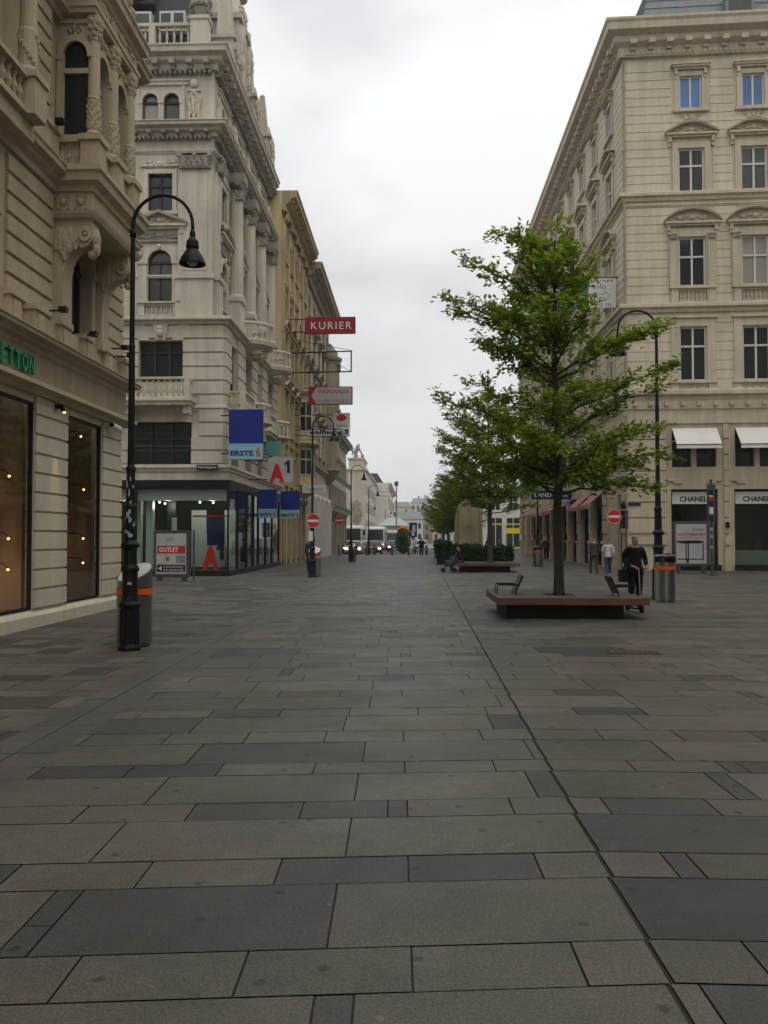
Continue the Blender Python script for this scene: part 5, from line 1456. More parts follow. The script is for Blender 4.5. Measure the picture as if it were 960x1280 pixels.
lamps = [(-4.29, 12.9, 0, 1.0, 'curved dark green lamp post with torn stickers in front of the corner shop'),
         (-4.36, 36.9, 0, 1.0, 'curved dark lamp post carrying the round no entry sign on the left'),
         (-4.4, 60.5, 0, .98, 'curved dark lamp post third along the left, standing in a dark bin'),
         (-4.4, 84.0, 0, .98, 'curved dark lamp post beside the bollards on the left'),
         (-6.2, 118.0, 0, .95, 'thin lamp post beyond the road before the blank gable wall'),
         (-4.6, 142.0, 0, .95, 'far lamp post beyond the buses, right of the blank gable'),
         (6.75, 24.0, PI, 1.155, 'curved dark lamp post behind the steel bin on the right'),
         (7.4, 51.6, PI, 1.0, 'dark lamp post behind the second steel bin on the right')]
for i, (x, y, rz, s, lb) in enumerate(lamps):
    if i == 0: continue
    place(lamp, (x, y, 0), rz, lb, scale=s)
lamp.location = (lamps[0][0], lamps[0][1], 0); lamp['label'] = lamps[0][4]; LOC[lamp.name] = Vector(lamp.location)
m = MB(); rr = random.Random(4)
for k in range(22):
    z = rr.choice((1.0, 1.1, 1.3, 1.75, 1.85, 2.0, 2.15, 2.3, 2.5, 2.4)) + rr.uniform(-.08, .08); rad = .122 if z < 1.2 else .10 if z < 1.5 else .092 if z < 2.1 else .072
    t0 = -PI / 2 + rr.uniform(-1.1, 1.1); hw = rr.uniform(.2, .6); h = rr.uniform(.03, .1)
    i = [m.pt((lamps[0][0] + math.cos(t0 + hw * q / 2) * rad, lamps[0][1] + math.sin(t0 + hw * q / 2) * rad, z + dz + rr.uniform(-.015, .015))) for dz in (0, h) for q in (-1, 0, 1)]
    m.face((i[0], i[1], i[4], i[3])); m.face((i[1], i[2], i[5], i[4]))
m.build('stickers', M['stickers'], lamp)

def make_bin(lid):
    o = thing('litter_bin', 'x', 'litter bin', (0, 0, 0), 'steel litter bins with orange band')
    m = MB(); n = 28; r = .27
    m.lathe(0, 0, [(r - .02, .02), (r - .02, .05), (r, .06), (r, .80)], n, cap=False); m.lathe(0, 0, [(r, .92), (r, .98)], n, cap=False)
    if lid == 'slant':
        rings = []
        for q in range(n):
            t = 2 * PI * q / n; c, s = math.cos(t) * r, math.sin(t) * r
            rings.append((m.pt((c, s, .98)), m.pt((c, s, 1.16 + s * .52))))
        for a, b in zip(rings, rings[1:] + rings[:1]): m.face((a[0], b[0], b[1], a[1]))
    else:
        for t0, t1, z0, z1 in ((-.25, PI + .25, .98, 1.14), (PI + .25, 2 * PI - .25, .98, 1.0)):
            K = 14
            P = [(m.pt((math.cos(t0 + (t1 - t0) * q / K) * r, math.sin(t0 + (t1 - t0) * q / K) * r, z0)), m.pt((math.cos(t0 + (t1 - t0) * q / K) * r, math.sin(t0 + (t1 - t0) * q / K) * r, z1))) for q in range(K + 1)]
            for a, b in zip(P, P[1:]): m.face((a[0], b[0], b[1], a[1]))
        m.lathe(0, 0, [(r, 1.14), (r, 1.17), (.22, 1.19), (.02, 1.19)], n)
    m.build('drum', M['steel'], o, smooth=False)
    m = MB(); m.lathe(0, 0, [(r + .004, .81), (r + .004, .91)], n, cap=False); m.build('orange_band', M['orange'], o)
    m = MB(); m.lathe(0, 0, [(r - .03, 0), (r - .03, .06)], n); m.lathe(0, 0, [(r - .05, .1), (r - .05, 1.0)], n); m.build('liner', M['black'], o)
    if lid == 'slant':
        m = MB(); P = [(math.cos(2 * PI * q / n) * (r - .01), math.sin(2 * PI * q / n) * (r - .01)) for q in range(n)]
        a = [m.pt((x, y, 1.14 + y * .52)) for x, y in P]; b = [m.pt((x * .96, y * .96, 1.165 + y * .52)) for x, y in P]
        m.face(b); [m.face((a[q], a[(q + 1) % n], b[(q + 1) % n], b[q])) for q in range(n)]
        m.build('lid', M['binwhite'], o)
    else:
        m = MB()
        for q in range(9): t = PI + .3 + q * .27; m.tube([(math.cos(t) * (r - .04), math.sin(t) * (r - .04), 1.0), (math.cos(t) * (r - .04), math.sin(t) * (r - .04), 1.15)], .01, 5)
        m.blob((.05, -.12, 1.2), .1, .08, .03, 8, 4); m.build('ash_grille', M['black'], o)
    return o
b1 = make_bin('slant'); b1.location = (-4.39, 13.42, 0); b1.rotation_euler = (0, 0, R(-25)); b1['label'] = 'steel bin with orange band and pale slanted lid behind the sticker covered lamp post'
place(b1, (-4.32, 37.4, 0), 0, 'steel bin with pale lid at the lamp post with the no entry sign')
place(b1, (-4.35, 60.9, 0), 0, 'dark looking bin at the third left lamp post near the bollards')
b2 = make_bin('hood'); b2.location = (6.66, 23.1, 0); b2['label'] = 'tall steel bin with orange band and hooded top beside the man with scooter'
b2.scale = (1.02, 1.02, 1.05)
place(b2, (7.32, 51.0, 0), 0, 'steel bin with orange band behind the tree trunk on the right')

def make_bollard():
    o = thing('bollard', 'x', 'bollard', (0, 0, 0), 'dark bollards across the end of the street')
    m = MB(); m.lathe(0, 0, [(.13, 0), (.13, .05), (.105, .08), (.105, .86), (.09, .95), (.04, 1.0)], 14); m.build('post', M['bollard'], o)
    m = MB(); m.lathe(0, 0, [(.11, .70), (.11, .80)], 14, cap=False); m.build('band', M['bronze'], o); return o
bo = make_bollard()
bpos = [(-7.2, 83.2), (-5.5, 83.2), (-4.55, 83.4), (-3.8, 83.3), (-2.1, 83.3), (-.5, 83.3), (1.25, 83.3), (2.9, 83.3), (5.6, 83), (7.6, 83), (9.4, 83)]
bl_l = ['outermost left', 'second from the left wall', 'third from the left wall', 'fourth from the left wall', 'below the dark van', 'left of the walking person in black', 'right of the walking person in black', 'beside the planter hedge', 'first behind the trees', 'second behind the trees', 'nearest to the right building']
for i, ((x, y), lb) in enumerate(zip(bpos, bl_l)):
    c = bo if i == 0 else place(bo, (x, y, 0)); c.location = (x, y, 0); c['label'] = 'dark metal bollard across the street end, ' + lb

# ------------------------------------------------------------------ round no-entry signs
def no_entry(name, label, x, y, z, r, pole=None, txt=None, cat='road sign'):
    o = thing(name, label, cat, (x, y, 0))
    m = MB(); n = 32
    def disc(rad, y0, y1, mm=m):
        a = [mm.pt((x + math.cos(2 * PI * k / n) * rad, y0, z + math.sin(2 * PI * k / n) * rad)) for k in range(n)]; b = [mm.pt((x + math.cos(2 * PI * k / n) * rad, y1, z + math.sin(2 * PI * k / n) * rad)) for k in range(n)]
        mm.face(a); mm.face(b[::-1]); [mm.face((a[k], a[(k + 1) % n], b[(k + 1) % n], b[k])) for k in range(n)]
    disc(r, y - .02, y); m.build('disc', M['red'], o)
    m = MB(); m.box(x - r * .78, x + r * .78, y - .026, y - .0205, z - r * .17, z + r * .17)
    m.fr = fy(y - .021); m.arch(x, z, r * .93, r * .985, 0, .003, 32, 0, 2 * PI); m.build('white_bar', M['signwhite'], o)
    if pole: 
        m = MB(); m.tube([(pole[0], y + .05, pole[1]), (pole[0], y + .05, pole[2])], .035, 10); m.box(min(x, pole[0]), max(x, pole[0]), y + .0, y + .03, z - .03, z + .03); m.build('pole', M['steel_dark'], o)
    return o
ne = no_entry('no_entry_sign', 'round red no entry sign with white bar fixed to the second left lamp post', -4.30, 36.75, 2.42, .31)
m = MB(); m.box(-4.40, -4.32, 36.76, 36.95, 2.3, 2.36); m.build('bracket', M['steel_dark'], ne)
m = MB(); m.box(-4.5, -4.32, 36.745, 36.76, 1.55, 1.98); m.build('white_plate', M['signwhite'], ne)
ne2 = no_entry('no_entry_sign', 'round red no entry sign with white bar on a pole left of the corner door', 8.87, 38.4, 2.63, .32, pole=(9.4, 0, 2.9))
m = MB(); m.box(9.2, 9.5, 38.5, 38.75, 2.1, 2.9); m.build('backing_box', M['black'], ne2)

# ------------------------------------------------------------------ shop signs sticking out of the left fronts
def signbox(name, label, x0, x1, y, z0, z1, m_, th=.14, wallx=AX, brk=True, cat='sign', group=None):
    o = thing(name, label, cat, (x0, y, z0), group)
    mb = MB(); mb.box(x0, x1, y, y + th, z0, z1); mb.build('panel', m_, o, bevel=.01)
    if brk:
        mb = MB()
        for z in (z0 + .12 * (z1 - z0), z1 - .12 * (z1 - z0)): mb.tube([(wallx - .3, y + th / 2, z), (x0 + .02, y + th / 2, z)], .03, 6)
        mb.build('bracket', M['black'], o)
    return o
def strip(o, name, x0, x1, y, z0, z1, m_, d=.006):
    mb = MB(); mb.box(x0, x1, y - d, y - .0005, z0, z1); return mb.build(name, m_, o)
def bank(label, x0, x1, y, z0, z1, main=True):
    o = signbox('bank_sign', label, x0, x1, y, z0, z1, M['blue'], .2)
    w_, h_ = x1 - x0, z1 - z0; zb = z0 + h_ * .315
    strip(o, 'light_strip', x0 + .004, x1 - .004, y, z0 + .004, zb, M['lightblue'])
    text('lettering', 'ERSTE', fy(y), x0 + w_ * .05, x0 + w_ * .72, .007, z0 + h_ * .07, z0 + h_ * .175, M['navytext'], o, th=.006, bold=.035)
    mb = MB(fy(y)); c = x0 + w_ * .86; z = z0 + h_ * .12; r = w_ * .085
    mb.arch(c, z + r * .42, r * .35, r * .8, .007, .014, 12, R(20), R(270)); mb.arch(c, z - r * .42, r * .35, r * .8, .007, .014, 12, R(-160), R(90)); mb.blob((c, .01, z + r * 1.75), r * .36, .008, r * .36, 8, 5)
    mb.build('red_emblem', M['red'], o); return o
bank('large blue bank sign with pale strip and red emblem on the grey corner building', -8.08, -6.58, 37.3, 5.12, 7.32)
o = bank('smaller blue bank sign hanging low beside the lamp post', -7.3, -6.25, 47.0, 2.75, 4.25)
o = bank('blue bank sign half hidden behind the figure sign bracket', -7.9, -6.95, 43.5, 2.7, 4.15)
o = signbox('figure_sign', 'grey square sign with red letter A and black numeral one', -7.2, -5.98, 42.2, 4.42, 5.65, M['signgrey'], .16)
text('letter', 'A', fy(42.2), -7.1, -6.38, .001, 4.45, 5.35, M['red'], o, th=.02, bold=.06)
m = MB(fy(42.2)); m.prism([(-6.24, 4.9), (-6.1, 4.9), (-6.1, 5.52), (-6.2, 5.52), (-6.36, 5.38), (-6.36, 5.26), (-6.24, 5.33)], 1, .001, .02); m.build('numeral', M['blacktext'], o)
o = signbox('newspaper_sign', 'wide deep red sign with white serif capitals high over the street', -6.95, -3.7, 54.5, 14.75, 15.82, M['kurier'], .2)
text('lettering', 'KURIER', fy(54.5), -6.55, -3.95, .001, 15.03, 15.5, M['whitetext'], o, th=.012, spacing=1.25)
o = thing('empty_sign_frame', 'empty black metal sign frame projecting below the red newspaper sign', 'sign frame', (AX, 57, 12.7))
m = MB()
for a, b in (((-8.3, 57, 14.05), (-4.15, 57, 14.15)), ((-8.3, 57, 12.72), (-4.15, 57, 12.78)), ((-4.15, 57, 12.75), (-4.15, 57, 14.2)), ((-6.05, 57, 12.75), (-6.05, 57, 14.1)), ((-8.3, 57, 15.0), (-4.15, 57, 14.2)), ((-8.3, 57.5, 15.0), (-4.15, 57, 12.8))):
    m.tube([a, b], .045 if a[2] < 14.9 else .015, 6)
m.build('frame', M['black'], o)
o = signbox('restaurant_sign', 'pale grey arrow shaped sign with red lettering under the empty frame', -7.0, -4.05, 56.8, 10.55, 11.75, M['kurier'], .2)
m = MB(fy(56.8)); m.prism([(-6.8, 11.15), (-6.45, 10.6), (-4.12, 10.6), (-4.12, 11.7), (-6.45, 11.7)], 1, .001, .012); m.build('face_panel', M['signgrey'], o)
text('lettering', 'VAPIANO', fy(56.8), -6.4, -4.3, .013, 11.28, 11.55, M['redtext'], o, th=.006, bold=.01)
text('small_lettering', 'WALFISCHGASSE 11', fy(56.8), -6.45, -4.3, .013, 10.7, 10.88, M['redtext'], o, th=.006)
o = signbox('street_number_sign', 'long white sign with dark letters of a side street name', -7.15, -4.3, 57.6, 8.52, 9.02, M['signwhite'], .15)
for a in (8.52, 8.97): strip(o, 'dark_border', -7.15, -4.3, 57.6, a, a + .05, M['black'])
text('lettering', 'walfischg.3', fy(57.6), -7.08, -4.38, .001, 8.58, 8.96, M['blacktext'], o, th=.01, bold=.04)
o = signbox('gallery_sign', 'square pale sign with red oval above the side street sign', -5.45, -4.3, 57.9, 9.1, 10.15, M['signwhite'], .15)
m = MB(fy(57.9)); m.prism([(-4.88 + math.cos(2 * PI * k / 24) * .34, 9.82 + math.sin(2 * PI * k / 24) * .23) for k in range(24)], 1, .001, .01); m.build('red_oval', M['red'], o)
text('lettering', 'kunst', fy(57.9), -5.2, -4.5, .001, 9.2, 9.42, M['blacktext'], o, th=.008)
o = signbox('lit_cream_sign', 'cream box sign with gold script on the arcaded building', -7.6, -6.0, 58.5, 4.75, 5.3, M['signwhite'], .2)
text('lettering', 'Pelzwaren', fy(58.5), -7.4, -6.2, .001, 4.9, 5.15, M['browntrim'], o, th=.01)
o = signbox('pharmacy_panel', 'small teal panel sign above the grey figure sign', -7.75, -6.95, 44.8, 6.0, 6.75, M['teal'], .12)
no_entry('no_entry_sign', 'far round red sign with white bar projecting below the green railings', -7.3, 84.5, 3.4, .42, pole=None)
m = MB(); m.tube([(-8.3, 84.52, 3.4), (-7.3, 84.52, 3.4)], .04, 6); m.build('bracket', M['black'], [q for q in bpy.data.objects if q.name.startswith('no_entry_sign')][-1])

# signs of the right front
o = thing('garage_info_sign', 'green and white projecting sign with arrow above the tree', 'sign', (10.9, 46.4, 14.1))
m = MB(); m.box(9.45, 10.92, 46.4, 46.55, 14.1, 15.7); m.build('white_panel', M['signwhite'], o)
m = MB(); m.box(7.95, 9.447, 46.4, 46.55, 14.1, 15.7); m.build('green_panel', M['greensign'], o)
fg = fy(46.4)
text('lettering', 'Info', fg, 9.7, 10.4, .001, 15.1, 15.4, M['greytext'], o, th=.01)
text('lettering', 'Garage', fg, 9.6, 10.75, .001, 15.47, 15.66, M['greytext'], o, th=.01)
text('lettering', '100 m', fg, 9.62, 10.65, .001, 14.16, 14.4, M['greytext'], o, th=.01)
m = MB(fg); 
ar = [(9.65, 14.66), (10.3, 14.66), (10.3, 14.5), (10.62, 14.75), (10.3, 15.0), (10.3, 14.84), (9.65, 14.84)]
for a, b in zip(ar, ar[1:] + ar[:1]): m.tube([(a[0], .006, a[1]), (b[0], .006, b[1])], .014, 5)
m.build('arrow_outline', M['greytext'], o)
m = MB(fg); m.prism([(8.6, 14.25), (8.95, 14.25), (8.85, 14.35), (9.2, 14.7), (9.1, 14.8), (8.75, 14.45), (8.65, 14.55)], 1, .001, .012); m.build('white_arrow', M['whitetext'], o)
m = MB(); [m.tube([(10.85, 46.47, z), (11.1, 46.47, z)], .04, 6) for z in (14.2, 15.75)]; m.tube([(7.95, 46.47, 15.75), (11.1, 46.47, 15.75)], .03, 6); m.build('bracket', M['black'], o)
o = thing('navy_shop_sign', 'navy blue projecting sign with white capitals behind the tree trunk', 'sign', (10.9, 60, 4.3))
m = MB(); m.box(8.2, 10.95, 60, 60.2, 4.35, 4.98); m.build('panel', M['navy'], o)
text('lettering', 'LAND DOR', fy(60), 8.4, 10.7, .001, 4.52, 4.8, M['whitetext'], o, th=.01, bold=.02)
m = MB(); m.tube([(10.9, 60.1, 4.7), (11.1, 60.1, 4.7)], .05, 6); m.build('bracket', M['black'], o)
o = thing('outlined_letter_sign', 'small dark outlined sign board projecting from the far right front behind leaves', 'sign', (10.9, 80, 21.5))
m = MB(); m.box(7.6, 10.0, 80, 80.12, 21.2, 22.9); m.build('panel', M['signwhite'], o)
text('lettering', 'HOTEL', fy(80), 7.7, 9.9, .001, 21.8, 22.5, M['blacktext'], o, th=.02); m = MB(); m.tube([(10, 80.06, 22), (11.1, 80.06, 22)], .05, 6); m.build('bracket', M['black'], o)

# ------------------------------------------------------------------ poster stands
def poster_stand(name, label, x, y, rz, wd, z0, z1):
    o = thing(name, label, 'poster stand', (x, y, 0))
    fr = Frame((x, y), (math.cos(rz), math.sin(rz)), (math.sin(rz), -math.cos(rz))); h = wd / 2
    m = MB(fr); m.box(-h, h, -.1, .1, z0, z1); m.build('case', M['steel_dark'], o, bevel=.015)
    m = MB(fr); m.box(-h + .12, -h + .3, -.08, .08, 0, z0); m.box(h - .3, h - .12, -.08, .08, 0, z0); m.build('foot', M['steel_dark'], o)
    m = MB(fr); m.box(-h + .11, h - .11, .1, .106, z0 + .12, z1 - .12); ps = m.build('poster', M['signgrey'], o)
    return o, fr, h
o, fr, h = poster_stand('poster_stand', 'dark framed poster stand with red banner advert before the phone shop', -9.45, 33.4, R(-3), 1.42, .16, 1.98)
a, b = -h + .13, h - .13
m = MB(fr); m.box(a + .02, b - .02, .106, .11, 1.08, 1.38); m.build('red_banner', M['red'], o)
text('poster_lettering', 'OUTLET', fr, a + .1, b - .3, .111, 1.14, 1.32, M['signwhite'], o, th=.003, bold=.03)
text('poster_lettering', 'WAL', fr, a + .35, b - .4, .107, 1.55, 1.74, M['greytext'], o, th=.003)
m = MB(fr); m.box(a + .02, b - .02, .106, .11, .36, .64); m.build('black_banner', M['black'], o)
m = MB(fr); m.prism([(a + .06, .5), (a + .2, .6), (a + .2, .4)], 1, .11, .114); m.build('white_arrow', M['signwhite'], o)
text('poster_lettering', 'KÄRNTNER', fr, a + .28, b - .08, .111, .52, .61, M['signwhite'], o, th=.003); text('poster_lettering', 'PASSAGE', fr, a + .28, b - .08, .111, .39, .48, M['signwhite'], o, th=.003)
m = MB(fr); m.box(a + .02, b - .4, .106, .109, .72, 1.0); m.build('mint_banner', M['mint'], o); m = MB(fr); m.box(b - .38, b - .02, .106, .109, .72, 1.0); m.build('dark_banner', M['greytext'], o)
text('poster_lettering', 'I', fr, a + .36, a + .5, .11, .78, .95, M['redtext'], o, th=.003, bold=.08)
m = MB(fr); m.tube([(h + .16, .0, 0), (h + .16, 0, 2.0)], .04, 8); m.build('side_post', M['steel_dark'], o)
o, fr, h = poster_stand('poster_stand', 'grey framed exhibition poster stand with drawing of a round table', 13.1, 41.2, R(-3), 1.62, .36, 2.46)
a, b = -h + .13, h - .13
text('poster_lettering', 'JOSEF', fr, a + .72, b - .06, .107, 1.98, 2.12, M['redtext'], o, th=.003); text('poster_lettering', 'HOFFMANN', fr, a + .08, b - .06, .107, 1.78, 1.93, M['redtext'], o, th=.003, bold=.02); text('poster_lettering', 'Fortschritt durch Schoenheit', fr, a + .12, b - .06, .107, 1.67, 1.74, M['redtext'], o, th=.003)
m = MB(fr); m.prism([(a + .02, 1.48), (a + .3, 1.42), (b - .3, 1.42), (b - .1, 1.48), (b - .1, 1.53), (b - .4, 1.57), (a + .02, 1.55)], 1, .107, .11)
for x in (a + .42, a + .52, b - .16): m.box(x, x + .05, .107, .11, .62, 1.45)
m.box(a + .02, b - .12, .107, .1095, .66, .71); m.box(a + .46, a + .56, .107, .1098, .5, .7); m.build('table_drawing', M['blacktext'], o)
# tall sign post with stacked plates
o = thing('sign_post', 'tall steel post with narrow column of blue and white plates before the shop window', 'sign post', (13.3, 38.9, 0))
m = MB(); m.tube([(13.3, 38.9, 0), (13.3, 38.9, 4.3)], .06, 10); m.lathe(13.3, 38.9, [(.16, 0), (.16, .04), (.07, .06)], 12); m.build('pole', M['steel_dark'], o)
m = MB(); m.box(13.13, 13.42, 38.72, 38.98, 2.4, 4.05); m.build('plate_box', M['steel_dark'], o)
for k, (mm, z0, z1) in enumerate((('navy', 3.6, 3.85), ('red', 3.35, 3.5), ('navy', 3.1, 3.3), ('signwhite', 2.75, 3.05), ('navy', 2.45, 2.65), ('signwhite', 3.52, 3.58))):
    m = MB(); m.box(13.15, 13.33, 38.708, 38.719, z0, z1); m.build('plate', M[mm], o)
for z0 in (1.2, 1.7, 2.0): m = MB(); m.lathe(13.3, 38.9, [(.064, z0), (.064, z0 + .14)], 10, cap=False); m.build('sticker', M['stickers'], o)

o = thing('street_name_sign', 'small black street name plate under the wide window of the grey corner building', 'sign', (-8.9, 37.5, 4.6))
m = MB(); m.box(-9.55, -8.6, 37.48, 37.52, 4.66, 4.9); m.build('plate', M['blacktext'], o)
text('lettering', 'Führichgasse', fy(37.48), -9.48, -8.67, .001, 4.72, 4.85, M['whitetext'], o, th=.004)
# the street behind the viewer, seen mirrored in the shop glass
bk1, *_ = terrace('pale_mirrored_building', 'pale terrace continuing the street on the left behind the viewer, seen only mirrored in glass', LX, -45, 6.6, 20, [(5.2, 1.3, 2.2, 'plain'), (9, 1.3, 2.2, 'plain'), (13, 1.3, 2.2, 'plain')], 4.2, M['palecream'], M['browntrim'], .9)
bk2, *_ = terrace('beige_mirrored_building', 'beige terrace on the right behind the viewer, seen only mirrored in glass', 17.5, -45, 27, 23, [(5.2, 1.3, 2.2, 'plain'), (9, 1.3, 2.2, 'plain'), (13, 1.3, 2.2, 'plain'), (17, 1.3, 2.2, 'plain')], 4.2, M['beige'], M['beige_trim'], .9, side=-1)
# ------------------------------------------------------------------ trees
def leaf_mat():
    m = bpy.data.materials.new('oak_leaf'); m.use_nodes = True; nt = m.node_tree
    nt.nodes.remove(nt.nodes['Principled BSDF']); out = nt.nodes['Material Output']
    at = nt.nodes.new('ShaderNodeAttribute'); at.attribute_name = 'tone'
    d = nt.nodes.new('ShaderNodeBsdfDiffuse'); t = nt.nodes.new('ShaderNodeBsdfTranslucent'); gl = nt.nodes.new('ShaderNodeBsdfGlossy'); gl.inputs['Roughness'].default_value = .45; gl.inputs['Color'].default_value = (.5, .5, .5, 1)
    nt.links.new(at.outputs['Color'], d.inputs['Color'])
    sc = nt.nodes.new('ShaderNodeVectorMath'); sc.operation = 'MULTIPLY'; sc.inputs[1].default_value = (1.35, 1.25, .5); nt.links.new(at.outputs['Color'], sc.inputs[0]); nt.links.new(sc.outputs['Vector'], t.inputs['Color'])
    a = nt.nodes.new('ShaderNodeMixShader'); a.inputs['Fac'].default_value = .45; nt.links.new(d.outputs[0], a.inputs[1]); nt.links.new(t.outputs[0], a.inputs[2])
    b = nt.nodes.new('ShaderNodeMixShader'); b.inputs['Fac'].default_value = .04; nt.links.new(a.outputs[0], b.inputs[1]); nt.links.new(gl.outputs[0], b.inputs[2])
    nt.links.new(b.outputs[0], out.inputs['Surface']); return m
LEAF = leaf_mat()
class Leaves:
    def __init__(s): s.v = []; s.f = []; s.c = []
    def leaf(s, p, d, L, W, r, tone):
        d = d.normalized(); up = Vector((r.gauss(0, .45), r.gauss(0, .45), 1)).normalized()
        sd = d.cross(up)
        if sd.length < .05: return
        sd.normalize(); nrm = sd.cross(d)
        i = len(s.v)
        # lobed oak outline: two wide lobes with a waist, folded along the midrib
        for a, b, z in ((0, 0, 0), (.30, .62, .06), (.45, .30, .05), (.70, .60, .02), (1, 0, -.08), (.70, -.60, .02), (.45, -.30, .05), (.30, -.62, .06)):
            s.v.append(tuple(p + d * (a * L) + sd * (b * W) + nrm * (z * L * 1.2)))
        s.f += [(i, i + 1, i + 2, i + 3, i + 4), (i, i + 4, i + 5, i + 6, i + 7)]; s.c += [tone, tone]
    def build(s, name, parent):
        me = bpy.data.meshes.new(name); me.from_pydata(s.v, [], s.f)
        at = me.color_attributes.new('tone', 'FLOAT_COLOR', 'CORNER'); arr = []
        for c in s.c: arr += [c[0], c[1], c[2], 1] * 5
        at.data.foreach_set('color', arr); me.materials.append(LEAF); me.update()
        o = bpy.data.objects.new(name, me); col.objects.link(o); o.parent = parent; return o
def leaf_tone(r, k=1):
    b = math.exp(r.gauss(0, .28)) * k
    y = r.uniform(0, 1)
    return (.135 * b + .07 * y * b, .235 * b + .045 * y * b, .026 * b)
def bend(p0, p1, up, n=8, sag=0):
    """quadratic limb from p0 to p1 leaving upward"""
    c = p0.lerp(p1, .45) + Vector((0, 0, up))
    return [p0.lerp(c, t).lerp(c.lerp(p1, t), t) for t in [k / n for k in range(n + 1)]]
def make_tree(name, label, seed, H, tips, trunk_r, leafs=11, dens=1.0, lsize=.11, group=None, first=2.2, twl=.85):
    r = random.Random(seed)
    o = thing(name, label, 'tree', (0, 0, 0), group)
    m = MB()
    tp = [Vector((0, 0, -.05)), Vector((0, 0, .12)), Vector((.005, .01, .5))]
    rad = [trunk_r * 1.45, trunk_r * 1.2, trunk_r * 1.04]
    for k in range(1, 15):
        t = k / 14; tp.append(Vector((r.gauss(0, .025) - .07 * t * H / 8, r.gauss(0, .025), .5 + (H * .97 - .5) * t))); rad.append(trunk_r * (1 - t) ** .85 + .012)
    m.tube(tp, rad, 12); m.build('trunk', M['bark'], o, smooth=True)
    def trunk_at(z):
        for a, b in zip(tp, tp[1:]):
            if a.z <= z <= b.z: return a.lerp(b, (z - a.z) / (b.z - a.z))
        return tp[-1]
    br_ = MB(); lv = Leaves()
    def cluster(p, d, k):
        for _ in range(k):
            q = p + Vector((r.gauss(0, .085), r.gauss(0, .085), r.gauss(0, .065)))
            dd = (d + Vector((r.gauss(0, .75), r.gauss(0, .75), r.gauss(-.12, .28)))).normalized()
            lv.leaf(q, dd, lsize * r.uniform(.7, 1.3), lsize * r.uniform(.42, .62), r, leaf_tone(r))
    for tx, ty, tz in tips:
        tip = Vector((tx, ty, tz)); out = math.hypot(tx, ty)
        z0 = max(first, min(H * .93, tz - .42 * out - r.uniform(.0, .3) if tz > H * .42 else tz - .12 * out + r.uniform(-.2, .15)))
        p0 = trunk_at(z0)
        up = r.uniform(.02, .22) * out * .5
        L = bend(p0, tip, up, 9)
        for q in range(2, 9): L[q] = L[q] + Vector((r.gauss(0, .035), r.gauss(0, .035), r.gauss(0, .03))) * min(1.5, out)
        r0 = .012 + .008 * out
        br_.tube(L, [r0 * (1 - .85 * k / 9) + .003 for k in range(10)], 6)
        n = max(4, int(out / .13 * dens))
        for k in range(n):
            t = .18 + .82 * (k + r.random()) / n
            i = min(8, int(t * 9)); p = L[i].lerp(L[i + 1], t * 9 - i) if i < 9 else L[9]
            d = (L[min(i + 1, 9)] - L[i]).normalized(); side = d.cross(Vector((0, 0, 1)))
            if side.length < .05: side = Vector((1, 0, 0))
            side.normalize()
            s = r.choice((-1, 1))
            dd = (d * r.uniform(.35, .9) + side * s * r.uniform(.4, 1.0) + Vector((0, 0, r.uniform(-.15, .6)))).normalized()
            tl = twl * r.uniform(.35, 1.0) * (1.05 - .55 * t) 
            q = p + dd * tl + Vector((0, 0, -.06 * tl))
            br_.tube([p, p.lerp(q, .5) + Vector((0, 0, .03)), q], [.007, .005, .003], 4, cap=False)
            steps = max(2, int(tl / .13))
            for j in range(steps + 1):
                cluster(p.lerp(q, .2 + .8 * j / steps), dd, max(1, int(leafs * r.uniform(.3, .75))))
        for j in range(3): cluster(tip - (L[9] - L[8]) * (j * .5), (L[9] - L[8]).normalized(), leafs // 2)
    br_.build('branches', M['twig'], o, smooth=True); lv.build('crown', o)
    return o, len(lv.f) // 2
# limb tips of the near tree: (across, along the street, height)
r = random.Random(21)
tips = [(-2.45, .2, 7.05), (-2.05, -.3, 7.75), (-1.35, .1, 8.45), (-.9, -.3, 8.3), (-.3, .2, 8.25), (.0, -.1, 8.6), (.45, .3, 8.2), (.8, -.2, 7.75), (-2.2, .4, 6.75), (-1.75, -.2, 6.0), (-1.3, .3, 5.75), (-1.6, -.6, 6.6),
        (2.45, .1, 6.35), (1.95, -.3, 6.15), (2.45, -.3, 5.4), (2.3, .3, 5.0), (-2.6, .2, 4.75), (-2.4, -.4, 4.35), (-2.45, .3, 3.85), (2.3, .2, 4.1), (2.2, -.2, 3.4), (2.2, .2, 2.75), (-1.8, .2, 3.1), (-2.2, -.2, 3.4), (1.6, -.4, 3.2), (-1.0, -.2, 2.9), (1.0, .2, 3.0), (-1.9, .0, 5.05)]
for k in range(50):                    # limbs reaching towards and away from the viewer
    z = r.uniform(3.0, 6.3) if k % 2 else r.uniform(6.0, 8.5); rad = (2.4 if z < 6.2 else 2.3 - .75 * (z - 6.2)) * r.uniform(.6, 1)
    a = r.choice((PI / 2, -PI / 2)) + r.uniform(-1.0, 1.0)
    x_, y_ = math.cos(a) * rad, math.sin(a) * rad
    if x_ < -.6 and 5.0 < z < 5.8: continue
    if .5 < x_ < 1.7 and 5.9 < z < 7.2: continue
    tips.append((x_, y_, z))
tips = [(a, b, c - .38) for a, b, c in tips]
t1, nl = make_tree('street_tree', 'nearest leafy oak like street tree rising through the wooden deck bench', 3, 8.1, tips, .102, leafs=11, dens=1.12, twl=.75, lsize=.12)
t1.location = (3.18, 19.0, .42)
print('leaves', nl)
r = random.Random(8)
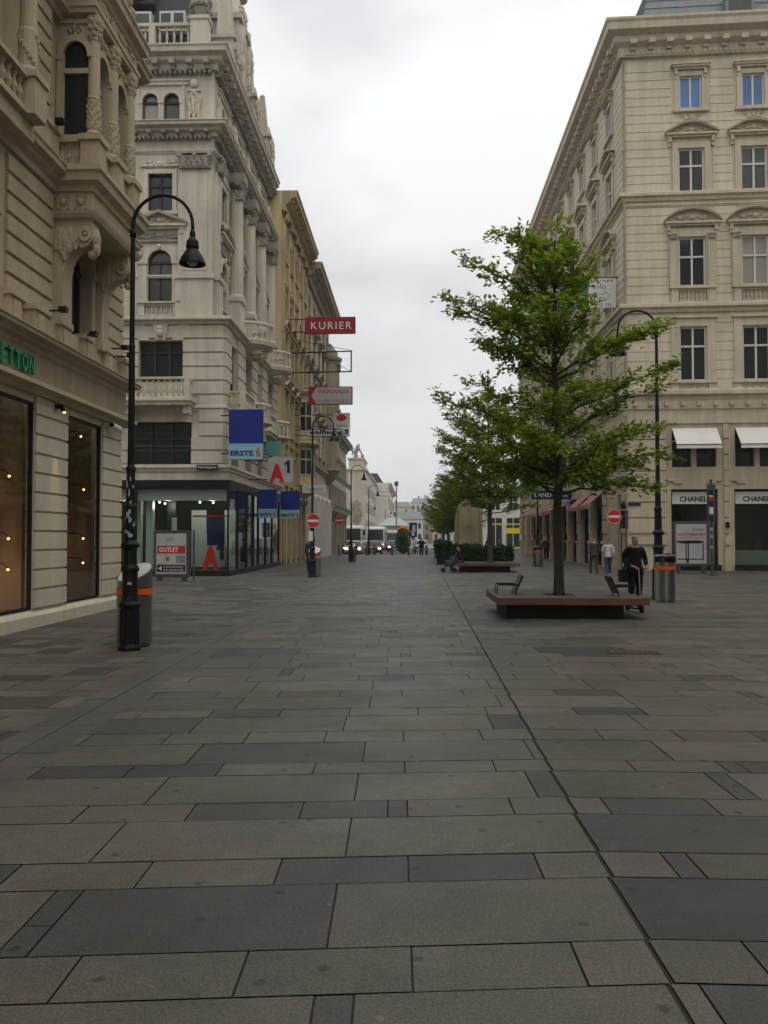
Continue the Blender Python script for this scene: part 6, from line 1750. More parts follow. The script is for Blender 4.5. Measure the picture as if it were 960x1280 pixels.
def generic_tips(H, rad, n, lo=2.6):
    T = []
    for k in range(n):
        z = lo + (H - lo) * (k / n) ** .9; a = k * 2.4 + r.uniform(-.4, .4)
        e_ = math.sin(PI * min(1, .22 + .80 * (z - lo) / (H - lo))) ** .6
        rr = rad * e_ * r.uniform(.72, 1.05); T.append((math.cos(a) * rr, math.sin(a) * rr, z + .12 * rr))
    T.append((0, 0, H)); return T
t2, nl = make_tree('street_tree', 'second leafy street tree growing from the farther wooden deck', 5, 8.7, generic_tips(8.7, 2.95, 66, 2.6), .13, leafs=9, dens=.85, lsize=.15, twl=1.0)
t2.location = (3.85, 43.6, .42)
print('leaves', nl)
for x, y, rz, s, lb in ((3.5, 61.0, 1.2, .82, 'third street tree beside the closed parasol'), (3.0, 76.0, 2.6, .8, 'fourth street tree near the bollards'), (3.4, 95.0, 5.0, .8, 'farthest small street tree past the road edge')):
    place(t2, (x, y, 0), rz, lb, scale=s)

# ------------------------------------------------------------------ wooden deck benches round the trees
def chair_back(o, x, y, z, sg):
    """seat back with arm rests, sitting on the deck; sg=-1 faces left"""
    m = MB()
    xt = x - sg * .17
    P = [(x, z + .05), (x + sg * .035, z + .05), (xt + sg * .035, z + .42), (xt, z + .42)]
    m.prism([(a, b) for a, b in P], 1, y - .26, y + .26) if False else None
    A = [m.pt((a, y - .26, b)) for a, b in P]; B = [m.pt((a, y + .26, b)) for a, b in P]
    m.face(A); m.face(B[::-1]); [m.face((A[k], A[(k + 1) % 4], B[(k + 1) % 4], B[k])) for k in range(4)]
    c = m.build('backrest', M['woodtop'], o)
    for yy in (y - .27, y + .27):
        m = MB(); m.tube([(x + sg * .02, yy, z), (xt, yy, z + .4)], .014, 6)
        m.tube([(x - sg * .07, yy, z + .2), (x + sg * .36, yy, z + .21), (x + sg * .40, yy, z + .18), (x + sg * .40, yy, z)], .013, 6)
        m.box(min(x - sg * .06, x + sg * .38), max(x - sg * .06, x + sg * .38), yy - .025, yy + .025, z + .205, z + .228)
        m.build('armrest', M['black'], c)
def deck(label, x0, x1, y0, y1, ztop, tx, ty, chairs, group='wooden deck benches'):
    o = thing('deck_bench', label, 'bench', ((x0 + x1) / 2, y0, 0), group)
    m = MB(); n = 22; d = (y1 - y0) / n
    for k in range(n):
        a, b = y0 + k * d + .004, y0 + (k + 1) * d - .004
        if abs((a + b) / 2 - ty) < .32: m.box(x0 + .04, tx - .32, a, b, ztop - .035, ztop); m.box(tx + .32, x1 - .04, a, b, ztop - .035, ztop)
        else: m.box(x0 + .04, x1 - .04, a, b, ztop - .035, ztop)
    m.build('deck_planks', M['woodtop'], o)
    m = MB(); m.box(x0, x1, y0 - .04, y0, ztop - .145, ztop + .003); m.box(x0, x1, y1, y1 + .04, ztop - .145, ztop + .003); m.box(x0 - .001, x0 + .038, y0 + .001, y1 - .001, ztop - .144, ztop + .004); m.box(x1 - .038, x1 + .001, y0 + .001, y1 - .001, ztop - .144, ztop + .004)
    m.build('edge_board', M['woodside'], o, bevel=.006)
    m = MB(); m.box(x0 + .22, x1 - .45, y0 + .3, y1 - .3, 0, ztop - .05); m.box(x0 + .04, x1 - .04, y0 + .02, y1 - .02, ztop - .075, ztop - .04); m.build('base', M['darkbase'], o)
    m = MB(); m.lathe(tx, ty, [(.45, ztop - .035), (.45, ztop - .03)], 20); m.build('tree_grate', M['rust'], o)
    for cx, cy, sg in chairs: chair_back(o, cx, cy, ztop, sg)
    return o
deck('near wooden deck bench round the tree with two chair backs', 1.74, 4.86, 17.95, 20.8, .45, 3.18, 19.0, [(2.24, 19.3, -1), (4.35, 18.75, 1)])
deck('farther wooden deck bench round the second tree', 2.12, 5.2, 42.2, 45.0, .45, 3.85, 43.6, [(4.65, 43.9, 1)])
deck('farthest wooden deck bench behind the dark hedges', 2.1, 5.2, 59.6, 62.3, .45, 3.5, 61, [])

# ------------------------------------------------------------------ hedges in planters
def hedge(label, x0, x1, y0, y1, hb, ht, seed, group='clipped hedges in dark planter boxes'):
    r = random.Random(seed)
    o = thing('hedge_planter', label, 'planter', ((x0 + x1) / 2, y0, 0), group)
    off = LOC[o.name]
    m = MB(); m.tbox(x0, x1, y0, y1, 0, hb, -.04, -.04); m.box(x0 - .06, x1 + .06, y0 - .06, y1 + .06, hb, hb + .05); m.build('planter_box', M['black'], o)
    lv = Leaves()
    for k in range(int(900 * (x1 - x0) * max(1, (y1 - y0)))):
        f = r.random(); x = r.uniform(x0, x1); y = r.uniform(y0, y1); z = r.uniform(hb, ht)
        if f < .35: z = ht - abs(r.gauss(0, .1)) + .12 * math.sin(x * 5) * math.cos(y * 4)
        elif f < .7: y = y0 + abs(r.gauss(0, .08))
        else: x = r.choice((x0, x1)) + r.gauss(0, .05)
        d = Vector((r.gauss(0, 1), r.gauss(0, 1), r.gauss(.2, .8)))
        b = math.exp(r.gauss(0, .3))
        lv.leaf(Vector((x, y, z)) - off, d, r.uniform(.09, .17), .08, r, (.030 * b, .075 * b, .020 * b))
    lv.build('foliage', o)
    m = MB(); m.box(x0 + .12, x1 - .12, y0 + .12, y1 - .12, hb - .05, ht - .14); m.build('hedge_core', M['hedge'], o); return o
hedge('tall clipped hedge in dark box at the edge of the gutter line', 1.5, 2.4, 54.6, 56.0, .62, 1.42, 1)
hedge('clipped hedge in dark box farther along the gutter line', 1.65, 2.5, 60.5, 62.2, .62, 1.3, 2)
hedge('dark hedge box close to the bollards', 1.75, 2.55, 70, 72, .7, 1.45, 3)
hedge('long low hedge behind the farther deck bench', 3.2, 5.9, 51.8, 52.8, .4, 1.15, 4)
hedge('wide hedge box beneath the closed parasol', 2.6, 4.4, 57.2, 58.2, .5, 1.2, 5)

# closed market parasol
o = thing('closed_parasol', 'closed beige market parasol hanging over the hedge boxes', 'parasol', (3.75, 59, 0))
m = MB(); n = 24; rings = []
for rad, z in ((.84, 1.15), (.86, 1.2), (.84, 2.2), (.8, 3.2), (.62, 3.9), (.1, 4.4)):
    rings.append([m.pt((3.75 + math.cos(2 * PI * k / n) * rad * (1 + (.14 if k % 3 == 0 else -.06)), 59 + math.sin(2 * PI * k / n) * rad * .6 * (1 + (.14 if k % 3 == 0 else -.06)), z)) for k in range(n)])
for a, b in zip(rings, rings[1:]): [m.face((a[k], a[(k + 1) % n], b[(k + 1) % n], b[k])) for k in range(n)]
m.build('canopy', M['parasol'], o)
m = MB(); m.tube([(3.75, 59, 0), (3.75, 59, 4.5)], .05, 8); m.box(3.3, 4.2, 58.6, 59.4, 0, .12); m.build('pole', M['steel_dark'], o)
text('lettering', 'CAFE', fy(58.42), 3.3, 4.2, .0, 2.35, 2.6, M['browntrim'], o, th=.01)

# ------------------------------------------------------------------ people
def skin_mesh(name, nodes, edges, root, m_, parent, sub=2):
    bm = bmesh.new(); ids = {}; ly = bm.verts.layers.skin.verify()
    for k, (p, rad) in nodes.items(): ids[k] = bm.verts.new(p)
    bm.verts.ensure_lookup_table()
    for a, b in edges: bm.edges.new((ids[a], ids[b]))
    for k, (p, rad) in nodes.items():
        ids[k][ly].radius = rad if isinstance(rad, tuple) else (rad, rad); ids[k][ly].use_root = (k == root)
    me = bpy.data.meshes.new('tmp'); bm.to_mesh(me); bm.free()
    ob = bpy.data.objects.new('tmp', me); col.objects.link(ob)
    ob.modifiers.new('s', 'SKIN').use_smooth_shade = True
    sb = ob.modifiers.new('ss', 'SUBSURF'); sb.levels = sub; sb.render_levels = sub
    dg = bpy.context.evaluated_depsgraph_get(); me2 = bpy.data.meshes.new_from_object(ob.evaluated_get(dg))
    col.objects.unlink(ob); bpy.data.objects.remove(ob); bpy.data.meshes.remove(me)
    me2.name = name; me2.materials.clear(); me2.materials.append(m_)
    for p in me2.polygons: p.use_smooth = True
    o = bpy.data.objects.new(name, me2); col.objects.link(o)
    if parent: o.parent = parent
    LOC[o.name] = LOC[parent.name] if parent else Vector((0, 0, 0))
    return o
def person(label, loc, rz, J, top, legs, shoe, hair, height=1.75, woman=False, fingers=False, coat_long=False, name='person', long_hair=False, sleeve=1.0, group=None, bulk=1.14):
    """J: joints in metres for a 1.75 m figure facing -Y; x>0 is the figure's left"""
    root = thing(name, label, 'person', (0, 0, 0), group)
    S = 1.0
    B = dict(pel=(0, 0, .95), waist=(0, 0, 1.08), chest=(0, 0, 1.28), neck=(0, .01, 1.47), head=(0, -.005, 1.60), crown=(0, 0, 1.71),
             shL=(.19, 0, 1.41), elL=(.25, .02, 1.13), wrL=(.24, -.05, .88), shR=(-.19, 0, 1.41), elR=(-.25, .02, 1.13), wrR=(-.24, -.05, .88),
             hiL=(.095, 0, .92), knL=(.10, -.01, .50), anL=(.10, .02, .085), toL=(.11, -.16, .03), hiR=(-.095, 0, .92), knR=(-.10, -.01, .50), anR=(-.10, .02, .085), toR=(-.11, -.16, .03))
    B.update(J)
    V = {k: Vector(v) for k, v in B.items()}
    sw = .92 if woman else 1.0
    hd = V['head']; up = (V['crown'] - V['neck']).normalized()
    nodes = {'pel': (V['pel'], (.125, .095)), 'waist': (V['waist'], (.115 * sw, .085)), 'chest': (V['chest'], (.135 * sw, .095)), 'nb': (V['chest'].lerp(V['neck'], .8), (.085, .06)), 'neck': (V['neck'], .052),
             'jaw': (V['neck'].lerp(hd, .5) + Vector((0, -.02, .0)), (.056, .062)), 'head': (hd, (.073, .088)), 'top': (hd + up * .075, (.066, .08)), 'cr': (hd + up * .11, (.035, .045)),
             }
    E = [('pel', 'waist'), ('waist', 'chest'), ('chest', 'nb'), ('nb', 'neck'), ('neck', 'jaw'), ('jaw', 'head'), ('head', 'top'), ('top', 'cr')]
    for s in 'LR':
        sh, el, wr = V['sh' + s], V['el' + s], V['wr' + s]; hd_ = (wr - el).normalized()
        nodes['sh' + s] = (sh, .052 * sw); nodes['el' + s] = (el, .038); nodes['wr' + s] = (wr, .026); nodes['pa' + s] = (wr + hd_ * .07, (.020, .036)); E += [('nb', 'sh' + s), ('sh' + s, 'el' + s), ('el' + s, 'wr' + s), ('wr' + s, 'pa' + s)]
        hp = V.get('hand' + s)
        if hp is not None: nodes['pa' + s] = (hp, (.022, .036)); hd_ = (hp - wr).normalized()
        pa = nodes['pa' + s][0]; side = hd_.cross(Vector((0, 0, 1)))
        if side.length < .1: side = Vector((0, 1, 0))
        side.normalize(); dn = side.cross(hd_)
        if dn.z > 0: dn = -dn
        for f in range(4):
            o_ = side * (f - 1.5) * .02; ln = (.07, .08, .075, .058)[f]
            nodes[f'f{f}{s}'] = (pa + hd_ * (.03 + ln * .55) + o_ * 1.2 + dn * .012, .0095); nodes[f'g{f}{s}'] = (pa + hd_ * (.03 + ln * .8) + o_ * 1.15 + dn * (.012 + ln * .55), .008); E += [('pa' + s, f'f{f}{s}'), (f'f{f}{s}', f'g{f}{s}')]
        nodes['th' + s] = (pa + side * (-.045) + hd_ * .005, .0105); nodes['tt' + s] = (pa + side * (-.055) + hd_ * .045 + dn * .01, .009); E += [('wr' + s, 'th' + s), ('th' + s, 'tt' + s)]
        nodes['hi' + s] = (V['hi' + s], .082); nodes['kn' + s] = (V['kn' + s], .056); nodes['an' + s] = (V['an' + s], .038); nodes['to' + s] = (V['to' + s], (.036, .024)); E += [('pel', 'hi' + s), ('hi' + s, 'kn' + s), ('kn' + s, 'an' + s), ('an' + s, 'to' + s)]
    body = skin_mesh('body', nodes, E, 'pel', M['skin'], root, 2)
    # face: nose, ears, brow, eyes as part of the head
    m = MB(); f = Vector((0, -1, 0))
    if 'face' in V: f = V['face'].normalized()
    sd = f.cross(Vector((0, 0, 1))).normalized()
    c = hd + f * .082
    m.blob(c + Vector((0, 0, -.012)) + f * .012, .014, .022, .026, 6, 4)
    for s in (-1, 1): m.blob(hd + sd * s * .078 + Vector((0, 0, -.005)), .016, .02, .034, 6, 4)
    m.build('nose_and_ears', M['skin'], root)
    m = MB()
    for s in (-1, 1): m.blob(c + sd * s * .03 + Vector((0, 0, .016)) - f * .004, .011, .008, .006, 6, 4)
    m.blob(c + Vector((0, 0, -.052)) - f * .006, .022, .008, .005, 6, 4); m.build('eyes_and_mouth', M['hair_dark'], root)
    # clothes
    tn = {'hem': (V['pel'] + Vector((0, 0, -.15 if not coat_long else -.27)), (.225, .165)), 'hip': (V['pel'] + Vector((0, 0, .0)), (.188, .138)), 'waist': (V['waist'], (.142 * sw, .108)), 'chest': (V['chest'], (.162 * sw, .118)), 'nb': (V['chest'].lerp(V['neck'], .75), (.105, .078)), 'col': (V['neck'] + Vector((0, .0, -.015)), .066)}
    te = [('hem', 'hip'), ('hip', 'waist'), ('waist', 'chest'), ('chest', 'nb'), ('nb', 'col')]
    for s in 'LR':
        tn['sh' + s] = (V['sh' + s], .072 * sw); tn['el' + s] = (V['el' + s], .056); e_ = V['el' + s].lerp(V['wr' + s], sleeve * .96); tn['wr' + s] = (e_, .044)
        te += [('nb', 'sh' + s), ('sh' + s, 'el' + s), ('el' + s, 'wr' + s)]
    sc2 = lambda d, k: {q: (p, (r[0] * k, r[1] * k) if isinstance(r, tuple) else (r * k, r * k)) for q, (p, r) in d.items()}
    skin_mesh('jacket', dict(sc2({q: v for q, v in tn.items() if q in ('hem', 'hip', 'waist', 'chest')}, bulk), **sc2({q: v for q, v in tn.items() if q[:2] in ('sh', 'el', 'wr')}, min(bulk, 1.16)), col=tn['col'], nb=tn['nb']), te, 'hem', top, root, 2)
    tm = MB()
    for s in 'LR':
        sg = 1 if s == 'L' else -1
        K = [(V['pel'] + Vector((sg * .055, 0, .09)), .098), (V['hi' + s] + Vector((0, 0, -.02)), .108), (V['kn' + s], .082), (V['an' + s] + Vector((0, 0, -.03)), .066)]
        P, Q = [], []
        for i in range(3):
            p0, p1, p2, p3 = K[max(i - 1, 0)], K[i], K[i + 1], K[min(i + 2, 3)]
            for j in range(6):
                t = j / 6
                P.append(.5 * ((2 * p1[0]) + (p2[0] - p0[0]) * t + (2 * p0[0] - 5 * p1[0] + 4 * p2[0] - p3[0]) * t * t + (3 * p1[0] - p0[0] - 3 * p2[0] + p3[0]) * t ** 3)); Q.append((p1[1] + (p2[1] - p1[1]) * t) * (1 + .02 * math.sin(17 * t + i)))
        P.append(K[3][0]); Q.append(K[3][1]); tm.tube(P, Q, 14)
    tm.build('trousers', legs, root, smooth=True)
    for s in 'LR':
        a, t = V['an' + s], V['to' + s]; hl = a + (a - t).normalized() * .02; hl.z = a.z - .035
        skin_mesh('shoe', {'h': (hl, (.043, .04)), 'm': (a.lerp(t, .55) + Vector((0, 0, -.012)), (.046, .036)), 't': (t, (.042, .026))}, [('h', 'm'), ('m', 't')], 'h', shoe, root, 1)
    hn = {'a': (hd + up * .03 - f * .022, (.082, .085)), 'b': (hd + up * .085 - f * .01, (.078, .086)), 'c': (hd + up * .118 - f * .008, (.04, .048))}
    he = [('a', 'b'), ('b', 'c')]
    if long_hair: hn['d'] = (hd - up * .07 - f * .055, (.07, .045)); he.append(('a', 'd'))
    skin_mesh('hair', hn, he, 'a', hair, root, 2)
    root.location = loc; root.rotation_euler = (0, 0, rz); k = height / 1.75; root.scale = (k, k, k); LOC[root.name] = Vector(loc)
    return root
# man with the kick scooter
man = person('bald man in black coat with shoulder bag holding a silver kick scooter', (5.07, 19.95, .10), R(12),
    dict(elL=(.29, .03, 1.15), wrL=(.20, -.20, 1.0), handL=(.17, -.27, .985), elR=(-.29, .03, 1.15), wrR=(-.18, -.21, 1.0), handR=(-.13, -.27, .985), knL=(.09, -.04, .5), anL=(.07, .02, .08), toL=(.08, -.15, .03), knR=(-.08, .01, .5), anR=(-.06, .14, .085), toR=(-.06, -.02, .035), crown=(.0, -.01, 1.71), face=(.3, -1, -.08)),
    M['coat'], M['coat'], M['shoe'], M['hair_grey'], 1.66, coat_long=True, bulk=1.22)
m = MB(); m.tbox(-.37, -.21, -.10, .14, .62, .92, .012, .012); m.box(-.382, -.37, -.08, .12, .74, .91); m.tube([(-.28, 0, .91), (-.2, -.12, 1.2), (.02, -.125, 1.36), (.13, -.05, 1.47)], .018, 6); m.tube([(-.28, .06, .91), (-.1, .14, 1.25), (.13, .05, 1.47)], .018, 6)
m.v = [(x, y, z) for x, y, z in m.v]
bg_ = m.build('shoulder_bag', M['black'], None, bevel=.02)
tag(bg_, 'black shoulder bag hanging at the side of the man with the scooter', 'bag'); bg_.location = man.location; bg_.rotation_euler = man.rotation_euler; bg_.scale = man.scale
sc_o = thing('kick_scooter', 'silver kick scooter with white stem held by the man in black', 'scooter', (0, 0, 0))
m = MB(); m.box(-.055, .055, -.16, .34, .065, .095); m.build('footboard', M['black'], sc_o, bevel=.01)
m = MB(); m.tube([(0, -.30, .10), (0, -.20, .98)], .018, 8); m.build('stem', M['steel'], sc_o)
m = MB(); m.tube([(-.2, -.20, .985), (.2, -.20, .985)], .016, 8); m.build('handlebar', M['black'], sc_o)
m = MB(); m.tube([(0, -.14, .085), (0, -.26, .16), (0, -.29, .14)], .02, 8); m.build('neck_tube', M['steel'], sc_o)
for y in (-.32, .38):
    m = MB(); a = [(0.02, y + math.cos(2 * PI * k / 20) * .09, .095 + math.sin(2 * PI * k / 20) * .09) for k in range(20)]
    i = [m.pt(p) for p in a]; j = [m.pt((-.02, p[1], p[2])) for p in a]; m.face(i); m.face(j[::-1]); [m.face((i[k], i[(k + 1) % 20], j[(k + 1) % 20], j[k])) for k in range(20)]
    m.build('wheel', M['tyre'], sc_o)
sc_o.location = (5.07, 19.95, 0); sc_o.rotation_euler = (0, 0, R(12))
# couple walking away
person('man in dark grey jacket walking away along the right front', (8.42, 40.6, 0), PI + .1, dict(knL=(.1, -.12, .5), anL=(.1, -.12, .09), toL=(.1, -.29, .06), knR=(-.1, .03, .5), anR=(-.1, .2, .12), toR=(-.11, .05, .03), elL=(.28, .08, 1.14), elR=(-.27, -.02, 1.12), wrL=(.26, .1, .9), wrR=(-.25, -.16, .9)), M['shirt_grey'], M['shirt_grey'], M['shoe'], M['hair_dark'], 1.76)
person('woman in white top and blue jeans walking beside the man in grey', (9.02, 40.3, 0), PI - .15, dict(knL=(.09, .02, .5), anL=(.09, .19, .11), toL=(.1, .04, .03), knR=(-.09, -.12, .5), anR=(-.09, -.14, .09), toR=(-.1, -.31, .06), elL=(.28, .0, 1.15), wrL=(.17, -.14, 1.02), elR=(-.27, .05, 1.13)), M['white_top'], M['jeans'], M['shoe_white'], M['hair_dark'], 1.64, woman=True)
person('person in maroon shirt and black trousers standing by the shopfronts', (10.1, 66, 0), .3, {}, M['maroon'], M['coat'], M['shoe'], M['hair_dark'], 1.78)
person('dark clothed person walking away near the bollards', (.75, 82.3, 0), PI, dict(knL=(.1, -.1, .5), anL=(.1, -.1, .09), toL=(.1, -.27, .05), anR=(-.1, .12, .1), toR=(-.1, -.03, .03)), M['coat'], M['coat'], M['shoe'], M['hair_dark'], 1.72)
person('person in blue jacket beside the second left lamp post', (-5.2, 43, 0), -.6, {}, M['jeans'], M['coat'], M['shoe'], M['hair_dark'], 1.72)
person('person in dark grey jacket standing right of the maroon shirted one', (10.35, 62, 0), .5, {}, M['shirt_grey'], M['coat'], M['shoe'], M['hair_dark'], 1.7)
person('distant pedestrian in black beside the bollards under the trees', (7.0, 81, 0), PI, {}, M['coat'], M['jeans'], M['shoe'], M['hair_dark'], 1.7)
person('distant pedestrian in maroon top crossing near the white far building', (9.5, 96, -.13), 1.5, {}, M['maroon'], M['coat'], M['shoe'], M['hair_dark'], 1.7)
person('distant pedestrian in pale top right of the blue info sign', (.2, 93, -.13), 1.2, {}, M['white_top'], M['jeans'], M['shoe'], M['hair_dark'], 1.7)
# sitting person on the farther deck, with pushchair
person('person in black jacket sitting on the farther deck bench', (2.3, 42.75, -.42), -PI / 2, dict(pel=(0, .05, .95), hiL=(.1, .0, .94), hiR=(-.1, .0, .94), knL=(.11, -.40, .93), knR=(-.11, -.40, .93), anL=(.11, -.42, .51), anR=(-.11, -.42, .51), toL=(.11, -.58, .45), toR=(-.11, -.58, .45), waist=(0, .04, 1.08), chest=(0, -.01, 1.28), neck=(0, -.04, 1.46), head=(0, -.09, 1.58), crown=(0, -.1, 1.69), wrL=(.15, -.32, 1.02), wrR=(-.15, -.32, 1.02), elL=(.26, -.08, 1.13), elR=(-.26, -.08, 1.13), shL=(.19, -.02, 1.4), shR=(-.19, -.02, 1.4)), M['coat'], M['jeans'], M['shoe_white'], M['hair_dark'], 1.75)
pc = thing('pushchair', 'dark folding pushchair standing before the sitting person', 'pushchair', (1.75, 42.3, 0))
m = MB()
for y in (42.1, 42.55): m.tube([(1.45, y, .14), (1.9, y, .55), (2.1, y, .95)], .018, 6); m.tube([(2.0, y, .12), (1.75, y, .42), (1.6, y, .6)], .018, 6)
m.tube([(2.1, 42.1, .95), (2.1, 42.55, .95)], .018, 6); m.build('frame', M['steel_dark'], pc)
m = MB(); m.tube([(1.55, 42.33, .45), (1.85, 42.33, .42), (2.0, 42.33, .8)], [.16, .2, .18], 8); m.build('seat', M['shirt_grey'], pc)
for x, y in ((1.45, 42.08), (1.45, 42.57), (2.0, 42.08), (2.0, 42.57)):
    m = MB(); i = [m.pt((x + math.cos(2 * PI * k / 14) * .11, y - .02, .115 + math.sin(2 * PI * k / 14) * .11)) for k in range(14)]; j = [m.pt((x + math.cos(2 * PI * k / 14) * .11, y + .02, .115 + math.sin(2 * PI * k / 14) * .11)) for k in range(14)]
    m.face(i); m.face(j[::-1]); [m.face((i[k], i[(k + 1) % 14], j[(k + 1) % 14], j[k])) for k in range(14)]; m.build('wheel', M['tyre'], pc)

# ------------------------------------------------------------------ vehicles on the crossing road (fronts towards the viewer)
def wheel(o, x, y, r, w_):
    m = MB(); n = 18
    for rad, ww, mt in ((r, w_, 0),):
        i = [m.pt((x - ww / 2, y + math.cos(2 * PI * k / n) * rad, r + math.sin(2 * PI * k / n) * rad)) for k in range(n)]; j = [m.pt((x + ww / 2, y + math.cos(2 * PI * k / n) * rad, r + math.sin(2 * PI * k / n) * rad)) for k in range(n)]
        m.face(i); m.face(j[::-1]); [m.face((i[k], i[(k + 1) % n], j[(k + 1) % n], j[k])) for k in range(n)]
    wo = m.build('wheel', M['tyre'], o)
    m = MB(); rr_ = r * .6
    for xx in (x - w_ / 2 - .004, x + w_ / 2 + .004): m.poly([(xx, y + math.cos(2 * PI * k / n) * rr_, r + math.sin(2 * PI * k / n) * rr_) for k in range(n)])
    m.build('rim', M['steel'], wo)
def bus(label, x, y, W, H, L, body, lit=True, sign=None, z0=-.13):
    o = thing('coach', label, 'bus', (x, y, z0)); h = W / 2
    Q = MB(); P = [(y, .35), (y - .08, .55), (y - .05, 1.3), (y + .25, H - .25), (y + .45, H), (y + L - .2, H), (y + L, H - .2), (y + L, .35)]
    Q.prism([(a, b + z0) for a, b in P], 0, x - h, x + h); Q.build('body', body, o, bevel=.06)
    Q = MB(); Q.fr = None
    Q.poly([(x - h + .1, y - .075, 1.3 + z0), (x + h - .1, y - .075, 1.3 + z0), (x + h - .16, y + .2, H - .42 + z0), (x - h + .16, y + .2, H - .42 + z0)]); Q.build('windscreen', M['pane'], o)
    Q = MB()
    for s in (-1, 1): Q.box(x + s * (h + .004) - .003, x + s * (h + .004) + .003, y + .5, y + L - .4, 1.35 + z0, H - .45 + z0)
    Q.build('side_glass', M['pane'], o)
    for s in (-1, 1):
        Q = MB(); Q.blob((x + s * (h - .3), y - .09, .75 + z0), .16, .05, .10, 8, 6); Q.build('headlight', M['headlight'] if lit else M['signgrey'], o)
        Q = MB(); Q.tube([(x + s * (h - .05), y, H - .5 + z0), (x + s * (h + .22), y - .25, H - .55 + z0), (x + s * (h + .24), y - .25, H - .95 + z0)], .04, 6); Q.box(x + s * (h + .24) - .09, x + s * (h + .24) + .09, y - .28, y - .2, H - 1.25 + z0, H - .85 + z0); Q.build('mirror', M['black'], o)
    Q = MB(); Q.box(x - h + .15, x + h - .15, y - .1, y - .06, .38 + z0, .55 + z0); Q.build('bumper', M['black'], o)
    for yy in (y + 1.8, y + L - 2.2):
        for s in (-1, 1): wheel(o, x + s * (h - .12), yy, .45, .28)
    for c in list(o.children):
        if c.name.startswith('wheel'): c.location.z += z0
    return o
bus('white coach with large dark windscreen, the left one of two', -8.2, 115, 2.5, 3.45, 10, M['buswhite'])
bus('white coach with yellow lit lamps right of the other coach', -5.4, 122, 2.5, 3.4, 11, M['buswhite'])
bus('dark fronted van right of the two coaches', -2.95, 124, 2.0, 2.9, 6.5, M['carsilver'], lit=False)
def car(label, x, y, body, H=1.5, W=1.8, L=4.3, z0=-.13, lit=True, taxi=False):
    o = thing('car', label, 'car', (x, y, z0)); h = W / 2
    Q = MB()
    P = [(y + .05, .25), (y - .02, .45), (y + .02, .72), (y + .25, .85), (y + 1.0, .98), (y + 1.6, H - .08), (y + 2.0, H), (y + 3.2, H), (y + 3.9, 1.05), (y + L - .05, .95), (y + L, .4), (y + L - .1, .25)]
    A = [Q.pt((x - h * (1 if b < 1.02 else .8), a, b + z0)) for a, b in P]; B = [Q.pt((x + h * (1 if b < 1.02 else .8), a, b + z0)) for a, b in P]
    Q.face(A); Q.face(B[::-1]); [Q.face((A[k], A[(k + 1) % len(P)], B[(k + 1) % len(P)], B[k])) for k in range(len(P))]
    Q.build('body', body, o, bevel=.05)
    Q = MB(); Q.poly([(x - h * .9, y + 1.0, 1.0 + z0), (x + h * .9, y + 1.0, 1.0 + z0), (x + h * .74, y + 1.6, H - .1 + z0), (x - h * .74, y + 1.6, H - .1 + z0)])
    Q.v = [(a, b - .02, c + .02) for a, b, c in Q.v]; Q.build('windscreen', M['pane'], o)
    Q = MB(); Q.box(x - h * .5, x + h * .5, y - .035, y - .0, .5 + z0, .66 + z0); Q.build('grille', M['black'], o)
    Q = MB(); Q.box(x - .26, x + .26, y - .045, y - .02, .36 + z0, .46 + z0); Q.build('number_plate', M['signwhite'], o)
    for s in (-1, 1):
        Q = MB(); Q.blob((x + s * h * .74, y + .0, .66 + z0), .15, .06, .085, 8, 6); Q.build('headlight', M['headlight'] if lit else M['signgrey'], o)
        Q = MB(); Q.blob((x + s * (h + .08), y + 1.25, .98 + z0), .1, .05, .07, 8, 5); Q.build('mirror', body, o)
    for yy in (y + .85, y + L - .85):
        for s in (-1, 1): wheel(o, x + s * (h - .1), yy, .31, .2)
    for c in list(o.children):
        if c.name.startswith('wheel'): c.location.z += z0
    return o
car('dark car with lit headlights at the left kerb', -7.0, 95.8, M['cardark'])
car('silver car with lit headlights in front of the left coach', -6.4, 90.5, M['carsilver'])
car('maroon car with lit headlights right of the silver one', -4.35, 92.5, M['carmaroon'])
car('white car waiting with lit headlights between the coaches', -5.3, 100.0, M['buswhite'], H=1.45, lit=True)

car('small dark car far right of the maroon one', -2.4, 108.0, M['cardark'])
car('pale taxi far along the road right of the van', .9, 110.0, M['carsilver'], lit=False)
# small far street furniture
o = thing('blue_info_sign', 'tall narrow blue sign with white symbol on a post beyond the bollards', 'road sign', (-.1, 95, 0))
m = MB(); m.box(-.5, .38, 95, 95.1, 1.75, 3.35); m.build('panel', M['blue'], o); m = MB(); m.tube([(-.06, 95.1, -.13), (-.06, 95.1, 3.3)], .05, 8); m.build('pole', M['steel_dark'], o)
m = MB(); m.box(-.2, .1, 94.985, 94.999, 1.9, 2.3); m.box(-.35, .25, 94.985, 94.998, 2.35, 2.45); m.box(-.12, .18, 94.985, 94.9985, 2.5, 3.1); m.build('white_symbol', M['whitetext'], o)
o = thing('red_street_umbrella', 'small red parasol over a far kiosk beyond the road', 'parasol', (-1.6, 112, 0))
m = MB(); m.lathe(-1.2, 112, [(.9, 2.6), (.95, 2.75), (.5, 3.1), (.05, 3.3)], 12); m.build('canopy', M['red'], o); m = MB(); m.tube([(-1.2, 112, -.13), (-1.2, 112, 3.3)], .05, 8); m.build('pole', M['steel_dark'], o)
o = thing('green_kiosk', 'low kiosk with pale green roof beyond the coaches', 'kiosk', (-3.4, 137, 0))
m = MB(); m.box(-5.2, -1.2, 137, 141, 0, 3.6); m.build('wall', M['palecream'], o); m = MB(); m.tbox(-5.7, -.6, 136.5, 141.5, 3.6, 4.9, 1.6, 1.6); m.build('roof', mat('pale_green_sheet_roof', (.36, .41, .37), .6, .1, 2), o)
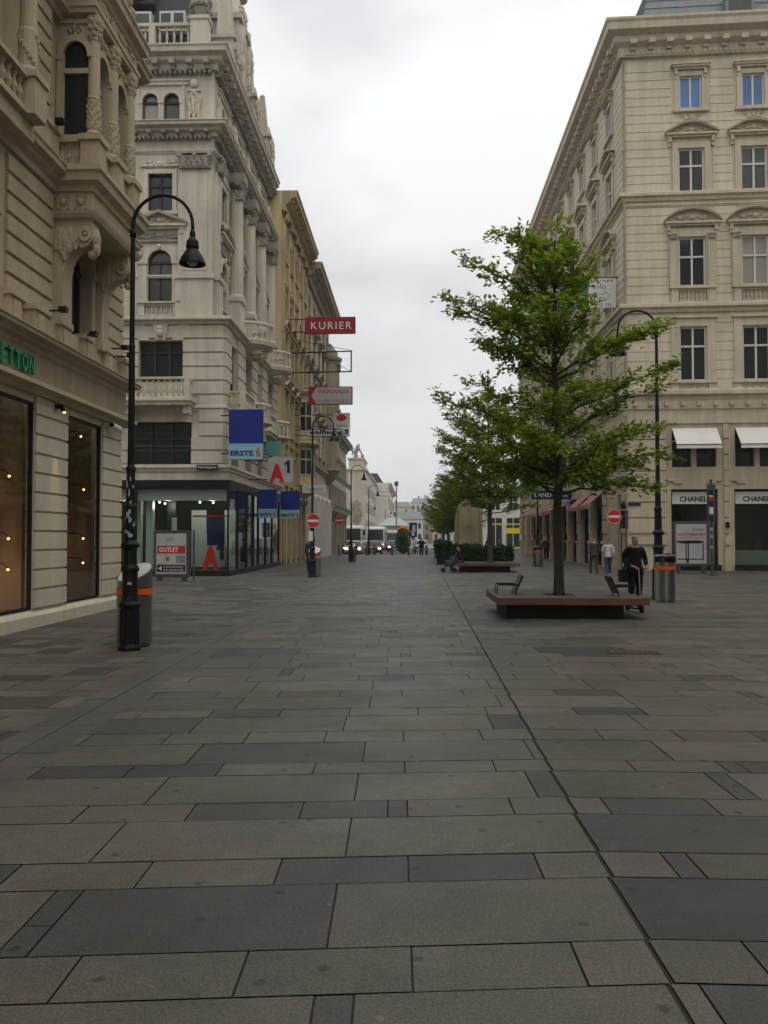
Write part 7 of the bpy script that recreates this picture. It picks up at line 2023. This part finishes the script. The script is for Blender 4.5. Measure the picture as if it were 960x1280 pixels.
r = random.Random(3); o = thing('clipped_bush', 'dark green bush standing between the van and the blue sign', 'bush', (-1.2, 98, 0)); lv = Leaves()
for k in range(1500):
    a = Vector((r.gauss(0, 1), r.gauss(0, 1), r.gauss(0, 1))).normalized(); lv.leaf(Vector((a.x * .75, a.y * .7, 1.35 + a.z * 1.3)), a, .2, .12, r, leaf_tone(r, .7))
lv.build('foliage', o); m = MB(); m.blob((-1.2, 98, 1.3), .62, .55, 1.15, 10, 8); m.build('bush_core', M['hedge'], o)
o = thing('signal_mast', 'thin mast with cross arm carrying signals over the far road', 'mast', (-2.6, 130, 0))
m = MB(); m.tube([(-2.6, 130, 0), (-2.6, 130, 9.8)], .09, 8); m.tube([(-5.6, 130, 8.6), (-2.4, 130, 8.6)], .05, 6); m.tube([(-5.6, 130, 8.0), (-2.4, 130, 8.0)], .04, 6); m.build('post', M['steel_dark'], o)
m = MB(); m.box(-2.9, -2.3, 129.8, 130.2, 9.5, 10.2); m.build('signal_head', M['steel_dark'], o)

# far town closing the view
fr_ = random.Random(12)
towns = [(-11, 4, 250, 8.5, 'pinkbeige', 'roof', 'low pink beige house'), (-4.5, 7, 235, 6.8, 'white_plaster', 'roof_grey', 'low white pavilion with grey roof'), (1.0, 6, 260, 9.4, 'browntrim', 'roof', 'brownish house'), (5.5, 9, 245, 7.6, 'palecream', 'roof_grey', 'cream house with grey roof'), (-10, 9, 330, 13.5, 'pinkbeige', 'roof_grey', 'tall pinkish block'), (-1, 9, 340, 15.5, 'white_plaster', 'roof_grey', 'tall pale block with grey top'), (9.5, 9, 330, 13.8, 'palecream', 'roof', 'cream block'), (15, 10, 250, 8.2, 'white_plaster', 'roof', 'white house'), (19, 12, 320, 13.0, 'pinkbeige', 'roof_grey', 'beige block'), (-22, 11, 320, 12.0, 'palecream', 'roof', 'cream block')]
for k, (x, wd, y, h, wm, rm, lb) in enumerate(towns):
    o = thing('distant_house', 'distant ' + lb + ' at the end of the street, ' + ('left' if x < -6 else 'middle' if x < 3 else 'right') + ', ' + ('front row' if y < 300 else 'back row'), 'building', (x, y, 0))
    m = MB(); m.box(x, x + wd, y, y + 12, 0, h); m.build('wall', M[wm], o)
    m = MB(); m.tbox(x - .3, x + wd + .3, y - .3, y + 12, h, h + fr_.uniform(1.2, 2.4), fr_.uniform(.6, 1.6), 3); 
    m.box(x + wd * .3, x + wd * .3 + .7, y + 4, y + 5, h, h + 2.8); m.build('roof', M[rm], o)
    m = MB(); n = max(2, int(wd / 1.6))
    for v in [1.2 + 2.9 * q for q in range(int((h - 1) / 2.9))]:
        for q in range(n): u = x + (q + .5) * wd / n; m.box(u - .4, u + .4, y - .03, y - .005, v, v + 1.5)
    m.build('window_row', M['pane'], o)
# white corner building across the road on the right
o = thing('white_far_building', 'white building with tall shop windows seen across the road under the trees', 'building', (10, 128, 0))
m = MB(fy(128)); ho = [(11.2 + 2.6 * k, 13.1 + 2.6 * k, .3, 4.6) for k in range(6)] + [(11.5 + 2.6 * k, 12.8 + 2.6 * k, 5.8 + 3.4 * j, 7.9 + 3.4 * j) for k in range(6) for j in range(1)]
m.wall(10.2, 27, 0, 9.0, ho); m.fr = None; m.box(10.21, 27, 128.3, 142, 0, 9.0); m.build('wall', M['white_plaster'], o)
for h in ho:
    m = MB(fy(128)); m.poly([(h[0], -.2, h[2]), (h[1], -.2, h[2]), (h[1], -.2, h[3]), (h[0], -.2, h[3])]); wn = m.build('window', M['pane'], o)
    m = MB(fy(128)); c = (h[0] + h[1]) / 2; m.box(c - .05, c + .05, -.2, -.1, h[2], h[3]); m.box(h[0], h[1], -.2, -.1, h[3] - 1.0, h[3] - .9); m.build('frame', M['whiteframe'], wn)
m = MB(); m.sweep([(10.2, 128), (27, 128)], cornice_prof(8.6, 9.3, .6)); m.build('cornice', M['white_plaster'], o)
o = thing('yellow_shop_sign', 'bright yellow shop sign under the trees at the far road', 'sign', (13.6, 126, 2)); m = MB(); m.box(13.4, 16.2, 126, 126.2, 2.3, 3.1); m.box(11.5, 15.8, 126.02, 126.15, 3.6, 3.75); m.build('panel', M['yellowbright'], o); m = MB(); [m.tube([(x, 126.1, 0), (x, 126.1, 3.7)], .05, 6) for x in (13.5, 16.1)]; m.build('post', M['steel_dark'], o)

hz = MB(); hz.box(-400, 400, -60, 420, -1.3, 60)
hm = bpy.data.materials.new('thin_haze'); hm.use_nodes = True; ht = hm.node_tree
ht.nodes.remove(ht.nodes['Principled BSDF']); pv = ht.nodes.new('ShaderNodeVolumePrincipled')
pv.inputs['Color'].default_value = (.93, .95, .97, 1); pv.inputs['Density'].default_value = .0005; pv.inputs['Anisotropy'].default_value = .2
ht.links.new(pv.outputs['Volume'], ht.nodes['Material Output'].inputs['Volume'])
ho_ = hz.build('haze', hm); ho_['kind'] = 'stuff'; ho_['label'] = 'thin pale haze over the far end of the street'; ho_['category'] = 'haze'

def split_pieces(o):
    """a building part made of pieces standing well apart becomes one object per piece"""
    me = o.data; n = len(me.vertices)
    if o.children or me.users > 1 or n > 40000: return
    up = list(range(n))
    def find(i):
        while up[i] != i: up[i] = up[up[i]]; i = up[i]
        return i
    for p in me.polygons:
        a = find(p.vertices[0])
        for v in p.vertices[1:]: up[find(v)] = a
    isl = {}
    for p in me.polygons: isl.setdefault(find(p.vertices[0]), []).append(p.index)
    if not 2 <= len(isl) <= 1500: return
    B = []
    for k, ps in isl.items():
        co = [me.vertices[v].co for q in ps for v in me.polygons[q].vertices]
        B.append(([min(c[i] for c in co) - .07 for i in range(3)], [max(c[i] for c in co) + .07 for i in range(3)], ps))
    ch = True
    while ch:
        ch = False; C = []
        for b in B:
            for c in C:
                if all(b[0][i] < c[1][i] and c[0][i] < b[1][i] for i in range(3)):
                    for i in range(3): c[0][i] = min(c[0][i], b[0][i]); c[1][i] = max(c[1][i], b[1][i])
                    c[2].extend(b[2]); ch = True; break
            else: C.append((list(b[0]), list(b[1]), list(b[2])))
        B = C
    if not 2 <= len(B) <= 100: return
    for b in B:
        ids = sorted(b[2]); mp = {}; V = []; F = []; MI = []; SM = []
        for q in ids:
            p = me.polygons[q]; f = []
            for v in p.vertices:
                if v not in mp: mp[v] = len(V); V.append(me.vertices[v].co[:])
                f.append(mp[v])
            F.append(f); MI.append(p.material_index); SM.append(p.use_smooth)
        nm = o.name.split('.')[0]; m2 = bpy.data.meshes.new(nm); m2.from_pydata(V, [], F)
        for mm in me.materials: m2.materials.append(mm)
        m2.polygons.foreach_set('material_index', MI); m2.polygons.foreach_set('use_smooth', SM); m2.update()
        c = bpy.data.objects.new(nm, m2); col.objects.link(c); c.parent = o.parent; c.location = o.location; c.rotation_euler = o.rotation_euler
    bpy.data.objects.remove(o)
def walk(o):
    for c in list(o.children):
        walk(c)
        if c.type == 'MESH' and not c.modifiers: split_pieces(c)
for o in [q for q in bpy.data.objects if q.parent is None and q.get('category') in ('building', 'sign', 'sign frame')]: walk(o)
